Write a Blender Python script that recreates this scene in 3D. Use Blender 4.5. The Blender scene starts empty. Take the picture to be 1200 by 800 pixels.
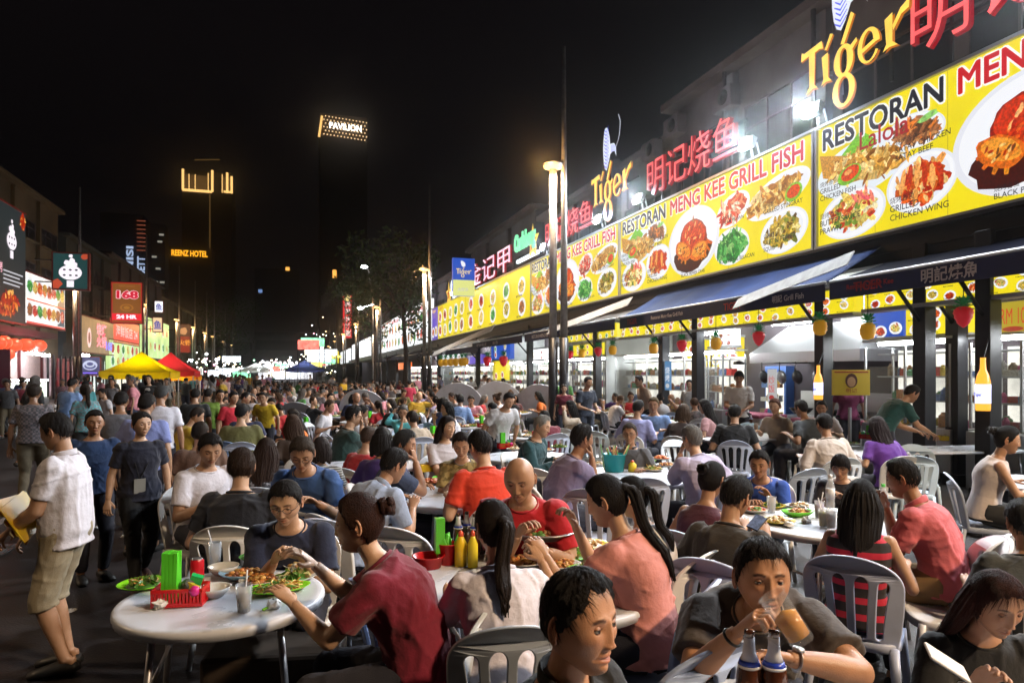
import bpy, math, random
import numpy as np
from mathutils import Vector, Matrix
random.seed(7); RNG = np.random.RandomState(11)
SC = bpy.context.scene
COL = SC.collection
R = math.radians
# ------------------------------------------------------------------ camera, world, exposure
CAM_H = 1.8; YAW = 17.74; FPX = 800.0; HOR = 438.0
cam = bpy.data.objects.new('camera', bpy.data.cameras.new('camera')); COL.objects.link(cam)
cam.location = (0, 0, CAM_H); cam.rotation_euler = (R(90), 0, -R(YAW))
cam.data.sensor_width = 36; cam.data.lens = 24; cam.data.shift_y = (HOR - 400) / 1200
cam.data.clip_start = 0.05; cam.data.clip_end = 3000
cam.data.dof.use_dof = True; cam.data.dof.focus_distance = 4.2; cam.data.dof.aperture_fstop = 6.3
SC.camera = cam
w = bpy.data.worlds.new('World'); SC.world = w; w.use_nodes = True
nt = w.node_tree; bg = nt.nodes['Background']
tc = nt.nodes.new('ShaderNodeTexCoord'); sp = nt.nodes.new('ShaderNodeSeparateXYZ'); cr = nt.nodes.new('ShaderNodeValToRGB')
nt.links.new(tc.outputs['Generated'], sp.inputs[0]); nt.links.new(sp.outputs['Z'], cr.inputs[0]); nt.links.new(cr.outputs[0], bg.inputs[0])
cr.color_ramp.elements[0].color = (.0010, .0008, .0009, 1); cr.color_ramp.elements[0].position = 0.0; _e = cr.color_ramp.elements.new(.42); _e.color = (.0032, .0025, .0029, 1)
_l = cr.color_ramp.elements[-1]; _l.color = (.0026, .0021, .0027, 1); _l.position = 0.8
bg.inputs[1].default_value = 1.0
SC.view_settings.view_transform = 'Standard'; SC.view_settings.look = 'None'
SC.view_settings.exposure = 0.0; SC.view_settings.gamma = 1.0
SC.render.engine = 'CYCLES'
SC.cycles.use_denoising = True; SC.cycles.use_light_tree = True
SC.cycles.max_bounces = 5; SC.cycles.diffuse_bounces = 2; SC.cycles.glossy_bounces = 2
SC.cycles.transmission_bounces = 4; SC.cycles.transparent_max_bounces = 8
SC.cycles.sample_clamp_indirect = 3.0; SC.cycles.caustics_reflective = False; SC.cycles.caustics_refractive = False
# ------------------------------------------------------------------ picture helpers
_th = R(YAW); FW = np.array([math.sin(_th), math.cos(_th), 0.]); RT = np.array([math.cos(_th), -math.sin(_th), 0.]); UP = np.array([0, 0, 1.])
CAM = np.array([0, 0, CAM_H])
def at(px, py, Z): return CAM + Z * (FW + RT * (px - 600) / FPX + UP * (HOR - py) / FPX)
def ground(px, py, z=0.0): return at(px, py, (CAM_H - z) * FPX / (py - HOR))
def depthX(px, X): d = FW + RT * (px - 600) / FPX; return X / d[0]
def onX(px, py, X): return at(px, py, depthX(px, X))
def Yx(px, X): return onX(px, HOR, X)[1]
# ------------------------------------------------------------------ materials
MATS = {}
def _n(nt, t, **kw):
    n = nt.nodes.new(t)
    for k, v in kw.items(): setattr(n, k, v)
    return n
def mat(name, col=(.5, .5, .5), rough=.5, metal=0., emit=None, es=1.0, bump=0., bs=40., vary=0., vs=6., spec=.5, trans=0., ior=1.45, alpha=1., coat=0., objcol=False, vcol=False, sample=None, sheen=0., stretch=None, sss=0.):
    if name in MATS: return MATS[name]
    m = bpy.data.materials.new(name); m.use_nodes = True; nt = m.node_tree; b = nt.nodes['Principled BSDF']
    L = nt.links.new
    b.inputs['Base Color'].default_value = (*col, 1); b.inputs['Roughness'].default_value = rough; b.inputs['Metallic'].default_value = metal
    b.inputs['Specular IOR Level'].default_value = spec; b.inputs['IOR'].default_value = ior
    b.inputs['Transmission Weight'].default_value = trans; b.inputs['Alpha'].default_value = alpha; b.inputs['Coat Weight'].default_value = coat
    b.inputs['Sheen Weight'].default_value = sheen
    if sss: b.inputs['Subsurface Weight'].default_value = sss; b.inputs['Subsurface Radius'].default_value = (.012, .005, .003)
    src = None
    if objcol:
        oi = _n(nt, 'ShaderNodeObjectInfo'); src = oi.outputs['Color']
    if vcol:
        a = _n(nt, 'ShaderNodeAttribute', attribute_name='Col')
        if src is None: src = a.outputs['Color']
        else:
            mx = _n(nt, 'ShaderNodeMix', data_type='RGBA', blend_type='MULTIPLY'); mx.inputs[0].default_value = 1
            L(src, mx.inputs[6]); L(a.outputs['Color'], mx.inputs[7]); src = mx.outputs[2]
    tcn = _n(nt, 'ShaderNodeTexCoord'); vec = tcn.outputs['Object']
    if stretch:
        mp = _n(nt, 'ShaderNodeMapping'); mp.inputs['Scale'].default_value = stretch; L(vec, mp.inputs[0]); vec = mp.outputs[0]
    if vary:
        nz = _n(nt, 'ShaderNodeTexNoise'); nz.inputs['Scale'].default_value = vs; nz.inputs['Detail'].default_value = 5; L(vec, nz.inputs['Vector'])
        mr = _n(nt, 'ShaderNodeMapRange'); mr.inputs[1].default_value = .3; mr.inputs[2].default_value = .7; mr.inputs[3].default_value = 1 - vary; mr.inputs[4].default_value = 1 + vary
        L(nz.outputs[0], mr.inputs[0]); mx = _n(nt, 'ShaderNodeMix', data_type='RGBA', blend_type='MULTIPLY'); mx.inputs[0].default_value = 1
        if src is None: mx.inputs[6].default_value = (*col, 1)
        else: L(src, mx.inputs[6])
        L(mr.outputs[0], mx.inputs[7]); src = mx.outputs[2]
        rr = _n(nt, 'ShaderNodeMapRange'); rr.inputs[3].default_value = max(0, rough - .12); rr.inputs[4].default_value = min(1, rough + .12); L(nz.outputs[0], rr.inputs[0]); L(rr.outputs[0], b.inputs['Roughness'])
    if src is not None: L(src, b.inputs['Base Color'])
    if bump:
        nz = _n(nt, 'ShaderNodeTexNoise'); nz.inputs['Scale'].default_value = bs; nz.inputs['Detail'].default_value = 4; L(vec, nz.inputs['Vector'])
        bp = _n(nt, 'ShaderNodeBump'); bp.inputs['Strength'].default_value = bump; bp.inputs['Distance'].default_value = .01; L(nz.outputs[0], bp.inputs['Height']); L(bp.outputs[0], b.inputs['Normal'])
    if emit is not None:
        b.inputs['Emission Strength'].default_value = es; b.inputs['Emission Color'].default_value = (*emit, 1)
        if vcol and emit == 'v': pass
    if sample: m.cycles.emission_sampling = sample
    MATS[name] = m; return m
def emat(name, es=1.0, col=None, vary=0., vs=30., sample='NONE'):
    """light box print: shows its vertex colours (or one colour) by its own light"""
    if name in MATS: return MATS[name]
    m = bpy.data.materials.new(name); m.use_nodes = True; nt = m.node_tree; L = nt.links.new
    b = nt.nodes['Principled BSDF']; b.inputs['Base Color'].default_value = (.02, .02, .02, 1); b.inputs['Roughness'].default_value = .35
    if col is None:
        a = _n(nt, 'ShaderNodeAttribute', attribute_name='Col'); src = a.outputs['Color']
    else:
        rgb = _n(nt, 'ShaderNodeRGB'); rgb.outputs[0].default_value = (*col, 1); src = rgb.outputs[0]
    if vary:
        tcn = _n(nt, 'ShaderNodeTexCoord'); nz = _n(nt, 'ShaderNodeTexNoise'); nz.inputs['Scale'].default_value = vs; nz.inputs['Detail'].default_value = 6
        L(tcn.outputs['Object'], nz.inputs['Vector']); mr = _n(nt, 'ShaderNodeMapRange'); mr.inputs[1].default_value = .3; mr.inputs[2].default_value = .7
        mr.inputs[3].default_value = 1 - vary; mr.inputs[4].default_value = 1 + vary; L(nz.outputs[0], mr.inputs[0])
        mx = _n(nt, 'ShaderNodeMix', data_type='RGBA', blend_type='MULTIPLY'); mx.inputs[0].default_value = 1; L(src, mx.inputs[6]); L(mr.outputs[0], mx.inputs[7]); src = mx.outputs[2]
    L(src, b.inputs['Emission Color']); b.inputs['Emission Strength'].default_value = es
    m.cycles.emission_sampling = sample
    MATS[name] = m; return m
# ------------------------------------------------------------------ mesh builder
def rotm(rx=0, ry=0, rz=0):
    return np.array(Matrix.Rotation(R(rz), 3, 'Z') @ Matrix.Rotation(R(ry), 3, 'Y') @ Matrix.Rotation(R(rx), 3, 'X'))
class MB:
    def __init__(s): s.v = []; s.f = []; s.m = []; s.c = []; s.n = 0
    def add(s, v, f, mi=0, col=None):
        v = np.asarray(v, float).reshape(-1, 3); o = s.n
        s.v.append(v); s.n += len(v)
        s.f += [tuple(int(i) + o for i in q) for q in f]; s.m += [mi] * len(f) if not isinstance(mi, (list, np.ndarray)) else list(mi)
        if col is None: col = (1, 1, 1)
        c = np.asarray(col, float)
        s.c.append(np.tile(c, (len(v), 1)) if c.ndim == 1 else c)
        return s
    def box(s, c, d, rot=None, mi=0, col=None):
        c = np.asarray(c, float); d = np.asarray(d, float) / 2
        v = np.array([[x, y, z] for z in (-1, 1) for y in (-1, 1) for x in (-1, 1)]) * d
        if rot is not None: v = v @ np.asarray(rot).T
        return s.add(v + c, [(0, 2, 3, 1), (4, 5, 7, 6), (0, 1, 5, 4), (2, 6, 7, 3), (0, 4, 6, 2), (1, 3, 7, 5)], mi, col)
    def quad(s, a, b, c, d, mi=0, col=None): return s.add([a, b, c, d], [(0, 1, 2, 3)], mi, col)
    def tube(s, pts, rad, n=10, cap=True, mi=0, col=None, up=None, closed=False):
        pts = np.asarray(pts, float); k = len(pts)
        rad = np.asarray(rad, float)
        if rad.ndim == 0: rad = np.full((k, 2), float(rad))
        if rad.ndim == 1: rad = np.stack([rad, rad], 1) if len(rad) == k else np.tile(rad, (k, 1))
        T = np.zeros_like(pts)
        if closed: T = np.roll(pts, -1, 0) - np.roll(pts, 1, 0)
        else:
            T[1:-1] = pts[2:] - pts[:-2]; T[0] = pts[1] - pts[0]; T[-1] = pts[-1] - pts[-2]
        T /= np.linalg.norm(T, axis=1, keepdims=True) + 1e-12
        u = np.asarray(up, float) if up is not None else (np.array([0, 0, 1.]) if abs(T[0][2]) < .9 else np.array([0, 1., 0]))
        a = np.arange(n) / n * 2 * np.pi; V = []
        U = np.cross(u, T[0]); U /= np.linalg.norm(U) + 1e-12
        for i in range(k):
            if up is not None: U = np.cross(u, T[i])
            else: U = U - T[i] * (U @ T[i])
            U = U / (np.linalg.norm(U) + 1e-12); W = np.cross(T[i], U)
            V.append(pts[i] + np.outer(np.cos(a), U) * rad[i, 0] + np.outer(np.sin(a), W) * rad[i, 1])
        V = np.concatenate(V); F = []
        for i in range(k if closed else k - 1):
            j = (i + 1) % k
            for q in range(n): F.append((i * n + q, i * n + (q + 1) % n, j * n + (q + 1) % n, j * n + q))
        if cap and not closed: F.append(tuple(range(n))[::-1]); F.append(tuple(range((k - 1) * n, k * n)))
        return s.add(V, F, mi, col)
    def lathe(s, prof, c=(0, 0, 0), n=24, mi=0, col=None, rot=None, sx=1, sy=1):
        prof = np.asarray(prof, float); a = np.arange(n) / n * 2 * np.pi; V = []; F = []
        for r, z in prof: V.append(np.stack([np.cos(a) * r * sx, np.sin(a) * r * sy, np.full(n, z)], 1))
        V = np.concatenate(V)
        if rot is not None: V = V @ np.asarray(rot).T
        for i in range(len(prof) - 1):
            for q in range(n): F.append((i * n + q, i * n + (q + 1) % n, (i + 1) * n + (q + 1) % n, (i + 1) * n + q))
        if prof[0][0] > 1e-6: F.append(tuple(range(n))[::-1])
        if prof[-1][0] > 1e-6: F.append(tuple(range((len(prof) - 1) * n, len(prof) * n)))
        return s.add(V + np.asarray(c, float), F, mi, col)
    def ball(s, c, r, n=12, m=8, mi=0, col=None, rot=None):
        r = np.asarray(r, float) * np.ones(3); V = []; F = []
        for i in range(m + 1):
            la = -np.pi / 2 + np.pi * i / m
            for q in range(n):
                lo = 2 * np.pi * q / n; V.append([math.cos(la) * math.cos(lo), math.cos(la) * math.sin(lo), math.sin(la)])
        V = np.array(V) * r
        if rot is not None: V = V @ np.asarray(rot).T
        for i in range(m):
            for q in range(n): F.append((i * n + q, i * n + (q + 1) % n, (i + 1) * n + (q + 1) % n, (i + 1) * n + q))
        return s.add(V + np.asarray(c, float), F, mi, col)
    def merge(s, o, M=None, t=None, mi=None):
        if not o.n: return s
        v = np.concatenate(o.v)
        if M is not None: v = v @ np.asarray(M).T
        if t is not None: v = v + np.asarray(t)
        k = s.n; s.v.append(v); s.n += len(v)
        flip = M is not None and np.linalg.det(np.asarray(M)) < 0
        s.f += [tuple(i + k for i in (q[::-1] if flip else q)) for q in o.f]
        s.m += (o.m if mi is None else [mi] * len(o.m)); s.c.append(np.concatenate(o.c)); return s
    def data(s, name, mats=(), smooth=True, colors=False):
        me = bpy.data.meshes.new(name)
        me.from_pydata(np.concatenate(s.v).tolist() if s.v else [], [], s.f)
        for m in mats: me.materials.append(m)
        if len(mats) > 1: me.polygons.foreach_set('material_index', s.m)
        if smooth: me.polygons.foreach_set('use_smooth', [True] * len(me.polygons))
        if colors:
            at_ = me.color_attributes.new('Col', 'FLOAT_COLOR', 'POINT'); c = np.concatenate(s.c)
            at_.data.foreach_set('color', np.concatenate([c, np.ones((len(c), 1))], 1).ravel())
        me.update(); return me
    def build(s, name, mats, parent=None, smooth=False, colors=False, loc=None):
        if not isinstance(mats, (list, tuple)): mats = [mats]
        if parent is not None and loc is None: # verts given in world: shift into parent's frame
            M = parent.matrix_basis.inverted() if parent.parent is None else (parent.parent.matrix_basis @ parent.matrix_basis).inverted()
            A = np.array(M); s.v = [np.concatenate(s.v) @ A[:3, :3].T + A[:3, 3]]
        me = s.data(name, mats, smooth, colors)
        return link(name, me, parent)
def link(name, me, parent=None, loc=None):
    o = bpy.data.objects.new(name, me); COL.objects.link(o)
    if parent is not None: o.parent = parent
    if loc is not None: o.location = loc
    return o
def tag(o, label, cat, group=None, kind=None):
    if label: o['label'] = label
    if cat: o['category'] = cat
    if group: o['group'] = group
    if kind: o['kind'] = kind
    return o
def thing(name, label, cat, loc=(0, 0, 0), rz=0, group=None):
    o = bpy.data.objects.new(name, None); COL.objects.link(o); o.empty_display_size = .1
    o.location = [float(x) for x in loc]; o.rotation_euler = (0, 0, R(rz)); return tag(o, label, cat, group)
def struct(name, mb, m, smooth=False, colors=False):
    o = mb.build(name, m, None, smooth, colors); o['kind'] = 'structure'; return o
def copy_tree(o, parent=None):
    c = o.copy(); COL.objects.link(c); c.parent = parent
    for ch in o.children: copy_tree(ch, c)
    return c
def bevel(o, wd=.004, seg=2):
    m = o.modifiers.new('b', 'BEVEL'); m.width = wd; m.segments = seg; m.limit_method = 'ANGLE'; return o
# text as mesh -----------------------------------------------------
_T = {}
def text_v(s, bold=0., extr=0.):
    """glyph outlines, normalised so that the block is 1 high; returns v, f, aspect"""
    k = (s, bold, extr)
    if k in _T: return _T[k]
    cu = bpy.data.curves.new('t', 'FONT'); cu.body = s; cu.offset = bold; cu.extrude = extr; cu.resolution_u = 3; cu.fill_mode = 'FRONT' if extr == 0 else 'BOTH'
    o = bpy.data.objects.new('t', cu); COL.objects.link(o)
    dg = bpy.context.evaluated_depsgraph_get(); me = bpy.data.meshes.new_from_object(o.evaluated_get(dg))
    v = np.array([x.co[:] for x in me.vertices]).reshape(-1, 3); f = [tuple(p.vertices) for p in me.polygons]
    bpy.data.objects.remove(o); bpy.data.meshes.remove(me); bpy.data.curves.remove(cu)
    if len(v) == 0: v = np.zeros((3, 3)); f = []
    v[:, :2] -= v[:, :2].min(0); h = max(v[:, 1].max(), 1e-6); v[:, :2] /= h
    _T[k] = (v, f, v[:, 0].max()); return _T[k]
class Canvas:
    """flat print area: origin lower left seen from its front, ex/ey in-plane, en towards the viewer"""
    def __init__(s, O, ex, ey, w, h):
        s.O = np.asarray(O, float); s.ex = np.asarray(ex, float); s.ey = np.asarray(ey, float); s.en = np.cross(s.ex, s.ey); s.w = w; s.h = h
    def P(s, xy, lay=0.):
        xy = np.asarray(xy, float); return s.O + np.outer(xy[:, 0], s.ex) + np.outer(xy[:, 1], s.ey) + s.en * lay
    def poly(s, mb, xy, lay, col, mi=0):
        xy = np.asarray(xy, float); mb.add(s.P(xy, lay), [tuple(range(len(xy)))], mi, col)
    def rect(s, mb, x, y, w, h, lay, col, mi=0): s.poly(mb, [(x, y), (x + w, y), (x + w, y + h), (x, y + h)], lay, col, mi)
    def disc(s, mb, cx, cy, rx, ry, lay, col, n=28, rot=0., wob=0., mi=0):
        a = np.arange(n) / n * 2 * np.pi; r = 1 + (wob * (RNG.rand(n) - .5) if wob else 0)
        x = np.cos(a) * rx * r; y = np.sin(a) * ry * r; c, q = math.cos(R(rot)), math.sin(R(rot))
        s.poly(mb, np.stack([cx + x * c - y * q, cy + x * q + y * c], 1), lay, col, mi)
    def text(s, mb, t, x, y, h, lay, col, bold=0., extr=0., w=None, slant=0., mi=0, center=False):
        v, f, asp = text_v(t, bold, extr); sx = h if w is None else w / max(asp, 1e-6)
        X = v[:, 0] * sx + v[:, 1] * h * slant + x - (asp * sx / 2 if center else 0); Y = v[:, 1] * h + y; Zz = v[:, 2] * h + lay
        P = s.O + np.outer(X, s.ex) + np.outer(Y, s.ey) + np.outer(Zz, s.en)
        mb.add(P, f, mi, col); return asp * sx
# ================================================================== materials
M_asph = mat('asphalt', (.036, .032, .033), .46, bump=.45, bs=55, vary=.5, vs=1.1)
M_paver = mat('paving', (.07, .062, .06), .5, bump=.4, bs=30, vary=.4, vs=1.5)
M_dark = mat('dark_paint', (.012, .012, .015), .4)
M_black = mat('black', (.01, .01, .01), .5)
M_gal = mat('galvanised_steel', (.35, .34, .33), .42, .6, vary=.2, vs=8)
M_steel = mat('stainless', (.55, .56, .58), .33, .85, vary=.04, vs=1)
M_wallgrey = mat('stained_plaster', (.12, .102, .116), .85, vary=.35, vs=.6, bump=.2, bs=9)
M_walldark = mat('dark_plaster', (.075, .062, .072), .85, vary=.3, vs=.5)
M_walltan = mat('tan_plaster', (.12, .095, .055), .85, vary=.3, vs=.4)
M_wallteal = mat('teal_plaster', (.045, .06, .06), .85, vary=.3, vs=.4)
M_glassdark = mat('window_glass_dark', (.012, .014, .018), .35, spec=.25)
M_frame = mat('sign_frame', (.45, .46, .48), .4, .5)
M_white = mat('white_paint', (.75, .75, .74), .4)
M_yel = emat('lightbox_yellow', 1.0, (.90, .73, .012), vary=.13, vs=.7, sample='FRONT_BACK')
M_prn = emat('lightbox_print', 1.0)
M_prt = emat('dish_print', .92, vary=.45, vs=26)
M_wht = emat('lightbox_white', 1.5, (.93, .97, 1.0), vary=.12, vs=2, sample='FRONT_BACK')
M_metalp = mat('pan_steel', (.4, .4, .42), .35, .8)
M_tube = emat('fluorescent_tube', 85.0, (.93, .97, 1.0), sample='FRONT_BACK')
M_flood = emat('flood_glass', 60.0, (.85, .93, 1.0), sample='NONE')
M_sod = emat('sodium_glass', 3.2, (1.0, .60, .20), sample='NONE')
M_red = emat('neon_red', 1.25, (1.0, .13, .13), vary=.25, vs=2.5, sample='FRONT_BACK')
M_redside = emat('neon_red_side', .30, (.9, .0, .02))
M_gold = emat('neon_gold', 1.15, (1.0, .68, .10), vary=.15, vs=3)
M_orange = emat('neon_orange_side', .6, (.9, .22, .0))
# ================================================================== ground
g = MB(); N = 40
g.add([(-440, -100, 0), (440, -100, 0), (440, 550, 0), (-440, 550, 0)], [(0, 1, 2, 3)])
struct('ground', g, M_asph)
g = MB(); g.box((10.9, 100, .03), (7.4, 260, .06)); struct('pavement', g, M_paver)
g = MB(); g.box((-13.2, 100, .05), (3.4, 260, .10)); struct('pavement', g, M_paver)
g = MB()
for X, wd in ((-3.4, .12), (6.15, .10)):
    g.box((X, 100, .003), (wd, 240, .004))
struct('drain_strip', g, M_gal)
g = MB()
for k in range(14): g.box((-6.6, 4 + k * 9, .003), (.1, 3, .003))
struct('road_marking', g, mat('worn_white', (.3, .3, .28), .7, vary=.5, vs=5))
# ================================================================== light helper
def spot(name, loc, tgt, W, col, size=110, rad=.12, blend=.6, parent=None):
    l = bpy.data.lights.new(name, 'SPOT'); l.energy = W; l.color = col; l.spot_size = R(size); l.spot_blend = blend; l.shadow_soft_size = rad
    o = bpy.data.objects.new(name, l); COL.objects.link(o); d = Vector(tgt) - Vector(loc); q = d.to_track_quat('-Z', 'Y').to_euler()
    o.location = loc; o.rotation_euler = q
    if parent is not None: o.parent = parent; o.matrix_parent_inverse = parent.matrix_basis.inverted()
    return o
# ================================================================== street lamps
def lamp(x, y, H, label, group, lit=True, tall=4.5, power=1500, twin=True):
    t = thing('street_lamp', label, 'street lamp', (x, y, 0), 0, group)
    b = MB(); b.tube([(x, y, 0), (x, y, 2.75)], .125, 14); b.build('pole_base', M_dark, t, True)
    b = MB(); b.tube([(x, y, 2.75), (x, y, H - .05)], .10, 14); b.build('pole', M_gal, t, True)
    if twin:
        b = MB(); b.tube([(x + .26, y - .12, 0), (x + .26, y - .12, 2.75)], .125, 14); b.build('pole_base', M_dark, t, True)
        b = MB(); b.tube([(x + .26, y - .12, 2.75), (x + .26, y - .12, H + tall)], [.10, .05], 12); b.build('mast', M_gal, t, True)
    b = MB(); b.lathe([(.10, -.05), (.12, 0), (.26, .06), (.27, .10), (.16, .15), (.03, .18)], (x, y, H), 18); b.build('lamp_head', M_gal, t, True)
    b = MB(); b.lathe([(.02, .0), (.12, .0), (.24, .045), (.255, .075), (.262, .085)], (x, y, H - .045), 18); b.build('lamp_glass', M_sod, t, True)
    if lit: sl_ = bpy.data.lights.new('lamp_spill', 'POINT'); sl_.energy = 190; sl_.color = (1., .50, .16); sl_.shadow_soft_size = .1; so_ = bpy.data.objects.new('lamp_spill', sl_); COL.objects.link(so_); so_.location = (x - .45, y - .45, H - .1); so_.parent = t; so_.matrix_parent_inverse = t.matrix_basis.inverted()
    if lit: spot('lamp_light', (x, y, H - .12), (x, y, 0), power, (1.0, .74, .48), 150, .40, .5, t)
    return t
HL = 7.25
lamp(6.55, 16.9, HL, 'twin grey lamp posts with dark lower halves beside the bald bearded diner', 'sodium street lamps', power=3000, tall=3.2)
lamp(6.55, 35.6, HL, 'second twin lamp post along the stalls, beside the large white menu board', 'sodium street lamps', tall=4.5)
lamp(6.55, 57.0, HL, 'third lamp post along the stall row, before the dark street trees', 'sodium street lamps', tall=6)
for i, y in enumerate((77, 97, 118, 140)):
    lamp(6.55, y, HL, ['fourth', 'fifth', 'sixth', 'last'][i] + ' small glowing lamp post down the stall row', 'sodium street lamps', lit=i < 2, power=900, tall=6)
lamp(6.55, -3.4, HL, 'street lamp behind the viewer on the stall side', 'sodium street lamps', tall=3, power=8000)
lamp(-11.3, 42.5, 6.9, 'thick grey lamp post carrying the black square sign with white lantern emblem', 'sodium street lamps', tall=5)
LL = ['beside the red 168 sign', 'behind the red and yellow canopies', 'just past the dark brown hanging sign', 'fourth along the far shophouses', 'fifth along the far shophouses', 'sixth along the far shophouses', 'at the distant end of the far shophouses']
for i, px in enumerate((168, 207, 226, 240, 249, 262, 271)):
    y = Yx(px, -11.3)
    lamp(-11.3, y, HL, 'glowing street lamp ' + LL[i], 'sodium street lamps', lit=i < 4, tall=5.5, power=300)
lamp(-11.3, 8.0, HL, 'street lamp beyond the frame on the far pavement', 'sodium street lamps', tall=5, power=2400)
# ================================================================== dish prints
def col_lin(r, g_, b): # from picture-like 0..255 to linear
    return tuple(((c / 255.) ** 2.2) for c in (r, g_, b))
PAL = dict(crab=[(205, 52, 18), (228, 84, 22), (160, 25, 10), (240, 130, 40), (105, 15, 8), (250, 180, 90)],
    wing=[(235, 100, 35), (215, 60, 25), (250, 165, 80), (180, 45, 20), (255, 205, 130)],
    fish=[(225, 165, 70), (240, 195, 110), (190, 120, 40), (250, 220, 150), (150, 90, 30)],
    noodle=[(250, 225, 120), (240, 190, 80), (225, 110, 60), (255, 240, 190), (120, 150, 50), (200, 60, 35)],
    green=[(40, 150, 60), (90, 190, 90), (20, 110, 50), (150, 215, 120)],
    satay=[(170, 105, 65), (130, 80, 50), (215, 150, 90), (95, 60, 40), (235, 130, 50)],
    squid=[(225, 190, 70), (190, 150, 40), (245, 225, 150), (120, 130, 40), (100, 70, 30)],
    prawn=[(225, 60, 45), (245, 130, 100), (255, 200, 170), (190, 35, 35), (250, 240, 220)])
def dish(cv, mp, mf, cx, cy, rx, ry, kind, rot=0., lay=.006, n=70, plate=True, fill=.72, long=0.):
    if plate:
        cv.disc(mp, cx, cy, rx, ry, lay, (.80, .82, .88), 36, rot); cv.disc(mp, cx, cy - ry * .01, rx * .93, ry * .93, lay + .001, (.93, .94, .97), 36, rot); cv.disc(mp, cx, cy + ry * .02, rx * .80, ry * .78, lay + .002, (.84, .86, .91), 36, rot)
    cv.disc(mf, cx, cy, rx * fill * .95, ry * fill * .9, lay + .003, np.array(col_lin(*PAL[kind][0])) * .7, 22, rot, .3)
    c, q = math.cos(R(rot)), math.sin(R(rot)); s = math.sqrt(rx * ry)
    for i in range(n):
        a = RNG.rand() * 6.283; r = math.sqrt(RNG.rand()) * fill
        x = math.cos(a) * r * rx; y = math.sin(a) * r * ry * .92
        k = PAL[kind][RNG.randint(len(PAL[kind]))]; z = s * (.05 + .09 * RNG.rand()) * (1.25 if i < n * .35 else .75)
        el = (2.6 if long else 1.5) * (.7 + RNG.rand() * .6)
        cv.disc(mf, cx + x * c - y * q, cy + x * q + y * c, z * el, z * .8, lay + .0035 + i * .00018, np.array(col_lin(*k)) * (.75 + .45 * RNG.rand()), 9, RNG.rand() * 180, .45)
def crabart(cv, mf, cx, cy, s, lay):
    dk = col_lin(60, 8, 5)
    cv.disc(mf, cx - .1 * s, cy - .45 * s, 1.0 * s, .5 * s, lay, col_lin(70, 20, 12), 20, 5, .2)
    for sg in (-1, 1):
        for k in range(4):
            a = R(200 + k * 22) if sg < 0 else R(-20 - k * 22 + 0)
            p0 = np.array([cx + sg * .4 * s, cy - .1 * s]); p1 = p0 + s * .62 * np.array([math.cos(a), math.sin(a)]) ; d = (p1 - p0); nrm = np.array([-d[1], d[0]]) / np.linalg.norm(d) * .07 * s
            cv.poly(mf, [p0 + nrm * 1.4, p0 - nrm * 1.4, p1 - nrm * .5, p1 + nrm * .5][::-1], lay + .001 + k * .0004, col_lin(225, 95 + 15 * k, 30))
    cv.disc(mf, cx, cy + .05 * s, .72 * s, .52 * s, lay + .004, col_lin(150, 28, 12), 26, -8, .08)
    cv.disc(mf, cx, cy + .10 * s, .66 * s, .44 * s, lay + .0045, col_lin(214, 55, 16), 26, -8, .06)
    for k in range(26):
        a, r = RNG.rand() * 6.28, math.sqrt(RNG.rand())
        cv.disc(mf, cx + .55 * s * r * math.cos(a), cy + .10 * s + .34 * s * r * math.sin(a), .09 * s, .035 * s, lay + .005 + k * .0001, np.array(col_lin(*[(240, 100, 30), (180, 35, 12), (255, 190, 120)][k % 3])), 8, RNG.rand() * 90, .3)
    for sg, yy in ((-1, -.30), (.55, -.42)):
        x0 = cx + sg * .55 * s; y0 = cy + yy * s
        cv.disc(mf, x0, y0, .46 * s, .27 * s, lay + .008, col_lin(232, 110, 26), 20, 25 * sg, .12)
        cv.disc(mf, x0 + .02 * s, y0 + .03 * s, .38 * s, .19 * s, lay + .0084, col_lin(248, 158, 52), 20, 25 * sg, .12)
        cv.poly(mf, [(x0 + .25 * s * sg - .1 * s, y0 - .2 * s), (x0 + .6 * s * sg, y0 - .28 * s), (x0 + .35 * s * sg, y0 - .02 * s)] if sg > 0 else [(x0 + .1 * s, y0 - .2 * s), (x0 + .35 * s, y0 - .02 * s), (x0 - .1 * s + .0, y0 + .02 * s)], lay + .0088, col_lin(236, 130, 34))
        for k in range(14): cv.disc(mf, x0 + (RNG.rand() - .5) * .5 * s, y0 + (RNG.rand() - .5) * .25 * s, .06 * s, .025 * s, lay + .0092 + k * .0001, col_lin(*[(255, 205, 120), (190, 50, 15), (120, 70, 30)][k % 3]), 8, RNG.rand() * 90, .3)
    cv.poly(mf, [(cx - .06 * s, cy + .5 * s), (cx + .07 * s, cy + .5 * s), (cx + .02 * s, cy + .72 * s)], lay + .01, col_lin(180, 110, 60))
INK = (.012, .012, .02)
def cap(cv, t, x, y, h, lines, col=INK):
    ml = MB()
    cv.text(ml, '烧烤香鱼'[:3 + (len(lines[0]) % 2)], x, y + h * 1.15, h * .95, .034, col, .0)
    for i, q in enumerate(lines): cv.text(ml, q, x, y - i * h * 1.25, h * .9, .034, col, .008)
    ml.build('caption_lettering', M_prn, t, colors=True)
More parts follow.
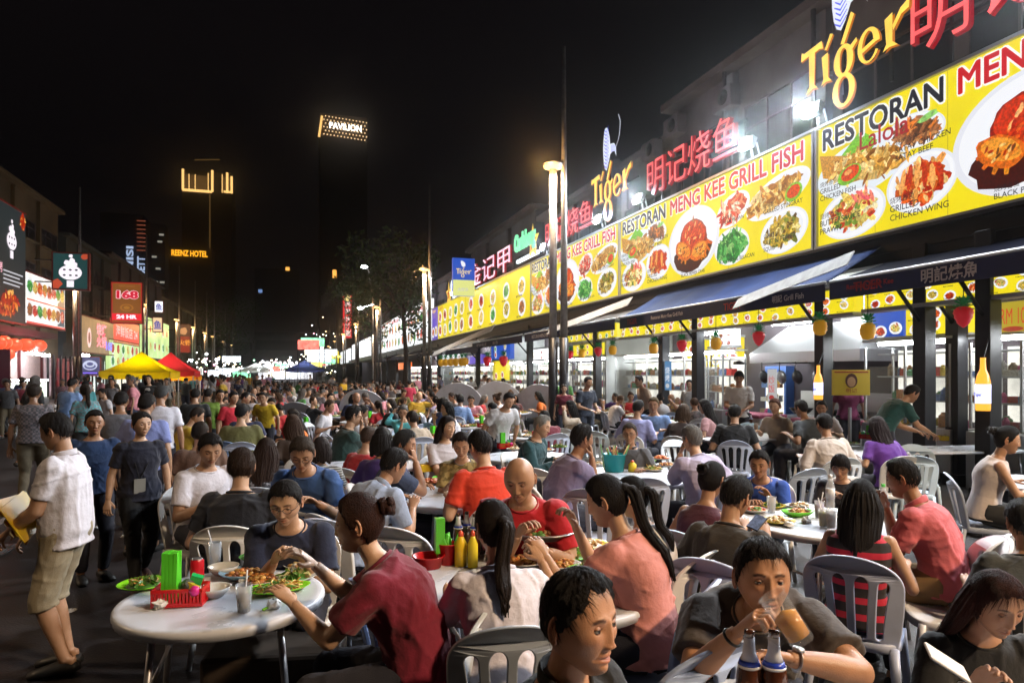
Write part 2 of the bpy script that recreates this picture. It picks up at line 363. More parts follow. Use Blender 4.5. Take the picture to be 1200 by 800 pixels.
def grill_board(y_far, W, H, z0, X, label, lalola=False):
    t = thing('menu_billboard', label, 'billboard', (X, y_far, z0), 0, 'yellow grill fish billboards')
    b = MB(); b.box((X + .11, y_far - W / 2, z0 + H / 2), (.2, W - .02, H - .02)); b.build('light_box', M_yel, t)
    f = MB(); e = .05
    for zz in (z0 - e / 2, z0 + H + e / 2): f.box((X + .09, y_far - W / 2, zz), (.26, W + .04, e))
    for yy in (y_far - .012, y_far - W + .012): f.box((X + .087, yy, z0 + H / 2), (.254, .045, H - .003))
    f.build('frame', M_frame, t)
    cv = Canvas((X + .006, y_far, z0), (0, -1, 0), (0, 0, 1), W, H); mp = MB(); mf = MB(); ml = MB()
    th = .36; ty = H - .43
    # white outline below, then ink
    wR = 2.35; wM = W - 3.05
    for dx, dy in ((-.025, 0), (.025, 0), (0, -.025), (0, .025), (-.018, -.018), (.018, .018), (-.018, .018), (.018, -.018)):
        for k_, f_ in enumerate((1.6, .5)):
            c1, c2 = ((.95, .95, .9),) * 2 if k_ == 0 else (INK, (.62, .008, .014)); q_ = .012 + .01 * k_ + .0004 * abs(dx * 100 + dy * 37)
            cv.text(ml, 'RESTORAN', .18 + dx * f_, ty + dy * f_, th, q_, c1, 0, w=wR); cv.text(ml, 'MENG KEE GRILL FISH', 2.78 + dx * f_, ty + dy * f_, th, q_, c2, 0, w=wM)
    cv.text(ml, 'RESTORAN', .18, ty, th, .028, INK, 0, w=wR); cv.text(ml, 'MENG KEE GRILL FISH', 2.78, ty, th, .028, (.62, .008, .014), 0, w=wM)
    for k in range(1, 6): cv.rect(mp, W * k / 6, 0, .012, H, .003, (.55, .43, .02))
    # dishes
    def fl():
        nonlocal mp, mf
        if mp.n: mp.build('plate_print', M_prn, t, colors=True); mp = MB()
        if mf.n: mf.build('dish_print', M_prt, t, colors=True); mf = MB()
    ml.build('title_lettering', M_prn, t, colors=True)
    cv.disc(mp, 1.0, 1.18, .98, .46, .004, (.80, .86, .92), 32, 4); cv.poly(mf, [(.55, 1.45), (1.0, 1.78), (1.35, 1.5), (.9, 1.1)], .0055, col_lin(120, 200, 40))
    dish(cv, mp, mf, 1.15, 1.16, .85, .30, 'fish', -6, .006, 80, False, .95, 1); fl()
    cv.poly(mf, [(.08, 1.62), (.16, 1.2), (.7, 1.02), (.85, 1.4)], .0075, col_lin(214, 150, 60))
    cv.disc(mf, .78, 1.10, .26, .16, .026, col_lin(130, 200, 60), 18, 12); cv.disc(mf, .80, 1.12, .2, .12, .027, col_lin(225, 70, 25), 18, 12, .1); cv.disc(mf, .76, 1.14, .09, .045, .0276, col_lin(250, 170, 90), 12, 12, .2)
    dish(cv, mp, mf, .82, .44, .70, .42, 'noodle', 3, .010, 90); fl()
    for k in range(7): cv.disc(mf, 1.0 + (k % 4) * .12 - .1, .62 + .05 * (k % 3), .12, .035, .028 + k * .0004, col_lin(250, 160 - 10 * k, 110), 9, 60 + k * 17, .3)
    dish(cv, mp, mf, 2.05, 1.42, .52, .27, 'satay', -8, .0065, 60, True, .78, 1); fl()
    cv.disc(mf, 2.3, 1.55, .17, .05, .028, col_lin(150, 215, 110), 10, 10, .4)
    dish(cv, mp, mf, 2.15, .62, .62, .45, 'wing', 5, .012, 70); fl()
    for k in range(6): cv.disc(mf, 1.85 + k * .13, .68 + .05 * math.sin(k), .05, .20, .030 + k * .0005, col_lin(*[(250, 170, 90), (205, 60, 25)][k % 2]), 14, -12 + 4 * k, .15)
    cv.disc(mp, 3.75, .86, 1.08, .80, .013, (.80, .81, .87), 44, 6); cv.disc(mp, 3.75, .87, .98, .72, .014, (.92, .93, .97), 44, 6)
    crabart(cv, mf, 3.8, .92, .78, .016); fl()
    cap(cv, t, 3.3, .06, .085, ['BLACK PEPPER CRAB'])
    dish(cv, mp, mf, 5.3, 1.25, .60, .34, 'prawn', 14, .008, 70, True, .8, 1); fl(); dish(cv, mp, mf, 5.25, .47, .62, .40, 'green', 0, .010, 70, True, .8, 1); fl()
    cv.disc(mp, 6.7, 1.22, .95, .36, .0075, (.84, .86, .92), 32, 12); dish(cv, mp, mf, 6.65, 1.24, .9, .26, 'fish', 12, .0085, 70, False, .95, 1)
    cv.disc(mf, 7.2, 1.15, .24, .17, .026, col_lin(130, 200, 60), 18, 12); cv.disc(mf, 7.2, 1.16, .18, .12, .027, col_lin(225, 70, 25), 18, 12, .1)
    dish(cv, mp, mf, 6.9, .48, .68, .42, 'squid', 8, .011, 80); fl()
    cap(cv, t, .12, .92, .10, ['GRILLED', 'CHICKEN FISH']); cap(cv, t, .12, .34, .11, ['BUTTERSAUCE', 'PRAWN']); cap(cv, t, 1.72, 1.16, .10, ['SATAY CHICKEN', 'SATAY BEEF']); cap(cv, t, 1.62, .26, .11, ['GRILLED', 'CHICKEN WING'])
    cap(cv, t, 4.95, .98, .09, ['STEAM PRAWN']); cap(cv, t, 4.9, .13, .09, ['KANGKUNG BELACAN']); cap(cv, t, 6.35, .90, .10, ['GRILLED STINGRAY']); cap(cv, t, 6.35, .28, .11, ['SALT N PEPPER', 'SQUID'])
    if lalola: ml = MB(); cv.text(ml, 'Lalola', 1.02, 1.42, .30, .045, (.42, .01, .02), .008); ml.build('script_lettering', M_prn, t, colors=True)
    fl(); return t
XS = 9.0; ZB = 4.08; HB = 2.11
Y1 = Yx(957, XS); LB = Yx(727, XS) - Y1
grill_board(Y1, 7.76, HB, ZB, XS, 'big yellow grill fish billboard over the dark navy awning, with Lalola in red script', True)
grill_board(Yx(727, XS), LB - .06, HB, ZB, XS, 'yellow grill fish billboard over the blue awning, between the other two')
grill_board(Yx(727, XS) + 7.8, 7.76, HB, ZB, XS, 'yellow grill fish billboard partly hidden behind the twin lamp posts')
# ------------------------------------------------------------------ floodlights on the billboards
def flood(y, z, label, W=260, tx=-6.):
    t = thing('floodlight', label, 'floodlight', (XS - .1, y, z), 0, 'white floodlights above the billboards')
    b = MB(); b.tube([(XS + .05, y, ZB + HB + .03), (XS + .02, y, z - .12)], .025, 8); b.tube([(XS + .05, y - .22, ZB + HB + .03), (XS + .02, y - .16, z - .02)], .018, 8); b.build('bracket', M_frame, t, True)
    b = MB(); b.box((XS - .06, y, z), (.14, .34, .24), rotm(ry=22)); bevel(b.build('housing', M_frame, t), .02)
    b = MB(); b.ball((XS - .15, y, z - .02), (.06, .19, .15), 16, 10, rot=rotm(ry=22)); b.build('lens', M_flood, t, True)
    spot('flood_light', (XS - .28, y, z - .02), (XS + tx - 3, y - 1.5, 0), W, (.86, .93, 1.0), 140, .14, .7, t)
    pl = bpy.data.lights.new('flood_spill', 'POINT'); pl.energy = 55; pl.color = (.80, .86, 1.); pl.shadow_soft_size = .12; po = bpy.data.objects.new('flood_spill', pl); COL.objects.link(po); po.location = (XS - .30, y, z + .12); po.parent = t; po.matrix_parent_inverse = t.matrix_basis.inverted()
FL = [(957, 'largest white floodlight, under the golden beer lettering'), (880, 'white floodlight just past the red fish sign'), (752, 'white floodlight before the red fish sign'), (705, 'white floodlight at the end of the middle yellow billboard'),
      (640, 'small floodlight behind the twin lamp posts'), (547, 'small floodlight beside the blue hanging lightbox'), (533, 'small floodlight next to the blue hanging lightbox, lower one')]
for i, (px, lb) in enumerate(FL): flood(Yx(px, XS), 6.55, lb, 1800 if i < 4 else 1400)
flood(5.6, 6.55, 'floodlight above the near end of the biggest billboard, out of frame', 2100); flood(2.0, 6.55, 'second floodlight over the biggest billboard, out of frame', 2100)
# ------------------------------------------------------------------ channel letters
def letters(s, y_far, z0, h, wd, m, ms, label, X=9.05, bold=-.004, vertical=False):
    t = thing('lit_sign', label, 'sign', (X, y_far, z0), 0)
    cv = Canvas((X, y_far, z0), (0, -1, 0), (0, 0, 1), wd, h); b = MB(); b2 = MB()
    cv.text(b, s, 0, 0, h, .10, (1, 1, 1), bold, 0, w=wd); cv.text(b2, s, -.012, -.012, h + .024, .03, (1, 1, 1), bold + .006, .028, w=wd + .024)
    b2.build('letter_sides', ms, t); b.build('lettering', m, t)
    r = MB()
    for zz in (z0 + h * .25, z0 + h * .75): r.box((X + .08, y_far - wd / 2, zz), (.05, wd + .2, .05))
    for k in range(4): r.box((X + .08, y_far - wd * (k + .5) / 4, z0 - .1), (.04, .04, h + .4))
    r.build('support_rails', M_dark, t); return t
letters('明记烧鱼', Yx(762, 9.05), 6.50, .92, Yx(762, 9.05) - Yx(868, 9.05), M_red, M_redside, 'glowing red four character sign over the middle yellow billboard')
letters('明记烧鱼', Yx(1073, 9.05), 6.62, .98, 4.3, M_red, M_redside, 'glowing red characters over the biggest billboard, beside the golden letters')
letters('明记烧鱼', Yx(642, 9.05), 6.5, .90, Yx(642, 9.05) - Yx(696, 9.05), M_red, M_redside, 'glowing red characters behind the twin lamp posts')
M_pinkw = emat('neon_pinkwhite', 1.3, (1.0, .62, .75), vary=.3, vs=4); M_green = emat('neon_green', 1.2, (.25, .9, .45), vary=.2)
letters('金记甲', Yx(552, 9.05), 6.35, 1.15, Yx(552, 9.05) - Yx(600, 9.05), M_pinkw, M_redside, 'pale pink three character sign past the third billboard', bold=0)
M_cw = emat('neon_white', 1.5, (.85, .95, 1.0))
# ------------------------------------------------------------------ gold beer lettering with striped cat
def beerletters(cv, mb, x0, y0, s, lay, col=(1, 1, 1), mi=0):
    def P(pts): cv.poly(mb, [(x0 + a * s, y0 + b * s) for a, b in pts], lay, col, mi)
    def ring(cx, cy, rx, ry, th, a0=0, a1=360, th2=None, n=22, ox=0, rot=0):
        c, q = math.cos(R(rot)), math.sin(R(rot))
        for i in range(n):
            ps = []
            for j, k in ((i, 0), (i + 1, 0), (i + 1, 1), (i, 1)):
                a = R(a0 + (a1 - a0) * j / n); t = j / n; w_ = th * (1 - t) + (th2 if th2 is not None else th) * t
                w_ *= (.65 + .6 * abs(math.cos(a)))
                X, Y = (rx - k * w_) * math.cos(a), (ry - k * w_ * .8) * math.sin(a); ps.append((cx + X * c - Y * q, cy + X * q + Y * c))
            P(ps)
    # T
    P([(0, .78), (.02, .98), (.10, .93), (.62, .98), (.66, .80), (.55, .84), (.42, .82), (.26, .82), (.10, .80)])
    P([(.24, .84), (.42, .84), (.40, .12), (.26, .12)]); P([(.16, .0), (.26, .14), (.40, .14), (.50, .04), (.34, .07)])
    # i
    P([(.62, .62), (.80, .66), (.80, .12), (.67, .12)]); P([(.60, .02), (.67, .14), (.80, .14), (.90, .03), (.74, .06)]); P([(.70, .74), (.76, .72), (.94, .98), (.86, 1.02)])
    # g
    ring(1.22, .30, .26, .33, .13); ring(1.22, -.30, .30, .34, .12, 110, 470, .12); P([(1.14, .66), (1.24, .63), (1.50, 1.12), (1.42, 1.2)]); P([(1.38, .52), (1.56, .62), (1.58, .54), (1.44, .42)])
    # e
    ring(1.86, .32, .27, .34, .12, 20, 330, .06); P([(1.66, .30), (2.10, .42), (2.11, .34), (1.68, .22)]); ring(1.86, .32, .27, .34, .10, -20 + 20, 40, .1, 4)
    # r
    P([(2.24, .62), (2.42, .68), (2.42, .12), (2.28, .12)]); P([(2.20, .02), (2.28, .14), (2.42, .14), (2.54, .03), (2.35, .06)]); P([(2.42, .44), (2.60, .68), (2.80, .78), (2.78, .60), (2.62, .56), (2.44, .34)])
def tigercat(cv, mw, x0, y0, s, lay):
    W_ = (.85, .88, 1.); B_ = (.12, .16, .9)
    out = [(.05, .25), (.0, .55), (-.02, .9), (.03, 1.25), (.1, 1.5), (.22, 1.6), (.38, 1.55), (.55, 1.2), (.62, .85), (.95, .75), (1.1, .55), (1.15, .2), (1.0, .45), (.8, .5), (.62, .45), (.45, .1), (.3, -.1), (.15, .0)]
    def T(p): return [(x0 + a * s, y0 + b * s) for a, b in p]
    cv.poly(mw, T([(.3, -.1), (.45, .1), (.62, .45), (.62, .85), (.55, 1.2), (.38, 1.55), (.22, 1.6), (.1, 1.5), (.03, 1.25), (-.02, .9), (.0, .55), (.05, .25), (.15, .0)]), lay, W_)
    cv.poly(mw, T([(.62, .85), (.62, .45), (.8, .5), (1.0, .45), (1.15, .2), (1.1, .6), (.95, .78)]), lay, W_)
    for k in range(11):
        yy = .02 + k * .14
        cv.poly(mw, T([(.08 + .02 * (k % 3), yy + .12), (.28, yy - .03), (.50, yy + .17), (.50, yy + .205), (.28, yy + .025), (.08 + .02 * (k % 3), yy + .155)]), lay + .004, B_)
    for k in range(4): cv.poly(mw, T([(.70 + k * .1, .78 - k * .03), (.73 + k * .1, .78 - k * .03), (.76 + k * .1, .50 - k * .02), (.73 + k * .1, .50 - k * .02)]), lay + .004, B_)
    pts = [(1.1, .6), (1.3, .8), (1.42, 1.1), (1.45, 1.45), (1.3, 1.75)]
    for a, b in zip(pts[:-1], pts[1:]): cv.poly(mw, T([(a[0], a[1]), (a[0] + .04, a[1]), (b[0] + .04, b[1]), (b[0], b[1])]), lay, W_)
def beer_sign(y_far, z0, s, label, X=9.0):
    t = thing('lit_sign', label, 'sign', (X, y_far, z0), 0)
    cv = Canvas((X, y_far, z0), (0, -1, 0), (0, 0, 1), 3 * s, s); a = MB(); b = MB(); c = MB()
    beerletters(cv, a, 0, 0, s, .12)
    vv = np.concatenate(a.v)
    back = MB(); back.merge(a, t=(.03, 0, -.0)); cen = np.concatenate(back.v); back.v = [cen]
    beerletters(Canvas((X + .02, y_far + .02, z0 - .02), (0, -1, 0), (0, 0, 1), 1, 1), b, 0, 0, s * 1.015, .10)
    rows = MB()
    for q in a.f: # side walls for depth
        pass
    b.build('letter_sides', M_orange, t); a.build('lettering', M_gold, t)
    tigercat(cv, c, .92 * s, 1.02 * s, s * .80, .12); c.build('emblem', M_prn, t, colors=True)
    r = MB(); r.box((X + .06, y_far - 1.4 * s, z0 + .3 * s), (.04, 3 * s, .05)); r.box((X + .06, y_far - 1.0 * s, z0 + .5 * s), (.04, .05, 1.6 * s)); r.box((X + .06, y_far - 2.2 * s, z0 + .1 * s), (.04, .05, 1.2 * s)); r.build('support_rails', M_dark, t)
    return t
beer_sign(Yx(945, 9.0), 6.86, .83, 'golden beer lettering with striped blue and white cat above the big floodlight')
beer_sign(Yx(697, 9.0), 6.95, .95, 'golden beer lettering with small cat emblem over the middle billboard')
# star
def star_sign(px, py, Z, s, label):
    p = onX(px, py, 9.0); t = thing('lit_sign', label, 'sign', p, 0); cv = Canvas(p, (0, -1, 0), (0, 0, 1), 1, 1); b = MB(); c = MB()
    pts = [(s * (1 if k % 2 == 0 else .45) * math.sin(k * math.pi / 5), s * (1 if k % 2 == 0 else .45) * math.cos(k * math.pi / 5)) for k in range(10)][::-1]
    cv.poly(b, pts, .06, (1, .62, .05)); cv.poly(c, [(a * .6, d * .6) for a, d in pts], .07, (.25, .12, .02)); b.box((p[0] + .02, p[1], p[2] - s * .2), (.05, s * .3, s * .3))
    b.build('star_shape', M_gold, t); c.build('star_core', M_orange, t)
star_sign(626, 284, 0, .75, 'yellow star shaped sign at the edge of the red characters')
star_sign(527, 345, 0, .8, 'yellow star shaped sign under the blue hanging lightbox')
def logo_word(px, py, w_, h_, s1, label, m1, X=9.0):
    p = onX(px, py, X); t = thing('lit_sign', label, 'sign', p, 0); cv = Canvas(p, (0, -1, 0), (0, 0, 1), 1, 1); b = MB()
    cv.text(b, s1, 0, 0, h_, .08, (1, 1, 1), .05, .03, w=w_); b.build('lettering', m1, t)
    c = MB(); c.box((X + .05, p[1] - w_ / 2, p[2] - .15), (.1, w_, .14)); c.build('light_strip', M_cw, t)
logo_word(605, 303, 2.6, .95, 'Carlsberg', 'green lit script sign over a white light strip', M_green)
logo_word(530, 345, 2.6, .8, 'Carlsberg', 'dim white script sign behind the blue hanging lightbox', M_cw)
# ------------------------------------------------------------------ the other stall boards along the row
def menu_board(px0, px1, z0, H, label, base='yellow', kinds=('crab', 'noodle', 'green', 'squid', 'satay', 'prawn'), X=9.0, n=9, y0=None, y1=None, side=1, title=None, plate=True, es=None):
    ya = Yx(px0, X) if y0 is None else y0; yb = Yx(px1, X) if y1 is None else y1; W = abs(ya - yb); yf = max(ya, yb)
    t = thing('menu_board', label, 'sign', (X, yf, z0), 0)
    b = MB(); b.box((X + side * .11, yf - W / 2, z0 + H / 2), (.2, W, H)); b.build('light_box', {'yellow': M_yel, 'white': M_wht}.get(base) or base, t)
    f = MB()
    for zz in (z0 - .03, z0 + H + .03): f.box((X + side * .09, yf - W / 2, zz), (.26, W + .06, .06))
    f.build('frame', M_frame, t)
    if side > 0: cv = Canvas((X + .006, yf, z0), (0, -1, 0), (0, 0, 1), W, H)
    else: cv = Canvas((X - .006, yf - W, z0), (0, 1, 0), (0, 0, 1), W, H)
    mp = MB(); mf = MB(); ml = MB(); cols = max(2, n // 2)
    for i in range(n):
        r_ = min(W / cols * .46, H * .23); cx = W * ((i % cols) + .5) / cols + (RNG.rand() - .5) * .1; cy = H * (.25 if i < cols else .66) + (RNG.rand() - .5) * .1
        dish(cv, mp, mf, cx, cy, r_, r_ * .8, kinds[i % len(kinds)], RNG.rand() * 30 - 15, .006, 26, plate)
    if title: cv.text(ml, title[0], W * .12, H * .84, H * .12, .03, title[1], .03, w=W * .7)
    else: cv.text(ml, '海鲜 烧鱼', W * .1, H * .86, H * .1, .03, (.6, .02, .02), .0)
    for i in range(n):
        cv.text(ml, 'MEE GORENG' if i % 2 else 'TOM YAM', W * ((i % cols) + .2) / cols, H * (.03 if i < cols else .44), H * .045, .031, INK if base != 'dark' else (.9, .9, .9), .02)
    mp.build('plate_print', M_prn, t, colors=True); mf.build('dish_print', M_prt, t, colors=True); ml.build('lettering', M_prn, t, colors=True)
    return t
yB3 = Yx(727, XS) + 7.86
menu_board(0, 546, ZB, HB, 'yellow menu lightbox with round dishes, next beyond the third grill fish billboard', y0=yB3 + .05, X=XS, n=10)
menu_board(545, 513, ZB, HB, 'yellow menu lightbox beside the slim purple panel', X=XS, n=10)
M_purp = emat('lightbox_purple', .9, (.16, .10, .62), vary=.2, vs=1.5, sample='FRONT_BACK'); M_blue = emat('lightbox_blue', .9, (.015, .09, .55), vary=.1, vs=2, sample='FRONT_BACK')
t = menu_board(512.6, 506, ZB, HB, 'slim purple lightbox with beer logo between the yellow and white boards', base=M_purp, X=XS, n=2, title=('Tiger', (1, .6, .1)))
menu_board(505, 474, ZB - .1, HB + .9, 'huge white menu board behind the second lamp post', base='white', X=XS, n=16, kinds=('prawn', 'satay', 'noodle', 'green', 'crab'), title=('HOKKIEN MEE', (.7, .02, .05)))
menu_board(473.6, 444, ZB - .1, HB + .9, 'white menu board of many small dishes beyond the second lamp post', base='white', X=XS, n=18, kinds=('noodle', 'squid', 'green', 'crab', 'wing'), title=('茨厂街', (.7, .02, .05)))
menu_board(433, 412.5, ZB, 2.3, 'small white menu board past the third lamp post', base='white', X=XS, n=8, kinds=('green', 'prawn', 'noodle'))
menu_board(410, 399, ZB - .3, 2.3, 'distant pale menu board on the stall side', base='white', X=XS, n=6)
menu_board(396, 389, ZB, 2.6, 'distant yellow menu board at the far stalls', X=XS, n=6)
menu_board(387, 379, ZB, 2.4, 'most distant white board of the stall row', base='white', X=XS, n=6)
# lower lit boards below the awnings
menu_board(1330, 1013, 2.86, .42, 'long yellow menu strip under the dark navy awning', X=8.95, n=22, kinds=('crab', 'wing', 'noodle', 'squid'))
menu_board(1000, 727, 2.84, .42, 'long yellow menu strip under the blue awning', X=8.95, n=40, kinds=('fish', 'prawn', 'wing', 'noodle'))
menu_board(722, 655, 2.88, .42, 'yellow menu strip just past the blue awning', X=9.0, n=20)
# hanging lightboxes facing down the street
def hang_box(px0, px1, py0, py1, X, label, parts, poleY=True, m=M_blue, depth=.25):
    Z = depthX((px0 + px1) / 2, X); p = at((px0 + px1) / 2, (py0 + py1) / 2, Z); wd = (px1 - px0) * Z / FPX; h = (py1 - py0) * Z / FPX
    t = thing('hanging_lightbox', label, 'sign', (p[0], p[1], p[2] - h / 2), 0)
    b = MB(); b.box(p, (wd, depth, h)); b.build('light_box', m, t)
    cv = Canvas((p[0] - wd / 2, p[1] - depth / 2 - .006, p[2] - h / 2), (1, 0, 0), (0, 0, 1), wd, h); ml = MB(); parts(cv, ml, wd, h); ml.build('printed_design', M_prn, t, colors=True)
    f = MB(); f.box((p[0] + wd / 2 + .3, p[1], p[2] + h * .3), (.6, .05, .05)); f.box((p[0] + wd / 2 + .3, p[1], p[2] - h * .3), (.6, .05, .05)); f.build('bracket', M_dark, t)
    return t
def d_tiger(cv, ml, w_, h):
    cv.rect(ml, 0, 0, w_, h * .42, .002, (.75, .78, .25)); 
    beerletters(cv, ml, w_ * .14, h * .58, w_ * .25, .006, (1, .75, .25)); cv.disc(ml, w_ * .45, h * .85, w_ * .09, h * .09, .006, (.9, .9, .95), 9, 20, .4)
    cv.text(ml, '大树头', w_ * .2, h * .12, h * .1, .006, (.6, .6, .55), .02)
hang_box(530, 556, 303, 347, 8.2, 'blue and pale yellow hanging lightbox with golden beer lettering', d_tiger)
def d_red(cv, ml, w_, h):
    cv.disc(ml, w_ / 2, h * .93, w_ * .4, w_ * .4, .004, (1., .8, .3), 14)
    for k, c in enumerate('福建炒饭面'): cv.text(ml, c, w_ * .15, h * (.72 - k * .17), w_ * .7, .006, (1, .85, .8), .03)
M_redbox = emat('lightbox_red', 1.0, (.75, .03, .03), vary=.15, vs=2, sample='FRONT_BACK')
hang_box(402, 412, 346, 396, 8.0, 'tall red vertical lightbox with pale characters', d_red, m=M_redbox)
# ------------------------------------------------------------------ awnings
M_awnblue = mat('blue_awning', (.009, .024, .085), .8, spec=.15, bump=.3, bs=5, vary=.25, vs=2); M_awnnavy = mat('navy_awning', (.004, .005, .013), .85, spec=.08, vary=.3, vs=2)
M_awngrey = mat('grey_awning', (.09, .09, .09), .8, spec=.15, vary=.3, vs=2); M_val = mat('navy_valance', (.010, .013, .055), .6, vary=.25, vs=3)
def awning(ya, yb, label, m, words=(), z1=3.22, x1=7.9, zw=3.58):
    if not words: x1 = 7.75 + .5 * RNG.rand(); z1 = 3.12 + .2 * RNG.rand()
    t = thing('awning', label, 'awning', (9, (ya + yb) / 2, 3), 0, 'awnings over the stall fronts'); n = 24
    b = MB(); V = []; F = []
    for j in range(n + 1):
        y = ya + (yb - ya) * j / n
        for i in range(9):
            u = i / 8; V.append((9.0 - u * (9.0 - x1), y, zw - (zw - z1) * (u ** .9) - .05 * abs(math.sin(j * math.pi / 4)) * math.sin(u * math.pi)))
    for j in range(n):
        for i in range(8): F.append((j * 9 + i, j * 9 + i + 1, (j + 1) * 9 + i + 1, (j + 1) * 9 + i))
    b.add(V, F); o = b.build('canopy', m, t, True); s = o.modifiers.new('s', 'SOLIDIFY'); s.thickness = .01
    b = MB(); b.box((x1 - .01, (ya + yb) / 2, z1 - .14), (.015, abs(ya - yb), .28)); b.build('valance', M_val, t)
    b = MB(); b.tube([(x1, ya, z1 + .0), (x1, yb, z1)], .03, 8)
    for y in (ya - .3, (ya + yb) / 2, yb + .3): b.tube([(8.98, y, 3.15), (x1 + .03, y, z1 - .03)], .022, 8)
    b.build('frame_arms', M_frame, t, True)
    cv = Canvas((x1 - .02, max(ya, yb), z1 - .28), (0, -1, 0), (0, 0, 1), 1, 1); ml = MB()
    for s_, x, h, c in words: cv.text(ml, s_, x, .14 - h / 2, h, .004, c, .02)
    if words: ml.build('lettering', mat('valance_ink', (.5, .5, .5), .6, vcol=True), t, colors=True)
    return t
Yj = 8.55
wc = (.55, .5, .5); rc = (.4, .02, .02)
awning(Yj, .4, 'dark navy awning with pale characters under the biggest billboard', M_awnnavy, [('明記燒魚', 1.62, .2, wc), ('TIGER', 3.6, .16, rc), ('Restoran Meng Kee', .35, .10, rc)])
awning(Yx(727, 7.9), Yj + .1, 'sagging blue awning under the middle billboard', M_awnblue, zw=3.86, words=[('Restoran Meng Kee Grill Fish', 1.6, .11, wc), ('TIGER', .4, .14, rc), ('TIGER', 4.4, .14, rc), ('明記 Grill Fish', 5.8, .13, wc), ('TIGER', 7.6, .14, rc)])
ya = Yx(727, 7.9) + .3
AW = [('grey awning with printed valance just past the blue one', M_awngrey), ('dark awning behind the twin lamp posts', M_awnnavy), ('grey awning before the second lamp post', M_awngrey), ('faded awning under the white menu boards', M_awngrey), ('dark awning beyond the white boards', M_awnnavy), ('small grey awning near the third lamp post', M_awngrey), ('distant dark awning of the row', M_awnnavy)]
for i, (lb, m) in enumerate(AW):
    awning(ya + 7.2, ya, lb, m, [('RESTORAN MENG KEE', .8, .12, wc), ('GRILL FISH', 3.4, .12, wc)] if i < 2 else ()); ya += 7.5
M_flap = mat('pale_canvas', (.34, .34, .33), .7, vary=.2)
def flap(pa, pb, X, wd, label, m=M_awngrey):
    a = onX(pa[0], pa[1], X); b_ = onX(pb[0], pb[1], X - .15); b = MB(); d = np.array([wd * .5, 0, wd * .75])
    b.quad(a, b_, b_ + d, a + d); o = b.build('awning_flap', m); s = o.modifiers.new('s', 'SOLIDIFY'); s.thickness = .015; tag(o, label, 'awning flap')
flap((858, 362), (992, 310), 7.75, .28, 'pale folded awning flap over the end of the blue awning', M_flap); flap((640, 392), (735, 358), 7.75, .3, 'pale awning flap past the far end of the blue awning', M_flap); flap((505, 418), (575, 388), 7.7, .4, 'pale awning flap under the yellow menu lightboxes', M_flap)
# dark fascia under the boards
b = MB(); b.box((9.15, 60, 3.80), (.3, 121, .46)); b.box((9.05, 60, 4.0), (.3, 121, .05)); b.box((9.03, 60, 3.75), (.1, 121, .06)); o = b.build('fascia_beam', M_dark); tag(o, 'long dark steel beam carrying the billboards', 'beam')
# ------------------------------------------------------------------ shophouse blocks behind the signs
def block(y0, y1, X, H, label, m, side=1, nwin=None, floors=(7.6,), depth=9, wh=1.5, setb=0, lit=0):
    yc = (y0 + y1) / 2; t = thing('shophouse', label, 'building', (X, yc, 0), 0)
    b = MB(); s = side
    b.box((X + s * depth / 2, yc, H / 2), (depth, y1 - y0 - .04, H)); b.build('wall', m, t)
    b = MB(); b.box((X + s * (depth / 2 - .2), yc, H + .12), (depth + .5, y1 - y0 - .02, .24)); b.build('parapet', m, t)
    n = nwin or max(1, int((y1 - y0) / 4.2)); wd = (y1 - y0) / n
    for k in range(n):
        yy = y0 + wd * (k + .5)
        pl = MB(); pl.box((X - s * .10, y0 + wd * k + .12, H / 2 + 2), (.22, .30, H - 4.2)); pl.build('pilaster', m, t)
        for z in floors:
            w_ = MB(); w_.box((X - s * .012, yy, z), (.05, wd * .78, wh)); wo = w_.build('window', M_glassdark if RNG.rand() > lit else emat('window_glow', .18, (.6, .5, .3)), t)
            fr = MB()
            for q in range(4): fr.box((X - s * .05, yy - wd * .39 + wd * .78 * q / 3, z), (.05, .05, wh))
            for zz in (-wh / 2, wh / 2, wh * .15): fr.box((X - s * .052, yy, z + zz), (.052, wd * .78 + .05, .05))
            fr.build('frame', M_walldark, wo)
            sl = MB(); sl.box((X - s * .14, yy, z - wh / 2 - .08), (.28, wd * .84, .09)); sl.build('sill', m, t)
    return t
block(9.4, 20, 12.0, 10.4, 'grey shophouse with wide dark windows above the middle billboard', M_wallgrey, 1, 3, (8.3,), wh=1.7)
block(-1, 9.4, 11.4, 13.0, 'tall brown shophouse behind the red characters of the biggest billboard', M_walldark, 1, 3, (8.0, 11.0))
block(20, 33, 12.3, 9.6, 'lower stained shophouse over the twin lamp posts', M_wallgrey, 1, 3, (7.4,), wh=1.4)
block(33, 47, 12.0, 10.3, 'shophouse behind the pink character sign', M_walldark, 1, 3, (7.6,))
block(47, 64, 12.2, 9.6, 'shadowed shophouse behind the large white boards', M_wallgrey, 1, 4, (7.4,))
block(64, 90, 12.0, 9, 'distant dark shophouse on the stall side', M_walldark, 1, 5, (7.0,)); block(90, 130, 12.2, 10, 'last dark shophouse of the stall side', M_walldark, 1, 6, (7.4,))
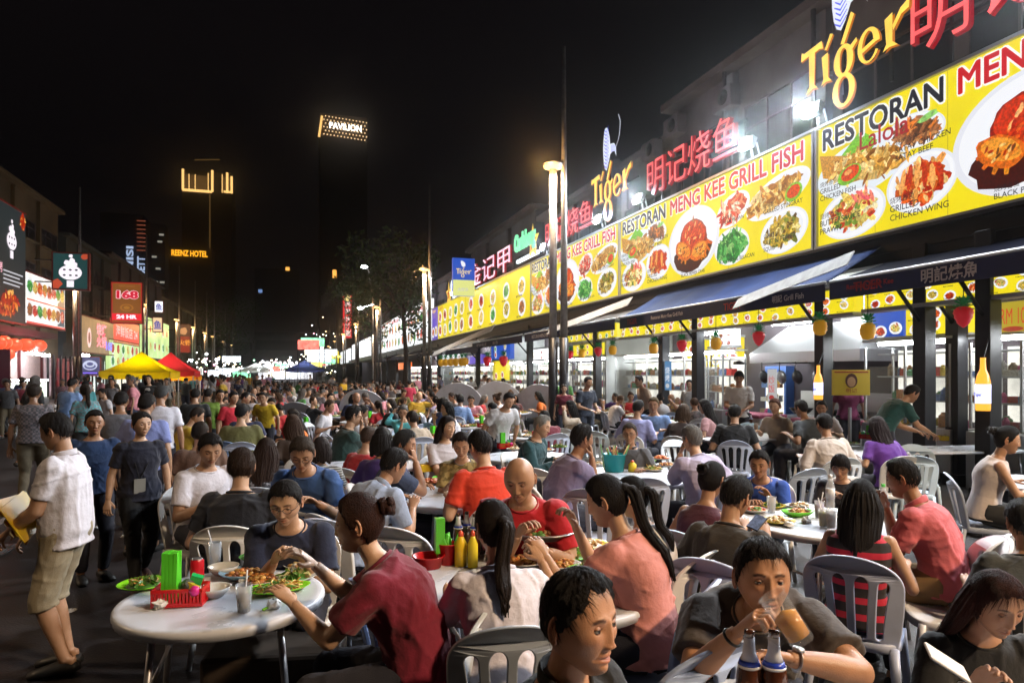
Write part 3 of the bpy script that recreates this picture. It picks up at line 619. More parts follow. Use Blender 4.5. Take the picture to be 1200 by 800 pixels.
# air conditioners and a pipe on the near wall
for i, (px, py) in enumerate(((858, 118), (797, 150), (770, 178), (722, 200))):
    p = onX(px, py, 11.9); t = thing('air_conditioner', ['air conditioner unit under the big dark window', 'air conditioner unit by the pilaster', 'air conditioner unit above the red fish sign', 'small air conditioner unit near the cat emblem'][i], 'air conditioner', p, 0, 'air conditioner units on the shophouses')
    b = MB(); b.box((11.7, p[1], p[2]), (.35, .85, .6)); bevel(b.build('casing', M_wallgrey, t), .02); b = MB(); b.lathe([(.22, 0), (.22, .02), (.05, .03)], (11.515, p[1] - .1, p[2]), 16, rot=rotm(ry=-90)); b.build('fan_grille', M_dark, t, True)
for y in (9.55, 13.2, 16.7):
    b = MB(); b.tube([(11.7, y, 6.4), (11.7, y, 10.5)], .06, 8); tag(b.build('drain_pipe', M_walldark, None, True), {9.55: 'drain pipe at the corner of the tall brown shophouse', 13.2: 'drain pipe between the two wide dark windows', 16.7: 'drain pipe past the wide dark windows'}[y], 'pipe')
# ------------------------------------------------------------------ stall interiors
M_int = mat('stall_wall', (.52, .54, .52), .6, vary=.2, vs=1); M_shelf = mat('shelf_metal', (.5, .52, .53), .35, .6)
M_glass = mat('display_glass', (.9, .95, .95), .03, alpha=.16, spec=.6)
def column(X, y, label, wd=.22, z=3.75):
    t = thing('steel_column', label, 'column', (X, y, 0), 0, 'dark columns of the stall fronts'); b = MB(); b.box((X, y, z / 2), (wd, wd, z)); bevel(b.build('shaft', M_dark, t), .01)
    b = MB(); b.box((X, y, .12), (wd + .1, wd + .1, .24)); bevel(b.build('base', M_dark, t), .01); b = MB(); b.tube([(X - .1, y, 2.6), (X - .55, y, 3.1)], .03, 8); b.build('brace', M_dark, t, True)
CL = {965: 'column with the smaller bottle light', 1083: 'column beside the bending man in green', 1158: 'column with the larger bottle light', 1121: 'column between the glass cabinets behind the plain table', 818: 'column behind the chef in the black cap', 778: 'column past the chef', 700: 'column behind the standing man in navy', 621: 'column left of the twin lamp posts', 560: 'column near the tall folded tables'}
for px, X in ((965, 9.05), (1083, 9.05), (1158, 9.0), (1121, 9.9), (818, 9.05), (778, 9.3), (700, 9.05), (621, 9.05), (560, 9.05)): column(X, Yx(px, X), 'dark square ' + CL[px])
for i, y in enumerate((44, 50, 56, 63, 70)): column(9.05, y, 'far dark stall column, number ' + ['one', 'two', 'three', 'four', 'five'][i] + ' past the second lamp post')
b = MB(); b.box((13.05, 60, 1.9), (.1, 122, 3.8)); o = b.build('stall_back_wall', M_int); tag(o, 'pale tiled back wall behind all the food stalls', 'wall')
b = MB(); b.box((11.1, 60, 3.86), (4.0, 121, .1)); o = b.build('stall_ceiling', M_int); tag(o, 'low pale ceiling over the food stalls', 'ceiling')
for i, y in enumerate((-.9, 20.1, 33, 47)):
    b = MB(); b.box((11.3, y, 1.9), (3.4, .1, 3.7)); o = b.build('stall_partition', M_int); tag(o, ['pale partition wall at the near end of the stalls', 'pale partition wall past the chef stall', 'pale partition wall behind the folded tables', 'pale partition wall by the white board stalls'][i], 'wall')
def goods(X, y0, y1, z, n, mb, hmax=.24, depth=.25):
    for i in range(n):
        y = y0 + (y1 - y0) * (i + RNG.rand() * .7) / n; h = hmax * (.45 + .55 * RNG.rand()); r_ = .035 + .05 * RNG.rand()
        c = [(.55, .05, .04), (.6, .6, .58), (.75, .55, .08), (.08, .25, .1), (.5, .2, .05), (.15, .25, .5), (.8, .78, .7), (.4, .3, .2), (.7, .1, .3)][RNG.randint(9)]
        x = X + (RNG.rand() - .5) * depth
        if i % 3: mb.lathe([(r_, 0), (r_ * 1.04, h * .1), (r_, h * .75), (r_ * .5, h * .9), (r_ * .45, h)], (x, y, z), 9, col=c)
        else: mb.box((x, y, z + h * .35), (.16, .2, h * .7), rotm(rz=RNG.rand() * 20), col=c)
M_goods = mat('packed_goods', (.5, .5, .5), .4, vcol=True, vary=.3, vs=30)
M_back = emat('cabinet_back_light', 1.25, (.95, .93, .82), vary=.35, vs=2.5, sample='FRONT_BACK')
STALLS = [(.6, 4.2, 'shelf stall biggest the viewer'), (4.4, 6.7, 'glass shelf stall behind the larger bottle light'), (6.95, 7.8, 'narrow shelf between the two columns'), (8.05, 9.8, 'glass cabinet behind the bending man in green'), (14.0, 15.3, 'small shelf stall beside the chef'), (15.7, 19.8, 'glass stall behind the standing man in navy'), (20.6, 24.5, 'stall behind the twin lamp posts'), (25.0, 29.0, 'stall past the twin lamp posts'), (30, 32.7, 'stall by the folded tables'), (34, 39, 'stall below the purple menu strip'), (40, 46, 'stall under the huge white board'), (48, 54, 'distant stall, first past the white boards'), (56, 64, 'distant stall, second past the white boards')]
for i, (y0, y1, lb) in enumerate(STALLS):
    t = thing('food_stall', 'lit ' + lb + ', stacked with jars and packets', 'food stall', (10.2, (y0 + y1) / 2, 0), 0, 'lit food stalls'); W = y1 - y0; yc = (y0 + y1) / 2; X = 10.1
    b = MB(); b.box((X, yc, .48), (.7, W, .9)); bevel(b.build('counter', M_steel, t), .01)
    b = MB()
    for z in (1.35, 1.75, 2.15): b.box((X + .15, yc, z), (.38, W - .1, .025))
    for y in (y0 + .04, yc, y1 - .04):
        b.box((X - .30, y, 1.62), (.035, .035, 1.3)); b.box((X + .33, y, 1.62), (.035, .035, 1.3))
    b.build('shelf_frame', M_shelf, t)
    b = MB(); n = max(6, int(W * 7))
    for z in (.94, 1.365, 1.765): goods(X + .12, y0 + .15, y1 - .15, z, n, b)
    b.build('goods_display', M_goods, t, colors=True, smooth=False)['kind'] = 'stuff'
    b = MB(); b.box((X - .33, yc, 1.45), (.008, W - .08, .95)); b.build('glass_pane', M_glass, t)
    b = MB(); b.box((X + .40, yc, 1.62), (.02, W - .2, 1.2)); b.build('lit_back_panel', M_back, t)
    b = MB(); b.box((X - .02, yc, 2.33), (.08, W * .9, .05)); b.build('tube_light', M_tube, t)
    b = MB(); b.box((X + .02, yc, 2.38), (.7, W, .04)); b.build('canopy_top', M_shelf, t)
    # back shelf
    b = MB()
    for z in (.9, 1.4, 1.9): b.box((12.75, yc, z), (.4, W, .03))
    b.build('back_shelf', M_shelf, t); b = MB()
    for z in (.92, 1.42, 1.92): goods(12.7, y0 + .1, y1 - .1, z, int(W * 4), b, .3)
    b.build('goods_on_back_shelf', M_goods, t, colors=True)['kind'] = 'stuff'
for i, y in enumerate((2, 5.5, 9, 12, 14.5, 17.5, 22, 27, 31.5, 37, 43, 51, 60)):
    b = MB(); b.box((11.4, y, 3.72), (.12, 1.5, .05)); o = b.build('ceiling_tube_light', M_tube); tag(o, 'white ceiling tube light over ' + (STALLS[i][2] if i < 13 else 'far stall'), 'tube light', 'ceiling tube lights')
for px0, px1, py in ((905, 950, 380), (815, 862, 392)):
    a = onX(px0, py, 9.5); c = onX(px1, py - 4, 9.5); b = MB(); b.tube([a, c], .03, 8); tag(b.build('tube_light', M_tube, None, True), 'slanting white tube light near ' + ('the yellow pineapple lantern' if px0 > 900 else 'the red lantern over the chef'), 'tube light')
# menu light boxes inside, above the counters
for y0, y1, z, h, X, base, lb in ((4.3, 6.8, 2.45, .62, 10.0, 'yellow', 'yellow dish board above the shelves behind the larger bottle light'), (8.0, 9.1, 2.45, .55, 10.0, 'yellow', 'small yellow board above the glass cabinet with greens'), (14.2, 15.2, 2.5, .4, 10.2, 'white', 'small white board above the shelf beside the chef'),
        (15.8, 17.0, 2.0, .8, 11.5, 'yellow', 'yellow poster board deep inside the glass stall'), (17.4, 18.6, 2.0, .8, 11.5, 'yellow', 'second yellow poster board deep in the glass stall'), (20.8, 23.5, 2.45, .4, 9.9, 'yellow', 'yellow strip board behind the twin lamp posts'),
        (25.2, 28.5, 2.4, .45, 9.9, 'white', 'white strip board past the twin lamp posts'), (40, 46, 2.3, .8, 9.7, 'white', 'white lower board under the huge white board')):
    menu_board(0, 0, z, h, lb, base=base, y0=y0, y1=y1, X=X, n=6, kinds=('noodle', 'crab', 'prawn'))
M_y2 = mat('poster_yellow', (.75, .52, .03), .5)
menu_board(0, 0, 2.45, .6, 'blue beer board with golden word above the glass cabinet', base=M_blue, y0=9.15, y1=9.8, X=10.0, n=2, title=('Tiger', (1., .85, .5)))
menu_board(0, 0, 2.5, .85, 'orange and blue board hanging behind the folded tables', base=M_blue, y0=30.3, y1=33.5, X=9.6, n=4, title=('Tiger', (1., .55, .1)))
menu_board(0, 0, 1.5, .95, 'glowing yellow crab picture board behind the folded tables', base='yellow', y0=31.0, y1=33.2, X=9.6, n=2, kinds=('crab',))
menu_board(0, 0, 2.35, .5, 'purple menu strip with yellow prices under the white board', base=M_purp, y0=35.2, y1=39, X=9.6, n=4, title=('RM 10 RM 15', (1., .9, .1)))
menu_board(0, 0, 2.2, .6, 'orange lit menu strip of a distant stall', base=emat('lightbox_orange', 1.2, (1., .2, .04), sample='FRONT_BACK'), y0=58, y1=66, X=9.4, n=4)
# fume hood and cooking range behind the chef
t = thing('fume_hood', 'large stainless fume hood above the cooking range', 'fume hood', (11.5, 12, 2), 0); b = MB(); x0, x1, y0, y1 = 10.3, 12.6, 10.4, 13.7
V = [(x0, y0, 2.05), (x1, y0, 2.05), (x1, y1, 2.05), (x0, y1, 2.05), (x0 + .0, y0, 2.28), (x1, y0, 2.28), (x1, y1, 2.28), (x0, y1, 2.28), (x0 + .7, y0 + .5, 2.9), (x1, y0 + .5, 2.9), (x1, y1 - .5, 2.9), (x0 + .7, y1 - .5, 2.9)]
b.add(V, [(0, 1, 5, 4), (1, 2, 6, 5), (2, 3, 7, 6), (3, 0, 4, 7), (4, 5, 9, 8), (5, 6, 10, 9), (6, 7, 11, 10), (7, 4, 8, 11), (8, 9, 10, 11)]); b.build('hood', M_steel, t); b = MB(); b.box((12.0, 12, 3.3), (.6, .7, .8)); b.build('duct', M_steel, t)
t = thing('cooking_range', 'stainless cooking range with woks below the fume hood', 'stove', (11.4, 12, 0), 0); b = MB(); b.box((11.2, 12, .42), (.9, 3.0, .84)); b.box((11.62, 12, 1.1), (.05, 3.0, .6)); bevel(b.build('range_body', M_steel, t), .01)
for k in range(3):
    b = MB(); b.lathe([(.02, 0), (.15, .02), (.26, .12), (.27, .12), (.16, .0), (.02, -.02)], (11.1, 11.1 + k * .9, .9), 18); b.build('wok', M_dark, t, True)
for i, (x, y) in enumerate(((10.0, 10.9), (10.0, 13.1))):
    t = thing('ice_chest', ['white ice chest with pink lid beside the column', 'white ice chest with pink lid in front of the chef'][i], 'ice chest', (x, y, 0), 0); b = MB(); b.box((x, y, .42), (.7, 1.2, .8)); bevel(b.build('chest_body', M_white, t), .03); b = MB(); b.box((x, y, .87), (.74, 1.24, .08)); bevel(b.build('lid', mat('pink_plastic', (.5, .12, .2), .4), t), .02)

for i, (px, py, X, c, lb) in enumerate(((1000, 425, 12.9, (.7, .05, .05), 'red and white poster on the back wall by the yellow poster board'), (1188, 372, 10.6, (.8, .6, .05), 'yellow price poster above the shelves at the picture edge'), (872, 440, 12.9, (.75, .75, .7), 'white price list hanging behind the cook'), (905, 452, 10.2, (.8, .8, .8), 'narrow white price card with red writing'), (640, 424, 11.5, (.05, .4, .15), 'green poster behind the twin lamp posts'), (1110, 440, 11.0, (.85, .85, .85), 'no smoking notice between the dark columns'), (783, 440, 9.25, (.1, .35, .7), 'blue poster on the column past the chef'), (752, 428, 11.2, (.8, .5, .05), 'orange picture poster in the glass stall'))):
    p = onX(px, py, X); H = .75 if i in (3, 6) else .5; W = .3 if i in (3, 6) else .55; t = thing('wall_poster', lb, 'poster', p, 0); b = MB(); b.box(p, (.02, W, H)); b.build('poster_sheet', emat('poster_%s' % 'red gold white card green notice blue orange'.split()[i], .55, c), t)
    cv = Canvas((X - .018, p[1] + W / 2, p[2] - H / 2), (0, -1, 0), (0, 0, 1), W, H); ml = MB(); k = [(.9, .9, .9), (.6, .02, .02), (.05, .05, .05), (.6, .02, .02), (.9, .9, .8), (.5, .02, .02), (.9, .9, .9), (.5, .02, .02)][i]
    cv.text(ml, ['烧鱼', 'RM 10', '海鲜', '炒\n饭', '福', 'NO', '烧\n烤', '鱼'][i], W * .15, H * .3, H * .5, .004, k, 0, w=W * .7); cv.disc(ml, W * .5, H * .15, W * .3, H * .08, .003, np.array(k) * .6, 14); ml.build('lettering', M_prn, t, colors=True)
for i, (y, c) in enumerate(((11.0, 0), (11.5, 1), (12.1, 0), (12.6, 1), (13.2, 0))):
    t = thing('hanging_pan', ['wok', 'steel ladle pan', 'second wok', 'second steel pan', 'third wok'][i] + ' hanging below the fume hood rail', 'pan', (10.3, y, 2.0), 0, 'pans hanging under the fume hood'); b = MB(); b.lathe([(.01, 0), (.10, .02), (.15, .06), (.155, .06), (.10, .0), (.01, -.02)], (10.25, y, 1.72), 18, rot=rotm(ry=80)); b.build('pan_bowl', M_dark if c == 0 else M_metalp, t, True); b = MB(); b.tube([(10.25, y, 1.86), (10.25, y, 2.06)], .012, 6); b.build('handle', M_dark, t, True)
for i, (y, cc) in enumerate(((20.3, (.75, .04, .05)), (14.6, (.08, .2, .6)))):
    t = thing('drinks_fridge', ['red drinks fridge with a lit glass door behind the twin lamp posts', 'blue drinks fridge with a lit glass door beside the chef stall'][i], 'fridge', (11.9, y, 0), 0); b = MB(); b.box((12.1, y, 1.0), (.7, .8, 2.0)); b.build('fridge_body', mat('fridge_%s' % 'ab'[i], cc, .4), t); b = MB(); b.box((11.735, y, 1.05), (.02, .66, 1.5)); b.build('lit_door', M_back, t); b = MB()
    for z in (.4, .75, 1.1, 1.45): goods(11.66, y - .28, y + .3, z, 7, b, .24, .02)
    b.build('bottle_display', M_goods, t, colors=True)['kind'] = 'stuff'
# ================================================================== opposite (shadowed) side of the street
XL = -14.5
block(36, 58, -16.5, 13.5, 'olive tan shophouse above the lantern emblem signs', M_walltan, -1, 5, (8.5, 11.2), wh=1.2)
block(58, 72, -16.2, 12.0, 'teal shadowed shophouse behind the red 168 sign', M_wallteal, -1, 4, (7.5, 10.0), wh=1.2)
block(72, 100, -16.6, 13.0, 'dark shophouse behind the street lamps of the canopies', M_walldark, -1, 6, (7.5, 10.2), wh=1.2)
block(100, 150, -17, 12.0, 'tan distant shophouse past the dark brown hanging sign', M_walltan, -1, 8, (7.5,), wh=1.2)
block(6, 35.9, -16.5, 12.5, 'dark shophouse out of frame beyond the red shutter', M_walldark, -1, 6, (8.5,))
def dir_sign(px0, px1, z0, H, label, m, draw, X=XL, es=None):
    """sign box on the opposite side, facing the street"""
    ya, yb = sorted((abs(Yx(px0, X)), abs(Yx(px1, X)))); W = yb - ya
    t = thing('shop_sign', label, 'sign', (X, ya, z0), 0); b = MB(); b.box((X - .13, (ya + yb) / 2, z0 + H / 2), (.25, W, H)); b.build('light_box', m, t)
    f = MB()
    for zz in (z0 - .04, z0 + H + .04): f.box((X - .12, (ya + yb) / 2, zz), (.32, W + .1, .08))
    f.build('frame', M_redmet, t)
    cv = Canvas((X + .006, ya, z0), (0, 1, 0), (0, 0, 1), W, H); mp = MB(); mf = MB(); draw(cv, mp, mf, W, H)
    if mp.n: mp.build('printed_design', M_prn, t, colors=True)
    if mf.n: mf.build('dish_print', M_prt, t, colors=True)
    return t
M_redmet = mat('red_metal', (.25, .03, .02), .5)
M_dklb = emat('lightbox_black', 1.0, (.02, .028, .03)); M_beige = emat('lightbox_beige', 1., (.35, .22, .10), vary=.2, vs=1)
def zof(px, py, X): return float(onX(px, py, X)[2])
def emblem(cv, mp, cx, cy, s):
    c = (1.1, 1.0, 1.08)
    cv.disc(mp, cx, cy, .52 * s, .38 * s, .008, c, 26); cv.rect(mp, cx - .16 * s, cy - .75 * s, .32 * s, .42 * s, .0085, c)
    for a, b, r in ((-.15, .5, .14), (.08, .62, .13), (.02, .85, .09), (.2, .42, .12), (-.02, .42, .14)): cv.disc(mp, cx + a * s, cy + b * s, r * s, r * s, .009, c, 12, 0, .2)
    for i in (-1, 0, 1):
        for j in (-.5, .5): cv.disc(mp, cx + i * .27 * s, cy + j * .28 * s, .07 * s, .05 * s, .011, (.03, .05, .05), 10)
    cv.rect(mp, cx - .18 * s, cy - .42 * s, .36 * s, .05 * s, .011, (.03, .05, .05))
def D1(cv, mp, mf, W, H):
    emblem(cv, mp, W * .55, H * .70, 1.25)
    for k in range(4): cv.rect(mp, W * .3, H * (.42 - .035 * k), W * (.6 - .1 * (k % 2)), H * .012, .006, (.6, .6, .65))
    cv.text(mp, '烧烤', .1, H * .40, .55, .006, (1.2, .6, .7), .005)
    dish(cv, mp, mf, W * .45, H * .14, 1.5, .75, 'crab', 10, .004, 80, False, .95)
    for a, b in ((.08, .62), (.9, .92)): dish(cv, mp, mf, W * a, H * b, .45, .6, 'crab', 0, .004, 22, False, .9)
z0 = zof(15, 377, XL)
dir_sign(-9, 30, z0, 6.2, 'tall black shop sign with white lantern emblem and grilled meat picture', M_dklb, D1)
def D2(cv, mp, mf, W, H):
    cv.rect(mp, 0, H * .46, W, .08, .01, (.8, .1, .05)); cv.rect(mp, 0, 0, W, .12, .01, (.9, .12, .1))
    cv.rect(mp, W * .78, .15, W * .2, H * .9 - .15, .003, (.05, .12, .16))
    kinds = ['satay', 'prawn', 'green', 'noodle', 'wing', 'fish']
    for i in range(16):
        x = W * (.07 + (i % 8) * .12); y = H * (.27 if i < 8 else .74); dish(cv, mp, mf, x, y, .55, .5, kinds[i % 6], 0, .012, 30, i % 2 == 0, .8)
    cv.text(mp, '烤鱼 海鲜', W * .3, H * .57, .5, .03, (1., .15, .1), .0)
M_screen = emat('screen_white', 1.35, (.9, .85, .8), vary=.25, vs=.8, sample='FRONT_BACK')
dir_sign(31, 76, z0 + .1, 2.9, 'bright picture menu board below the black lantern emblem sign', M_screen, D2)
def hang_sq(px0, px1, py0, py1, X, label, m, draw, dp=.35, pole=True):
    Z = abs(depthX((px0 + px1) / 2, X)); p = at((px0 + px1) / 2, (py0 + py1) / 2, Z); wd = (px1 - px0) * Z / FPX; h = (py1 - py0) * Z / FPX
    t = thing('hanging_sign', label, 'sign', (p[0], p[1], p[2] - h / 2), 0)
    b = MB(); b.box(p, (wd, dp, h)); b.build('light_box', m, t); b = MB(); q = .06
    for sx in (-1, 1): b.box((p[0] + sx * wd / 2, p[1], p[2]), (q, dp + .04, h + q))
    for sz in (-1, 1): b.box((p[0], p[1], p[2] + sz * h / 2), (wd - q - .004, dp + .036, q))
    b.build('frame', M_redmet, t)
    cv = Canvas((p[0] - wd / 2, p[1] - dp / 2 - .012, p[2] - h / 2), (1, 0, 0), (0, 0, 1), wd, h); mp = MB(); mf = MB(); draw(cv, mp, mf, wd, h); mp.build('printed_design', M_prn, t, colors=True)
    if mf.n: mf.build('dish_print', M_prt, t, colors=True)
    b = MB(); b.box((p[0] - wd / 2 - .4, p[1] + .05, p[2] + h * .3), (.9, .06, .06)); b.box((p[0] - wd / 2 - .4, p[1] + .05, p[2] - h * .3), (.9, .06, .06)); b.build('bracket', M_dark, t)
    return t
def D3(cv, mp, mf, W, H): 
    cv.rect(mp, .05, .05, W - .1, H - .1, .002, (.012, .05, .05)); emblem(cv, mp, W * .5, H * .46, W * .62)
    cv.disc(mp, W * .12, H * .14, W * .14, H * .14, .004, (.55, .07, .03), 9, 0, .5); cv.disc(mp, W * .9, H * .92, W * .1, H * .08, .004, (.5, .07, .03), 9, 0, .5)
hang_sq(65.5, 102, 297, 339.5, -11.0, 'square dark sign with white lantern emblem fixed to the thick lamp post', M_dklb, D3)
def D4(cv, mp, mf, W, H):
    cv.rect(mp, .1, .1, W - .2, H - .2, .002, (.23, .075, .012)); cv.text(mp, '168', W * .17, H * .60, H * .2, .010, (.7, .01, .04), .05, w=W * .70)
    for dx, dy in ((-.03, .0), (.03, 0), (0, .03), (0, -.03)): cv.text(mp, '168', W * .17 + dx, H * .60 + dy, H * .2, .006, (1.2, .75, .8), .07, w=W * .70)
    cv.rect(mp, .06, H * .07, W - .12, H * .17, .004, (.9, .01, .03)); cv.text(mp, '24 HR', W * .17, H * .11, H * .10, .008, (1.2, 1., 1.1), .06, w=W * .66)
    cv.text(mp, 'RESTORAN', W * .25, H * .88, H * .05, .006, (.35, .13, .03), .02, w=W * .5)
    for k in range(3): cv.disc(mp, W * .5, H * .38, W * (.22 - k * .06), H * (.09 - k * .025), .005 + k * .001, [(.38, .14, .02), (.23, .075, .012), (.4, .16, .02)][k], 20)
M_brownlb = emat('lightbox_brown', 1, (.45, .02, .015)); hang_sq(133, 165.5, 331, 379, -11.6, 'red bordered brown hanging sign reading 168 and 24 HR', M_brownlb, D4)
def D5(cv, mp, mf, W, H):
    c = (1.25, .12, .22)
    cv.disc(mp, W * .2, H * .42, .55, .75, .01, (1.1, .75, .7), 20); cv.disc(mp, W * .2, H * .42, .28, .42, .012, (.35, .1, .06), 16)
    for dx in (-.05, .05, 0): cv.text(mp, '烧烤\n火锅', W * .42 + dx, H * .18, H * .72, .01 + (dx == 0) * .004, (1.2, .62, .65) if dx == 0 else c, .01 if dx == 0 else .03, w=W * .32)
    cv.text(mp, '168', W * .72, H * .12, H * .28, .02, (.35, .3, 1.3), .04, w=W * .22)
dir_sign(96, 133, zof(97, 412, XL), 2.6, 'wide beige shop sign with glowing red stacked characters', M_beige, D5)
M_rlb = emat('lightbox_pinkred', 1.05, (.9, .10, .07), vary=.15, vs=1, sample='FRONT_BACK')
def D6(cv, mp, mf, W, H): cv.text(mp, '海鲜饭店 24', W * .08, H * .25, H * .5, .008, (1.3, .7, .7), .005, w=W * .84)
dir_sign(133, 163, zof(133, 400, XL), 2.0, 'pinkish red lightbox with pale characters below the 168 sign', M_rlb, D6)
def D7(cv, mp, mf, W, H):
    for i in range(12): dish(cv, mp, mf, W * (.1 + (i % 6) * .16), H * (.3 if i < 6 else .72), .6, .5, ['green', 'noodle', 'crab', 'prawn'][i % 4], 0, .006, 20, i % 2 == 0, .85)
M_glb = emat('lightbox_greenish', 1.1, (.62, .85, .35), vary=.3, vs=.6, sample='FRONT_BACK')
dir_sign(128, 163, zof(128, 433, XL), 2.5, 'pale green picture menu under the pinkish red lightbox', M_glb, D7)
dir_sign(167, 198, zof(167, 418, XL) , 4.2, 'greenish yellow picture menu behind the red canopy', M_glb, D7)
M_cyan = emat('neon_cyan', 1.2, (.03, .8, .55)); b = MB(); b.box((XL + .2, (Yx(167, XL) + Yx(198, XL)) / 2, zof(182, 423, XL) - .6), (.1, abs(Yx(198, XL) - Yx(167, XL)), .3)); tag(b.build('neon_strip', M_cyan), 'cyan neon strip under the greenish yellow picture menu', 'neon strip')
def D8(cv, mp, mf, W, H):
    cv.disc(mp, W / 2, H * .55, W * .36, H * .26, .006, (.55, .6, .8), 24)
    for k in range(3): cv.disc(mp, W / 2, H * (.5 + .06 * k), W * (.28 - .06 * k), H * (.15 - .03 * k), .008 + k * .002, [(.02, .03, .2), (.5, .55, .7), (.02, .03, .2)][k], 20)
    cv.rect(mp, W * .15, H * .12, W * .7, H * .05, .006, (.3, .15, 1.2))
M_dblue = emat('lightbox_darkblue', 1, (.012, .018, .12)); hang_sq(96, 117, 418, 440, -12.6, 'round white emblem on a dark blue hanging sign', M_dblue, D8)
def D9(cv, mp, mf, W, H):
    cv.disc(mp, W * .5, H * .75, W * .3, H * .13, .006, (.65, .3, .12), 14, 0, .3); cv.text(mp, '火锅', W * .15, H * .25, H * .2, .006, (.9, .35, .05), .03); cv.rect(mp, .05, .05, W - .1, H * .55, .003, (.30, .02, .01))
hang_sq(208, 222.5, 380, 413, -11.6, 'dark brown and red hanging sign between two street lamps', emat('lightbox_brown2', 1, (.10, .035, .02)), D9)
def D10(cv, mp, mf, W, H): cv.text(mp, '鱼', W * .1, H * .2, H * .6, .006, (.1, .1, .4), .03, w=W * .8)
hang_sq(182, 191, 353, 366, -11.9, 'small white lit cube sign on a bracket', M_wht, D10)
hang_sq(180, 190, 372, 389, -11.9, 'small cream lit sign under the white cube sign', emat('lightbox_cream', 1.1, (.9, .62, .35)), D10)
# red shutter, lanterns and glowing counter of the first opposite shop
yA, yB = Yx(4, XL), Yx(60, XL)
t = thing('roller_shutter', 'pale roller shutter washed in red light below the bright picture menu board', 'shutter', (XL - .6, yA, 0), 0)
b = MB(); k = 0; z = .1
while z < 3.5: b.box((XL - .6 + (.012 if k % 2 else 0), (yA + yB) / 2, z), (.03, yB - yA, .095)); z += .1; k += 1
b.build('shutter_slats', mat('shutter_paint', (.55, .42, .42), .5, vary=.15), t)
for yy in (yA, (yA + yB) / 2, yB): b = MB(); b.box((XL - .5, yy, 1.9), (.14, .14, 3.8)); b.build('guide_rail', mat('maroon_paint', (.10, .012, .015), .5), t)
b = MB(); b.box((XL - .5, 28, 4.2), (.9, 46, .35)); tag(b.build('fascia_beam', mat('maroon_paint'), None), 'maroon beam under the black and bright signs', 'beam')
M_lant = emat('paper_lantern', 1.25, (1.0, .10, .035), sample='FRONT_BACK')
def lantern(p, r, label, m=M_lant):
    t = thing('paper_lantern', label, 'lantern', p, 0, 'glowing red lanterns'); b = MB(); b.ball(p, (r, r, r * .85), 16, 10); b.build('lantern_shade', m, t, True)
    b = MB(); b.lathe([(r * .4, -.03), (r * .4, .03)], p + np.array([0, 0, r * .85]), 12); b.lathe([(r * .4, -.03), (r * .4, .03)], p - np.array([0, 0, r * .85]), 12); b.build('collar', M_dark, t, True)
for i, (px, py, r) in enumerate(((3, 401, .42), (15, 404, .42), (31, 404, .42), (45, 405, .42), (9, 415, .34), (-4, 402, .42))):
    lantern(onX(px, py, -13.8), r, ['red lantern at the picture edge beside the shutter', 'second red lantern over the shutter', 'third red lantern over the shutter, after a gap', 'fourth red lantern, at the end of the shutter', 'lower red lantern hanging below the others', 'red lantern just outside the picture'][i])
l = bpy.data.lights.new('lantern_glow', 'POINT'); l.energy = 60; l.color = (1, .12, .06); l.shadow_soft_size = .4
o = bpy.data.objects.new('lantern_glow', l); COL.objects.link(o); o.location = onX(25, 404, -13.2)
for i, (px, py) in enumerate(((38, 414), (52, 416), (100, 416))):
    p = onX(px, py, -13.9); b = MB(); b.box(p, (.1, 1.6, .12)); tag(b.build('tube_light', M_tube), ['white tube light under the red lanterns', 'second white tube light under the red lanterns', 'white tube light above the dark blue emblem sign'][i], 'tube light')
p = ground(30, 500); p = at(31, 470, 26.)
t = thing('display_counter', 'glowing glass drinks counter below the red shutter', 'counter', (p[0], p[1], 0), 0)
b = MB(); b.box((p[0], p[1], .45), (1.3, .6, .9)); b.build('counter', M_steel, t); b = MB(); b.box((p[0], p[1] + .2, 1.2), (1.2, .05, .55)); b.build('lit_panel', emat('counter_light', 1.6, (.85, .95, .8), vary=.3, vs=8, sample='FRONT_BACK'), t)
b = MB(); goods(p[0], p[1] - .2, p[1] + .1, .92, 1, b); 
for k in range(9): b.lathe([(.04, 0), (.04, .16), (.02, .2), (.02, .24)], (p[0] - .55 + k * .135, p[1] - .05, .91), 8, col=[(.5, .05, .05), (.6, .5, .1), (.1, .4, .1)][k % 3])
b.build('bottle_display', M_goods, t, colors=True)
b = MB(); b.box((p[0], p[1] + .15, 1.56), (1.3, .1, .06)); b.build('tube_light', M_tube, t)
# maroon banner at the very edge
b = MB(); p = at(2, 436, 24.); b.box(p, (.5, .08, 1.6)); b.box(p + np.array([0, 0, -1.5]), (.09, .09, 1.6)); tag(b.build('banner_sign', mat('maroon_banner', (.12, .01, .03), .6)), 'maroon banner on a white post at the picture edge', 'sign')
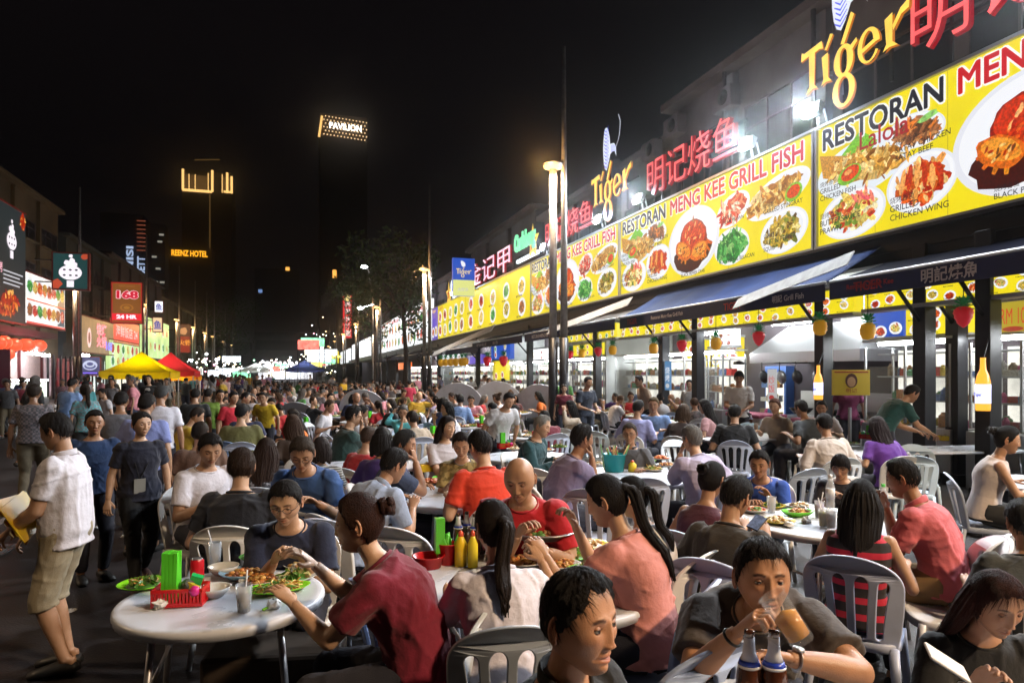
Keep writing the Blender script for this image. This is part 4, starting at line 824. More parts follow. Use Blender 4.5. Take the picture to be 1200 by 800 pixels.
# facade strip fill of lit shop fronts on the opposite side
for i, (y, c, es, lb) in enumerate(((52, (.8, .55, .6), .5, 'pinkish lit shopfront below the beige sign'), (58, (.35, .02, .03), .5, 'maroon lit shopfront below the pinkish lightbox'), (66, (.8, .9, .85), 1.2, 'white lit shopfront behind the yellow canopy'), (76, (.9, .85, .7), 1.3, 'warm lit shopfront behind the red canopy'), (88, (.8, .95, .9), 1.4, 'cool lit shopfront past the canopies'), (102, (.9, .9, .8), 1.4, 'lit shopfront near the distant tents'), (118, (.9, .95, .95), 1.5, 'distant pale lit shopfront beyond the tents'), (136, (.95, .95, .9), 1.5, 'most distant lit shopfront'))):
    t = thing('shopfront', lb, 'shopfront', (-16, y, 0), 0); W = 4.5 if i < 3 else 9
    b = MB(); b.box((-15.9, y, 1.6), (.1, W, 2.6)); b.build('lit_interior', emat('shopfront_%s' % ['pink', 'maroon', 'white', 'warm', 'cool', 'pale', 'bright', 'daylight'][i], es, c, vary=.6, vs=1.8, sample='FRONT_BACK'), t)
    b = MB()
    for k in range(5): b.box((-15.7, y - W / 2 + W * k / 4, 1.6), (.12, .12, 3.0))
    b.build('mullion', M_dark, t)
# ================================================================== canopies
def canopy(x, y, w_, z, label, m, h=1.0, under=0):
    t = thing('canopy_tent', label, 'canopy', (x, y, 0), 0, 'pop up canopies along the street'); b = MB(); a = w_ / 2; n = 8
    V = []; F = []
    for i in range(n + 1):
        u = i / n; r = a * (1 - u); zz = z + h * (u ** 1.35)
        for q in range(4):
            c = [(-1, -1), (1, -1), (1, 1), (-1, 1)]; p0, p1 = np.array(c[q]), np.array(c[(q + 1) % 4])
            for s_ in range(4): e = p0 + (p1 - p0) * s_ / 4; sag = -.07 * math.sin(s_ / 4 * math.pi) * (1 - u); V.append((x + e[0] * r, y + e[1] * r, zz + sag))
    for i in range(n):
        for q in range(16): F.append((i * 16 + q, i * 16 + (q + 1) % 16, (i + 1) * 16 + (q + 1) % 16, (i + 1) * 16 + q))
    k = len(V)
    for q in range(16): v = V[q]; V.append((v[0], v[1], v[2] - .24 - .03 * (q % 2)))
    for q in range(16): F.append((q, k + q, k + (q + 1) % 16, (q + 1) % 16))
    b.add(V, F); o = b.build('canopy_cloth', m, t)
    b = MB()
    for sx in (-1, 1):
        for sy in (-1, 1): b.tube([(x + sx * (a - .06), y + sy * (a - .06), 0), (x + sx * (a - .06), y + sy * (a - .06), z)], .025, 6)
    b.build('frame_legs', M_gal, t)
    if under: b = MB(); b.box((x, y, z - .1), (w_ * .6, .07, .07)); b.build('tube_light', M_tube, t)
    return t
def cloth_mat(n, c): 
    m = mat(n, c, .6, bump=.3, bs=4, vary=.15, vs=2); nt = m.node_tree; b = nt.nodes['Principled BSDF']; tr = _n(nt, 'ShaderNodeBsdfTranslucent'); tr.inputs[0].default_value = (*c, 1); mx = _n(nt, 'ShaderNodeMixShader'); mx.inputs[0].default_value = .45; nt.links.new(b.outputs[0], mx.inputs[1]); nt.links.new(tr.outputs[0], mx.inputs[2]); nt.links.new(mx.outputs[0], nt.nodes['Material Output'].inputs[0]); return m
M_cy = cloth_mat('yellow_canvas', (.75, .48, .0)); M_cr = cloth_mat('red_canvas', (.5, .02, .02)); M_cb = cloth_mat('blue_canvas', (.06, .08, .22)); M_cw2 = cloth_mat('white_canvas', (.6, .6, .58)); M_cg = cloth_mat('green_canvas', (.1, .3, .18))
for m in (M_cy, M_cr, M_cg, M_cw2, M_cb): m.node_tree.nodes['Principled BSDF'].inputs['Transmission Weight'].default_value = 0
p = at(166, 438, 29.); canopy(p[0], p[1], 2.6, 1.9, 'bright yellow pop up canopy among the crowd', M_cy, .85, 1)
p = at(200, 438, 36.); canopy(p[0], p[1], 2.6, 1.95, 'red pop up canopy just behind the yellow one', M_cr, 1.0, 1)
p = at(214, 438, 37.); canopy(p[0], p[1], 1.7, 1.75, 'orange edged small canopy beside the red one', cloth_mat('orange_canvas', (.7, .25, .0)), .3, 1)
far_t = [(357, 62, M_cb, 'dark blue canopy with lit yellow underside'), (300, 75, M_cw2, 'white canopy glowing in the distance')]
for px, Z, m, lb in far_t:
    p = at(px, 438, Z); canopy(p[0], p[1], 3.4, 2.25, lb, m, .8, 1)
# stalls with bright lights at the end of the street
BC = [(1, .95, .85), (.9, .97, 1), (1, .8, .5), (1, .35, .5), (.4, 1, .6), (1, .85, .3)]
MBULB = [emat('bulb_%s' % n, 14., c) for n, c in zip(['warmwhite', 'coolwhite', 'amber', 'pink', 'green', 'yellow'], BC)]
st = {}
for i in range(190):
    if i < 80: px = 250 + 100 * RNG.rand(); Z = 55 + 90 * RNG.rand(); z = 1.9 + 1.6 * RNG.rand()
    elif i < 150: px = 352 + 42 * RNG.rand(); Z = 80 + 60 * RNG.rand(); z = 1.9 + 8.0 * RNG.rand() ** 1.5
    else: px = 215 + 60 * RNG.rand(); Z = 55 + 60 * RNG.rand(); z = 2 + 2 * RNG.rand()
    p = at(px, HOR, Z); r = .05 + .07 * RNG.rand() ** 2; b = MB(); b.ball((p[0], p[1], z), (r, r, r * .9), 8, 5)
    o = b.build('stall_bulb', MBULB[int(RNG.choice([0, 1, 2, 3, 4, 5], p=[.32, .36, .18, .06, .04, .04]))], None, True)
    tag(o, ['small warm', 'small bluish', 'little'][i % 3] + ' glowing bulb ' + ('high over the far stall roofs' if z > 4 else 'above the far stalls' if z > 2.8 else 'low among the far stalls'), 'bulb', 'bare bulbs over the far stalls')
for i in range(26):
    px = 245 + 150 * RNG.rand(); Z = 60 + 70 * RNG.rand(); p = at(px, HOR, Z); W = 1.2 + 2 * RNG.rand(); H = .4 + .7 * RNG.rand(); z = 1.3 + 2.0 * RNG.rand()
    if px > 350: z += 3 * RNG.rand()
    c = [(.9, .95, 1), (1, .95, .8), (1, .85, .2), (1, .2, .15), (.3, .9, .5), (.9, .95, 1)][RNG.randint(6)]
    nm = 'far_sign_%s' % ['white', 'cream', 'yellow', 'red', 'green', 'white'][[(.9, .95, 1), (1, .95, .8), (1, .85, .2), (1, .2, .15), (.3, .9, .5)].index(c)]
    t = thing('stall_sign', {(.9, .95, 1): 'white', (1, .95, .8): 'cream', (1, .85, .2): 'yellow', (1, .2, .15): 'red', (.3, .9, .5): 'green'}[c] + ' glowing sign board ' + ('high above' if z > 3.4 else 'low over' if z < 2 else 'just over') + ' the far stalls', 'sign', (p[0], p[1], z), 0, 'glowing boards over the far stalls')
    b = MB(); b.box((p[0], p[1], z), (W, .12, H)); b.build('light_box', emat(nm, 1.7, c, vary=.5, vs=3, sample='FRONT_BACK'), t)
    b = MB(); b.box((p[0] - W / 2, p[1], z / 2), (.06, .06, z)); b.box((p[0] + W / 2, p[1], z / 2), (.06, .06, z)); b.build('posts', M_dark, t)
# ================================================================== street-end building, towers
t = thing('mall_building', 'low dark building closing the end of the street with a lit white sign', 'building', (-20, 190, 0), 0)
pa = at(335, 438, 185.); b = MB(); b.box((pa[0], pa[1] + 8, 6.5), (16, 14, 13)); b.box((pa[0] - 30, pa[1] + 20, 5.5), (40, 14, 11)); b.build('wall', M_walldark, t)
b = MB(); b.box((pa[0], pa[1] + .9, 9.5), (15.2, .3, 2.6)); b.build('window_band', M_glassdark, t)
cv = Canvas((pa[0] - 7, pa[1] + .6, 3.2), (1, 0, 0), (0, 0, 1), 14, 3); b = MB(); cv.text(b, 'CROWN', 0, 0, 2.0, .1, (1, 1, 1), .04, w=10); b.build('lettering', emat('far_white_neon', 2.5, (1, 1, 1)), t)
b = MB(); b.box((pa[0], pa[1] + .5, 1.6), (14, .3, 2.4)); b.build('lit_front', emat('lit_front_white', 1.4, (.95, .95, 1), vary=.5, vs=1.2, sample='FRONT_BACK'), t)
def tower(px0, px1, ptop, Z, label, corner=None):
    a = at((px0 + px1) / 2, ptop, Z); wd = (px1 - px0) * Z / FPX; H = a[2]
    t = thing('tower', label, 'building', (a[0], a[1], 0), 0); b = MB(); b.box((a[0], a[1] + wd / 2, H / 2), (wd, wd, H)); b.build('wall', mat('tower_concrete', (.05, .045, .05), .8), t)
    return t, a, wd, H
M_gl = emat('warm_crown_light', 1.6, (1.0, .58, .18)); M_gl2 = emat('warm_dim_light', .10, (.9, .5, .15))
t, a, wd, H = tower(216, 270, 222, 300., 'hotel tower with amber lit crown and glowing hotel name')
b = MB(); z1 = H; h2 = 9
for k, (u, hh) in enumerate(((-.48, 9), (-.36, 7), (-.24, 7), (.02, 8), (.10, 9.5), (.30, 8), (.40, 9), (.49, 7.5))):
    b.box((a[0] + u * wd, a[1] - .3, z1 + hh / 2 - 1), (.9 if k in (0, 4, 6, 7) else .3, .5, hh))
b.box((a[0] - .2 * wd, a[1] - .35, z1 - 1), (wd * .58, .5, 1.0)); b.box((a[0] + .42 * wd, a[1] - .35, z1 - .5), (wd * .18, .5, .8)); b.build('crown_lights', M_gl, t); b = MB(); b.box((a[0] - .22 * wd, a[1] - .12, z1 + 2.6), (wd * .5, .2, 6.4)); b.box((a[0] + .38 * wd, a[1] - .12, z1 + 2.8), (wd * .2, .2, 6)); b.build('crown_wash', emat('crown_wash', .10, (1., .5, .15)), t)  # crown wash: dim glowing boxes stand in for light falling on the crown
b = MB(); b.box((a[0], a[1] + wd / 2, z1 + 4), (wd * .98, wd * .98, 8)); b.build('crown', mat('tower_concrete'), t)
b = MB(); b.box((a[0] + .05 * wd, a[1] - .2, z1 - 21), (.45, .3, 40)); b.build('edge_strip_light', M_gl2, t)
b = MB(); b.box((a[0], a[1], z1 + 13), (wd * .5, .4, .4), rotm(ry=-6)); b.build('roof_rod', M_gl2, t)
pz = at(201, 299.5, 278.); cv = Canvas(pz, (1, 0, 0), (0, 0, 1), 1, 1); b = MB(); cv.text(b, 'REENZ HOTEL', 0, 0, 2.5, .1, (1, 1, 1), .03, w=13.5); b.build('lettering', emat('amber_neon', 1.9, (1.0, .42, .02)), t)
b = MB(); b.box((pz[0] + 6.5, pz[1] + 6, pz[2] * .5 + 2), (17, 10, pz[2] + 4)); b.build('podium', mat('tower_concrete'), t)
t, a, wd, H = tower(376, 430, 162, 420., 'dark skyscraper with a lattice of lights and glowing name at its top')
b = MB()
for i in range(13):
    for j in range(6):
        b.ball((a[0] - wd * .42 + wd * .9 * (i + .5 * (j % 2)) / 12.5, a[1] - .6, H + 1.2 + j * 2.2 - i * .12), .42, 6, 4)
b.build('light_lattice', emat('lattice_light', 1.7, (1.0, .66, .32)), t, True)
b = MB(); b.box((a[0] - wd * .49, a[1] - .6, H + 5.5), (1.3, .6, 13), rotm(ry=8)); b.build('edge_light', M_gl, t)
b = MB(); b.box((a[0], a[1] + wd / 2, H + 7), (wd, wd, 14)); b.build('crown', mat('tower_glass', (.12, .07, .03), .5), t)
pz = at(386, 150.5, 402.); cv = Canvas(pz, (1, 0, -.02), (0, 0, 1), 1, 1); b = MB(); cv.text(b, 'PAVILION', 0, 0, 3.9, .1, (1, 1, 1), .03, w=18.6); b.build('lettering', emat('warmwhite_neon', 3.5, (1., .9, .75)), t)
t, a, wd, H = tower(120, 165, 250, 210., 'dim tower with vertical bluish white sign behind the 168 sign')
cv = Canvas((a[0] + wd * .28, a[1] - .2, a[2] - 24), (0, 0, 1), (-1, 0, 0), 1, 1); b = MB(); cv.text(b, 'NISI', 6, 0, 2.0, .1, (1, 1, 1), .03, w=8); cv.text(b, 'DORSETT', 0, -3.2, 2.2, .1, (1, 1, 1), .03, w=11); b.build('lettering', emat('bluewhite_neon', .8, (.55, .7, 1.)), t)
b = MB()
for k in range(8): b.box((a[0] + wd * .46, a[1] - .2, a[2] - 2 - k * 1.3), (2.4, .3, .25))
b.build('lit_floor_lines', emat('dim_red_lines', .25, (1., .25, .12)), t); b = MB(); b.box((a[0] + wd * .05, a[1] - .2, a[2] - 29), (.8, .3, 8)); b.build('strip_light', emat('bluewhite_neon'), t)
t, a, wd, H = tower(168, 192, 262, 260., 'slim dark tower with a few lit windows')
for k in range(14):
    b = MB(); b.box((a[0] + (RNG.rand() - .5) * wd * .8, a[1] - .1, a[2] - 4 - RNG.rand() * 30), (1.6, .2, .7)); b.build('lit_window', emat('dim_window', .35, (.9, .85, .7)), t)
t, a, wd, H = tower(300, 350, 315, 330., 'very dark tower behind the street end'); t, a, wd, H = tower(60, 118, 290, 230., 'dark slab building over the tan shophouse')
for k, (px, py, c) in enumerate(((337, 315, 1), (392, 321, 1), (305, 341, 0))):
    p = at(px, py, 260.); b = MB(); b.box(p, (1.4, 1, 3 if k == 1 else 1.2)); tag(b.build('distant_light', emat('amber_far', 1.6, (1, .45, .08)) if c else emat('blue_far', .6, (.3, .5, 1))), ['tiny amber light in the dark above the street end', 'tall amber window light by the dark tree', 'tiny bluish light on the dark tower'][k], 'light')
# ================================================================== trees
M_leaf = mat('leaf', (.05, .09, .03), .6, vary=.4, vs=3); M_bark = mat('bark', (.08, .06, .045), .9, bump=.6, bs=20)
def tree(x, y, H, rad, label, n=2600, z0=.45):
    t = thing('tree', label, 'tree', (x, y, 0), 0); b = MB(); rg = np.random.RandomState(int(abs(x * 31 + y * 7)) % 9999)
    b.tube([(x, y, 0), (x + .1, y, H * .25), (x - .1, y + .1, H * .5), (x, y, H * .7)], [.22, .17, .12, .06], 8); cl = []
    for k in range(11):
        a = rg.rand() * 6.28; r = rad * (.25 + .6 * rg.rand()); z = H * (z0 + (.95 - z0) * rg.rand()); e = np.array([x + r * math.cos(a), y + r * math.sin(a), z]); cl.append((e, rad * (.28 + .25 * rg.rand())))
        m_ = np.array([x, y, H * .35 + .2 * z]); b.tube([m_, (m_ + e) / 2 + [0, 0, -.2], e], [.07, .05, .02], 6)
    b.build('trunk', M_bark, t, True)
    V = []; F = []
    for k in range(n):
        e, r = cl[rg.randint(len(cl))]; d = rg.randn(3); d /= np.linalg.norm(d); p = e + d * r * rg.rand() ** .45; u = rg.randn(3); u /= np.linalg.norm(u); v = np.cross(u, rg.randn(3)); v /= np.linalg.norm(v); s = .13 + .1 * rg.rand()
        o = len(V); V += [p - u * s, p + v * s * .45, p + u * s, p - v * s * .45]; F.append((o, o + 1, o + 2, o + 3))
    b = MB(); b.add(np.array(V), F); b.build('crown', M_leaf, t)
tree(7.6, 49, 12, 3.6, 'dark street tree beside the white floodlit lamp arm', 3000); tree(7.4, 66, 12, 3.8, 'dark street tree past the third lamp post', 2500)
tree(7.2, 84, 13, 4, 'distant dark tree of the stall side', 1800); tree(-10, 120, 13, 5, 'distant dark tree by the street end', 1800); pass
# white floodlit lamp arm at px 428,311
p = at(427, 312, depthX(440, 6.55) - .5); t = thing('street_lamp', 'white LED lamp on a curved arm above the third lamp post', 'street lamp', (6.55, p[1], 0), 0)
b = MB(); q = at(437, 350, depthX(440, 6.55) - .4); b.tube([(q[0], q[1], 5.), (q[0], q[1], q[2]), (p[0] + .3, p[1], p[2] - .1), p + np.array([0, 0, .08])], .05, 8); b.tube([(q[0], q[1], 0), (q[0], q[1], 5.1)], .07, 8); b.build('pole', M_gal, t, True); b = MB(); b.ball(p, (.38, .25, .16), 12, 8); b.build('lamp_glass', emat('led_glass', 25., (.9, .97, 1.)), t, True)
spot('lamp_light', p - np.array([0, 0, .3]), (p[0] - 2, p[1], 0), 300, (.9, .96, 1), 150, .2, .5, t)
p = at(422, 361, 60.); b = MB(); b.ball(p, (.25, .2, .12), 8, 6); b.tube([p + np.array([0, .1, 0]), p + np.array([1.2, .3, .4])], .03, 6); tag(b.build('wall_lamp', emat('led_glass'), None, True), 'small white lamp against the dark tree', 'lamp')
# ================================================================== hanging fruit lanterns and bottle lights
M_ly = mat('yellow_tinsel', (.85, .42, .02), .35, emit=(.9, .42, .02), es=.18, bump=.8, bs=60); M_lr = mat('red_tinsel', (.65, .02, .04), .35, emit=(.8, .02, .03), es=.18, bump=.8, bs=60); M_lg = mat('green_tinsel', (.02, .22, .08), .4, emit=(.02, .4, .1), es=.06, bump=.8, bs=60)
def fruit(px, py, kind, label, X=8.25, s=1.0):
    p = onX(px, py, X); t = thing('fruit_lantern', label, 'lantern', p, 0, 'hanging fruit shaped tinsel lanterns'); rz = RNG.rand() * 40
    b = MB(); n = 22; prof = [(.02, -.19), (.09, -.17), (.125, -.09), (.13, 0), (.115, .08), (.07, .12)] if kind == 'y' else [(.01, -.20), (.07, -.15), (.115, -.05), (.135, .04), (.12, .10), (.06, .13)]
    b.lathe([(r * s * (1 + .09 * ((i % 2))), z * s) for i, (r, z) in enumerate(np.array([(np.interp(u, np.linspace(0, 1, 6), [q[0] for q in prof]), np.interp(u, np.linspace(0, 1, 6), [q[1] for q in prof])) for u in np.linspace(0, 1, 13)]))], p, n); b.build('fruit_body', M_ly if kind == 'y' else M_lr, t, True)
    b = MB()
    for ring in range(4):
        for k in range(9):
            a = (k + .5 * ring) / 9 * 6.283; r0 = .07 * s; r1 = (.15 - .02 * ring) * s; z0 = (.09 + ring * .035) * s; z1 = z0 + (.01 + .03 * ring) * s
            c, q = math.cos(a), math.sin(a); u = np.array([-q, c, 0]) * .022 * s
            b.add([p + np.array([c * .02, q * .02, z0]) - u, p + np.array([c * .02, q * .02, z0]) + u, p + np.array([c * r1, q * r1, z1]) + u * .7, p + np.array([c * (r1 + .02 * s), q * (r1 + .02 * s), z1 - .01]), p + np.array([c * r1, q * r1, z1]) - u * .7], [(0, 1, 2, 3, 4)])
    b.build('leaf_top', M_lg, t); b = MB(); b.tube([p + np.array([0, 0, .2 * s]), (p[0], p[1], 3.05)], .006, 5); b.build('string', M_dark, t); return t
FRT = [(1129, 369, 'r', 'largest red strawberry lantern, before the tall dark columns'), (1017, 386, 'y', 'orange pineapple lantern beside the blue beer board'), (961, 382, 'y', 'yellow pineapple lantern by the column with the bottle light'), (889, 395, 'r', 'red strawberry lantern in front of the fume hood'), (839, 401, 'y', 'yellow pineapple lantern before the chef stall'), (799, 404, 'r', 'red strawberry lantern beside the dark column past the chef'),
       (766, 407, 'y', 'yellow pineapple lantern, fifth from the biggest red one'), (718, 409, 'y', 'small yellow pineapple lantern above the man in navy'), (701, 411, 'r', 'small red strawberry lantern near the standing man in navy'), (682, 413, 'y', 'small yellow pineapple lantern beside the twin lamp posts'), (668, 415, 'r', 'small red lantern just past the twin lamp posts')]
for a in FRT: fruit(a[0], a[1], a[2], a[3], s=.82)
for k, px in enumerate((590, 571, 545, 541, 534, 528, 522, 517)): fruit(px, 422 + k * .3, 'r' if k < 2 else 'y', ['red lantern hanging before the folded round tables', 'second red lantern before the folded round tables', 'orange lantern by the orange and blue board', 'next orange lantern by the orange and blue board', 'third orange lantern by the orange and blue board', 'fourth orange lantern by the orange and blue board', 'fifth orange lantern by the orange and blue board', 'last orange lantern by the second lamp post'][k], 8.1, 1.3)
M_bl = emat('bottle_amber_light', 1.5, (1., .42, .04)); M_bl2 = emat('bottle_label_light', 1.6, (.72, .72, 1.))
for px, py, H, lb in ((1152, 450, 62, 'larger glowing beer bottle light on the dark column'), (959, 448, 40, 'smaller glowing beer bottle light on the far column')):
    X = 8.8; Z = depthX(px, X); p = at(px, py, Z); h = H * Z / FPX; s = h / .29; t = thing('bottle_light', lb, 'sign lamp', p, 0, 'glowing beer bottle lights')
    b = MB(); b.lathe([(.034 * s, -.145 * s), (.036 * s, -.13 * s), (.036 * s, .01 * s), (.028 * s, .05 * s), (.015 * s, .08 * s), (.013 * s, .13 * s), (.014 * s, .145 * s)], p, 16); b.build('bottle_body', M_bl, t, True)
    b = MB(); b.lathe([(.0375 * s, -.105 * s), (.0378 * s, -.0 * s)], p, 16); b.build('label', M_bl2, t, True)
    cv = Canvas(p + np.array([-.040 * s, .026 * s, -.07 * s]), (0, -1, 0), (0, 0, 1), 1, 1); b = MB(); cv.text(b, 'Tiger', 0, 0, .022 * s, .0, (.1, .12, .7), .03); b.build('lettering', M_prn, t, colors=True)
    b = MB(); b.tube([p + np.array([0, 0, .14 * s]), p + np.array([.1, 0, .25 * s])], .01, 6); b.build('cable', M_dark, t)
# ================================================================== figures
M_skin = mat('skin', (.5, .3, .2), .42, objcol=True, vcol=True, bump=.14, bs=240, vary=.07, vs=16, sss=.06, spec=.5)
M_eye = mat('eye', (.5, .5, .5), .12, vcol=True, spec=.7)
M_hair = mat('hair', (.02, .015, .012), .55, objcol=True, bump=1.0, bs=70, stretch=(6, 6, .8), spec=.18, vary=.3, vs=20)
M_cloth = mat('cotton', (.5, .5, .5), .88, objcol=True, bump=.55, bs=24, vary=.09, vs=7, sheen=.15)
M_denim = mat('trouser_cloth', (.5, .5, .5), .85, objcol=True, bump=.4, bs=260, vary=.15, vs=10)
M_shoe = mat('shoe', (.02, .02, .02), .5, objcol=True)
def _warp(n, k): t = np.arange(n) / n * 2 * np.pi; return t - k * np.sin(t)
def head_pts(lon, lat, fem=0., fat=0., open_=0.):
    sx, cx_, sz, cz = np.sin(lon), np.cos(lon), np.sin(lat), np.cos(lat)
    a, b, c = .0790 * (1 + .06 * fat) * (1 - .05 * fem), .095, .113 * (1 - .03 * fem)
    e = .92
    x = np.sign(sx) * np.abs(sx) ** e * cz ** .95 * a; y = cx_ * cz * b; z = sz * c
    down = np.clip(-z / c, 0, 1)
    x *= 1 - (.29 - .12 * fat + .04 * fem) * down ** 1.7
    y = np.where(y < 0, y * (1 - .42 * np.clip((-z - .02) / .09, 0, 1)), y)
    y = np.where(y > 0, np.sign(y) * (np.abs(y) / b) ** .80 * b * .94, y)
    y += np.where(cx_ > 0, cx_, 0) * (.020 * np.exp(-((z + .098) / .03) ** 2)) * np.exp(-(x / .05) ** 2)
    z = z - .006 * np.exp(-(x / .04) ** 2) * np.clip(cx_, 0, 1) * down ** 3 * 2
    f = np.clip(cx_, 0, 1) ** .5 * (cx_ > 0)
    ax = np.abs(x)
    G = lambda u, s: np.exp(-(u / s) ** 2)
    d = -.0085 * G(ax - .031, .016) * G(z - .006, .011)
    d += .0035 * G(ax - .026, .022) * G(z - .028, .008) * (1 - .5 * fem)
    d += -.003 * G(x, .02) * G(z - .045, .02) + .0045 * G(ax - .043, .018) * G(z + .020, .016) - .004 * G(ax - .05, .014) * G(z + .055, .02)
    ns = np.clip((.018 - z) / .055, 0, 1) * (z > -.050)
    nose = (.0055 + .0130 * ns ** 1.5) * G(x, .0070 + .0065 * ns) * np.clip((z + .0465) / .008, 0, 1) * (z < .03) * np.clip((.032 - z) / .014, 0, 1)
    d += nose + .0085 * G(ax - .0125, .0065) * G(z + .0375, .0065) - .003 * G(ax - .0065, .003) * G(z + .045, .003)
    zm = z + .067
    d += .0055 * G(zm - .0055, .0042) * G(x, .019) - .0015 * G(x, .003) * G(zm - .011, .006) + .0065 * G(zm + .0065, .0050) * G(x, .016) - (.0055 + .006 * open_) * G(zm, .0020 + .003 * open_) * G(x, .022)
    d += .004 * G(zm, .02) * G(x, .028) - .004 * G(zm + .016, .005) * G(x, .018) + .006 * G(z + .100, .013) * G(x, .017)
    d -= .0035 * np.exp(-((ax - (.018 + (.0 - (z + .04)) * .45)) / .004) ** 2) * ((z < -.035) & (z > -.07))
    y = y + d * f
    return np.stack([x, y, z], -1)
def face_cols(P, lon, brow=(.14, .11, .10), fem=0., stub=0., lash=1):
    x, z = P[..., 0], P[..., 2]; ax = np.abs(x); front = (np.cos(lon) > .15)
    c = np.ones(P.shape); G = lambda u, s: np.exp(-(u / s) ** 2)
    def mixc(m, col):
        nonlocal c; m = np.clip(m, 0, 1)[..., None]; c = c * (1 - m) + np.array(col) * m
    mixc(front * .30 * G(ax - .04, .02) * G(z + .02, .016), (1.0, .74, .70)); mixc(front * .28 * G(x, .012) * G(z + .035, .014), (1.0, .75, .7))
    mixc(front * .45 * G(ax - .031, .017) * G(z - .002, .011), (.62, .55, .52))
    zb = z - (.0270 - ((ax - .030) / .022) ** 2 * .005); mixc(front * 1.5 * np.exp(-(zb / (.0042 - .001 * fem)) ** 4) * np.exp(-((ax - .031) / .0175) ** 6), brow)
    if lash: ze = z - (.0035 + .0055 * (1 - ((ax - .0315) / .0145) ** 2)); mixc(front * 1.1 * G(ze, .0013) * np.exp(-((ax - .0315) / .0145) ** 8), (.12, .08, .07)); mixc(front * .5 * G(ze - .006, .0013) * np.exp(-((ax - .0315) / .016) ** 8), (.5, .38, .34))
    lip = np.exp(-((z + .067) / .0105) ** 4) * np.exp(-(x / .0215) ** 4); mixc(front * lip * .8, (.80, .42, .40) if fem < .5 else (.78, .56, .52))
    mixc(front * 1.2 * G(z + .067, .0018) * np.exp(-(x / .021) ** 6), (.22, .12, .11)); mixc(front * .5 * G(ax - .0068, .0028) * G(z + .0462, .0026), (.25, .14, .12))
    if stub: mixc(front * stub * np.clip((-.03 - z) / .02, 0, 1) * (1 - .8 * lip) * (.3 + .7 * (G(z + .053, .006) + G(z + .095, .02))), (.45, .42, .42))
    return c
def make_head(res=1.0, fem=0., fat=0., gaze=0., closed=.0, open_=0., stub=0., ears=True):
    n, m = int(84 * res), int(70 * res); lo = _warp(n, .52); la = np.linspace(-np.pi / 2, np.pi / 2, m); t = np.linspace(0, 1, m); la = np.interp(t, [0, .12, .62, .8, 1], [-np.pi / 2, -1.15, .35, .8, np.pi / 2])
    LA, LO = np.meshgrid(la, lo, indexing='ij'); P = head_pts(LO, LA, fem, fat, open_); C = face_cols(P, LO, fem=fem, stub=stub)
    if fem > .5: pass
    b = MB(); F = [(i * n + q, i * n + (q + 1) % n, (i + 1) * n + (q + 1) % n, (i + 1) * n + q) for i in range(m - 1) for q in range(n)]
    b.add(P.reshape(-1, 3), [f[::-1] for f in F], 0, C.reshape(-1, 3))
    for s in (-1, 1): # eyes and lids
        c = np.array([s * .0315, .0712 - .001 * fem, .004]); r = .0122
        k = MB(); k.ball((0, 0, 0), r, 16, 12); V = np.concatenate(k.v); gz = np.array([gaze * .004, 1, -closed * .4]); gz = gz / np.linalg.norm(gz)
        d = V / r @ gz; col = np.where((d > .80)[:, None], (.008, .005, .004), (.42, .40, .38)); b.add(V + c, k.f, 1, col)
        for up in (1, -1):
            V = []; F = []; nn, mm = 15, 6; e0 = (.34 - .60 * closed) if up > 0 else -.32
            for j in range(mm):
                for i in range(nn):
                    lo_ = R(-82 + 164 * i / (nn - 1)); ed = e0 * math.cos(lo_) ** .8; el = ed + (1.45 * up - ed) * (j / (mm - 1)) ** 1.0; rr = .0131
                    V.append((c[0] + rr * math.sin(lo_) * math.cos(el), c[1] + rr * math.cos(lo_) * math.cos(el), c[2] + rr * math.sin(el)))
            F = [(j * nn + i, j * nn + i + 1, (j + 1) * nn + i + 1, (j + 1) * nn + i) for j in range(mm - 1) for i in range(nn - 1)]
            cc = np.ones((len(V), 3)) * (.80, .74, .72); cc[:nn] = (.06, .04, .035) if up > 0 else (.45, .32, .3); cc[nn:2 * nn] = (.62, .52, .5); b.add(V, F, 0, cc)
        if ears:
            k = MB(); n2 = 12; ec = np.array([s * .0785, -.006, -.006]); prof = []
            for j in range(7):
                u = j / 6; ang = u * math.pi; k_ = 1 - .35 * (j < 3) * 0
            k.tube([(s * (.001 + .010 * math.sin(a)), -.017 * math.sin(a * .95) * 1.0 + .004, .032 * math.cos(a)) for a in np.linspace(.1, math.pi - .2, 9)], .0048, 8); k.ball((s * .004, -.006, -.004), (.0055, .014, .026), 10, 8); k.ball((s * .004, -.002, -.026), (.0055, .007, .009), 8, 6); k.ball((s * .0065, .006, -.004), (.004, .004, .007), 6, 5)
            b.merge(k, rotm(rz=-s * 14), ec, 0); b.c[-1] = b.c[-1] * np.array([1.0, .86, .82])
    return b
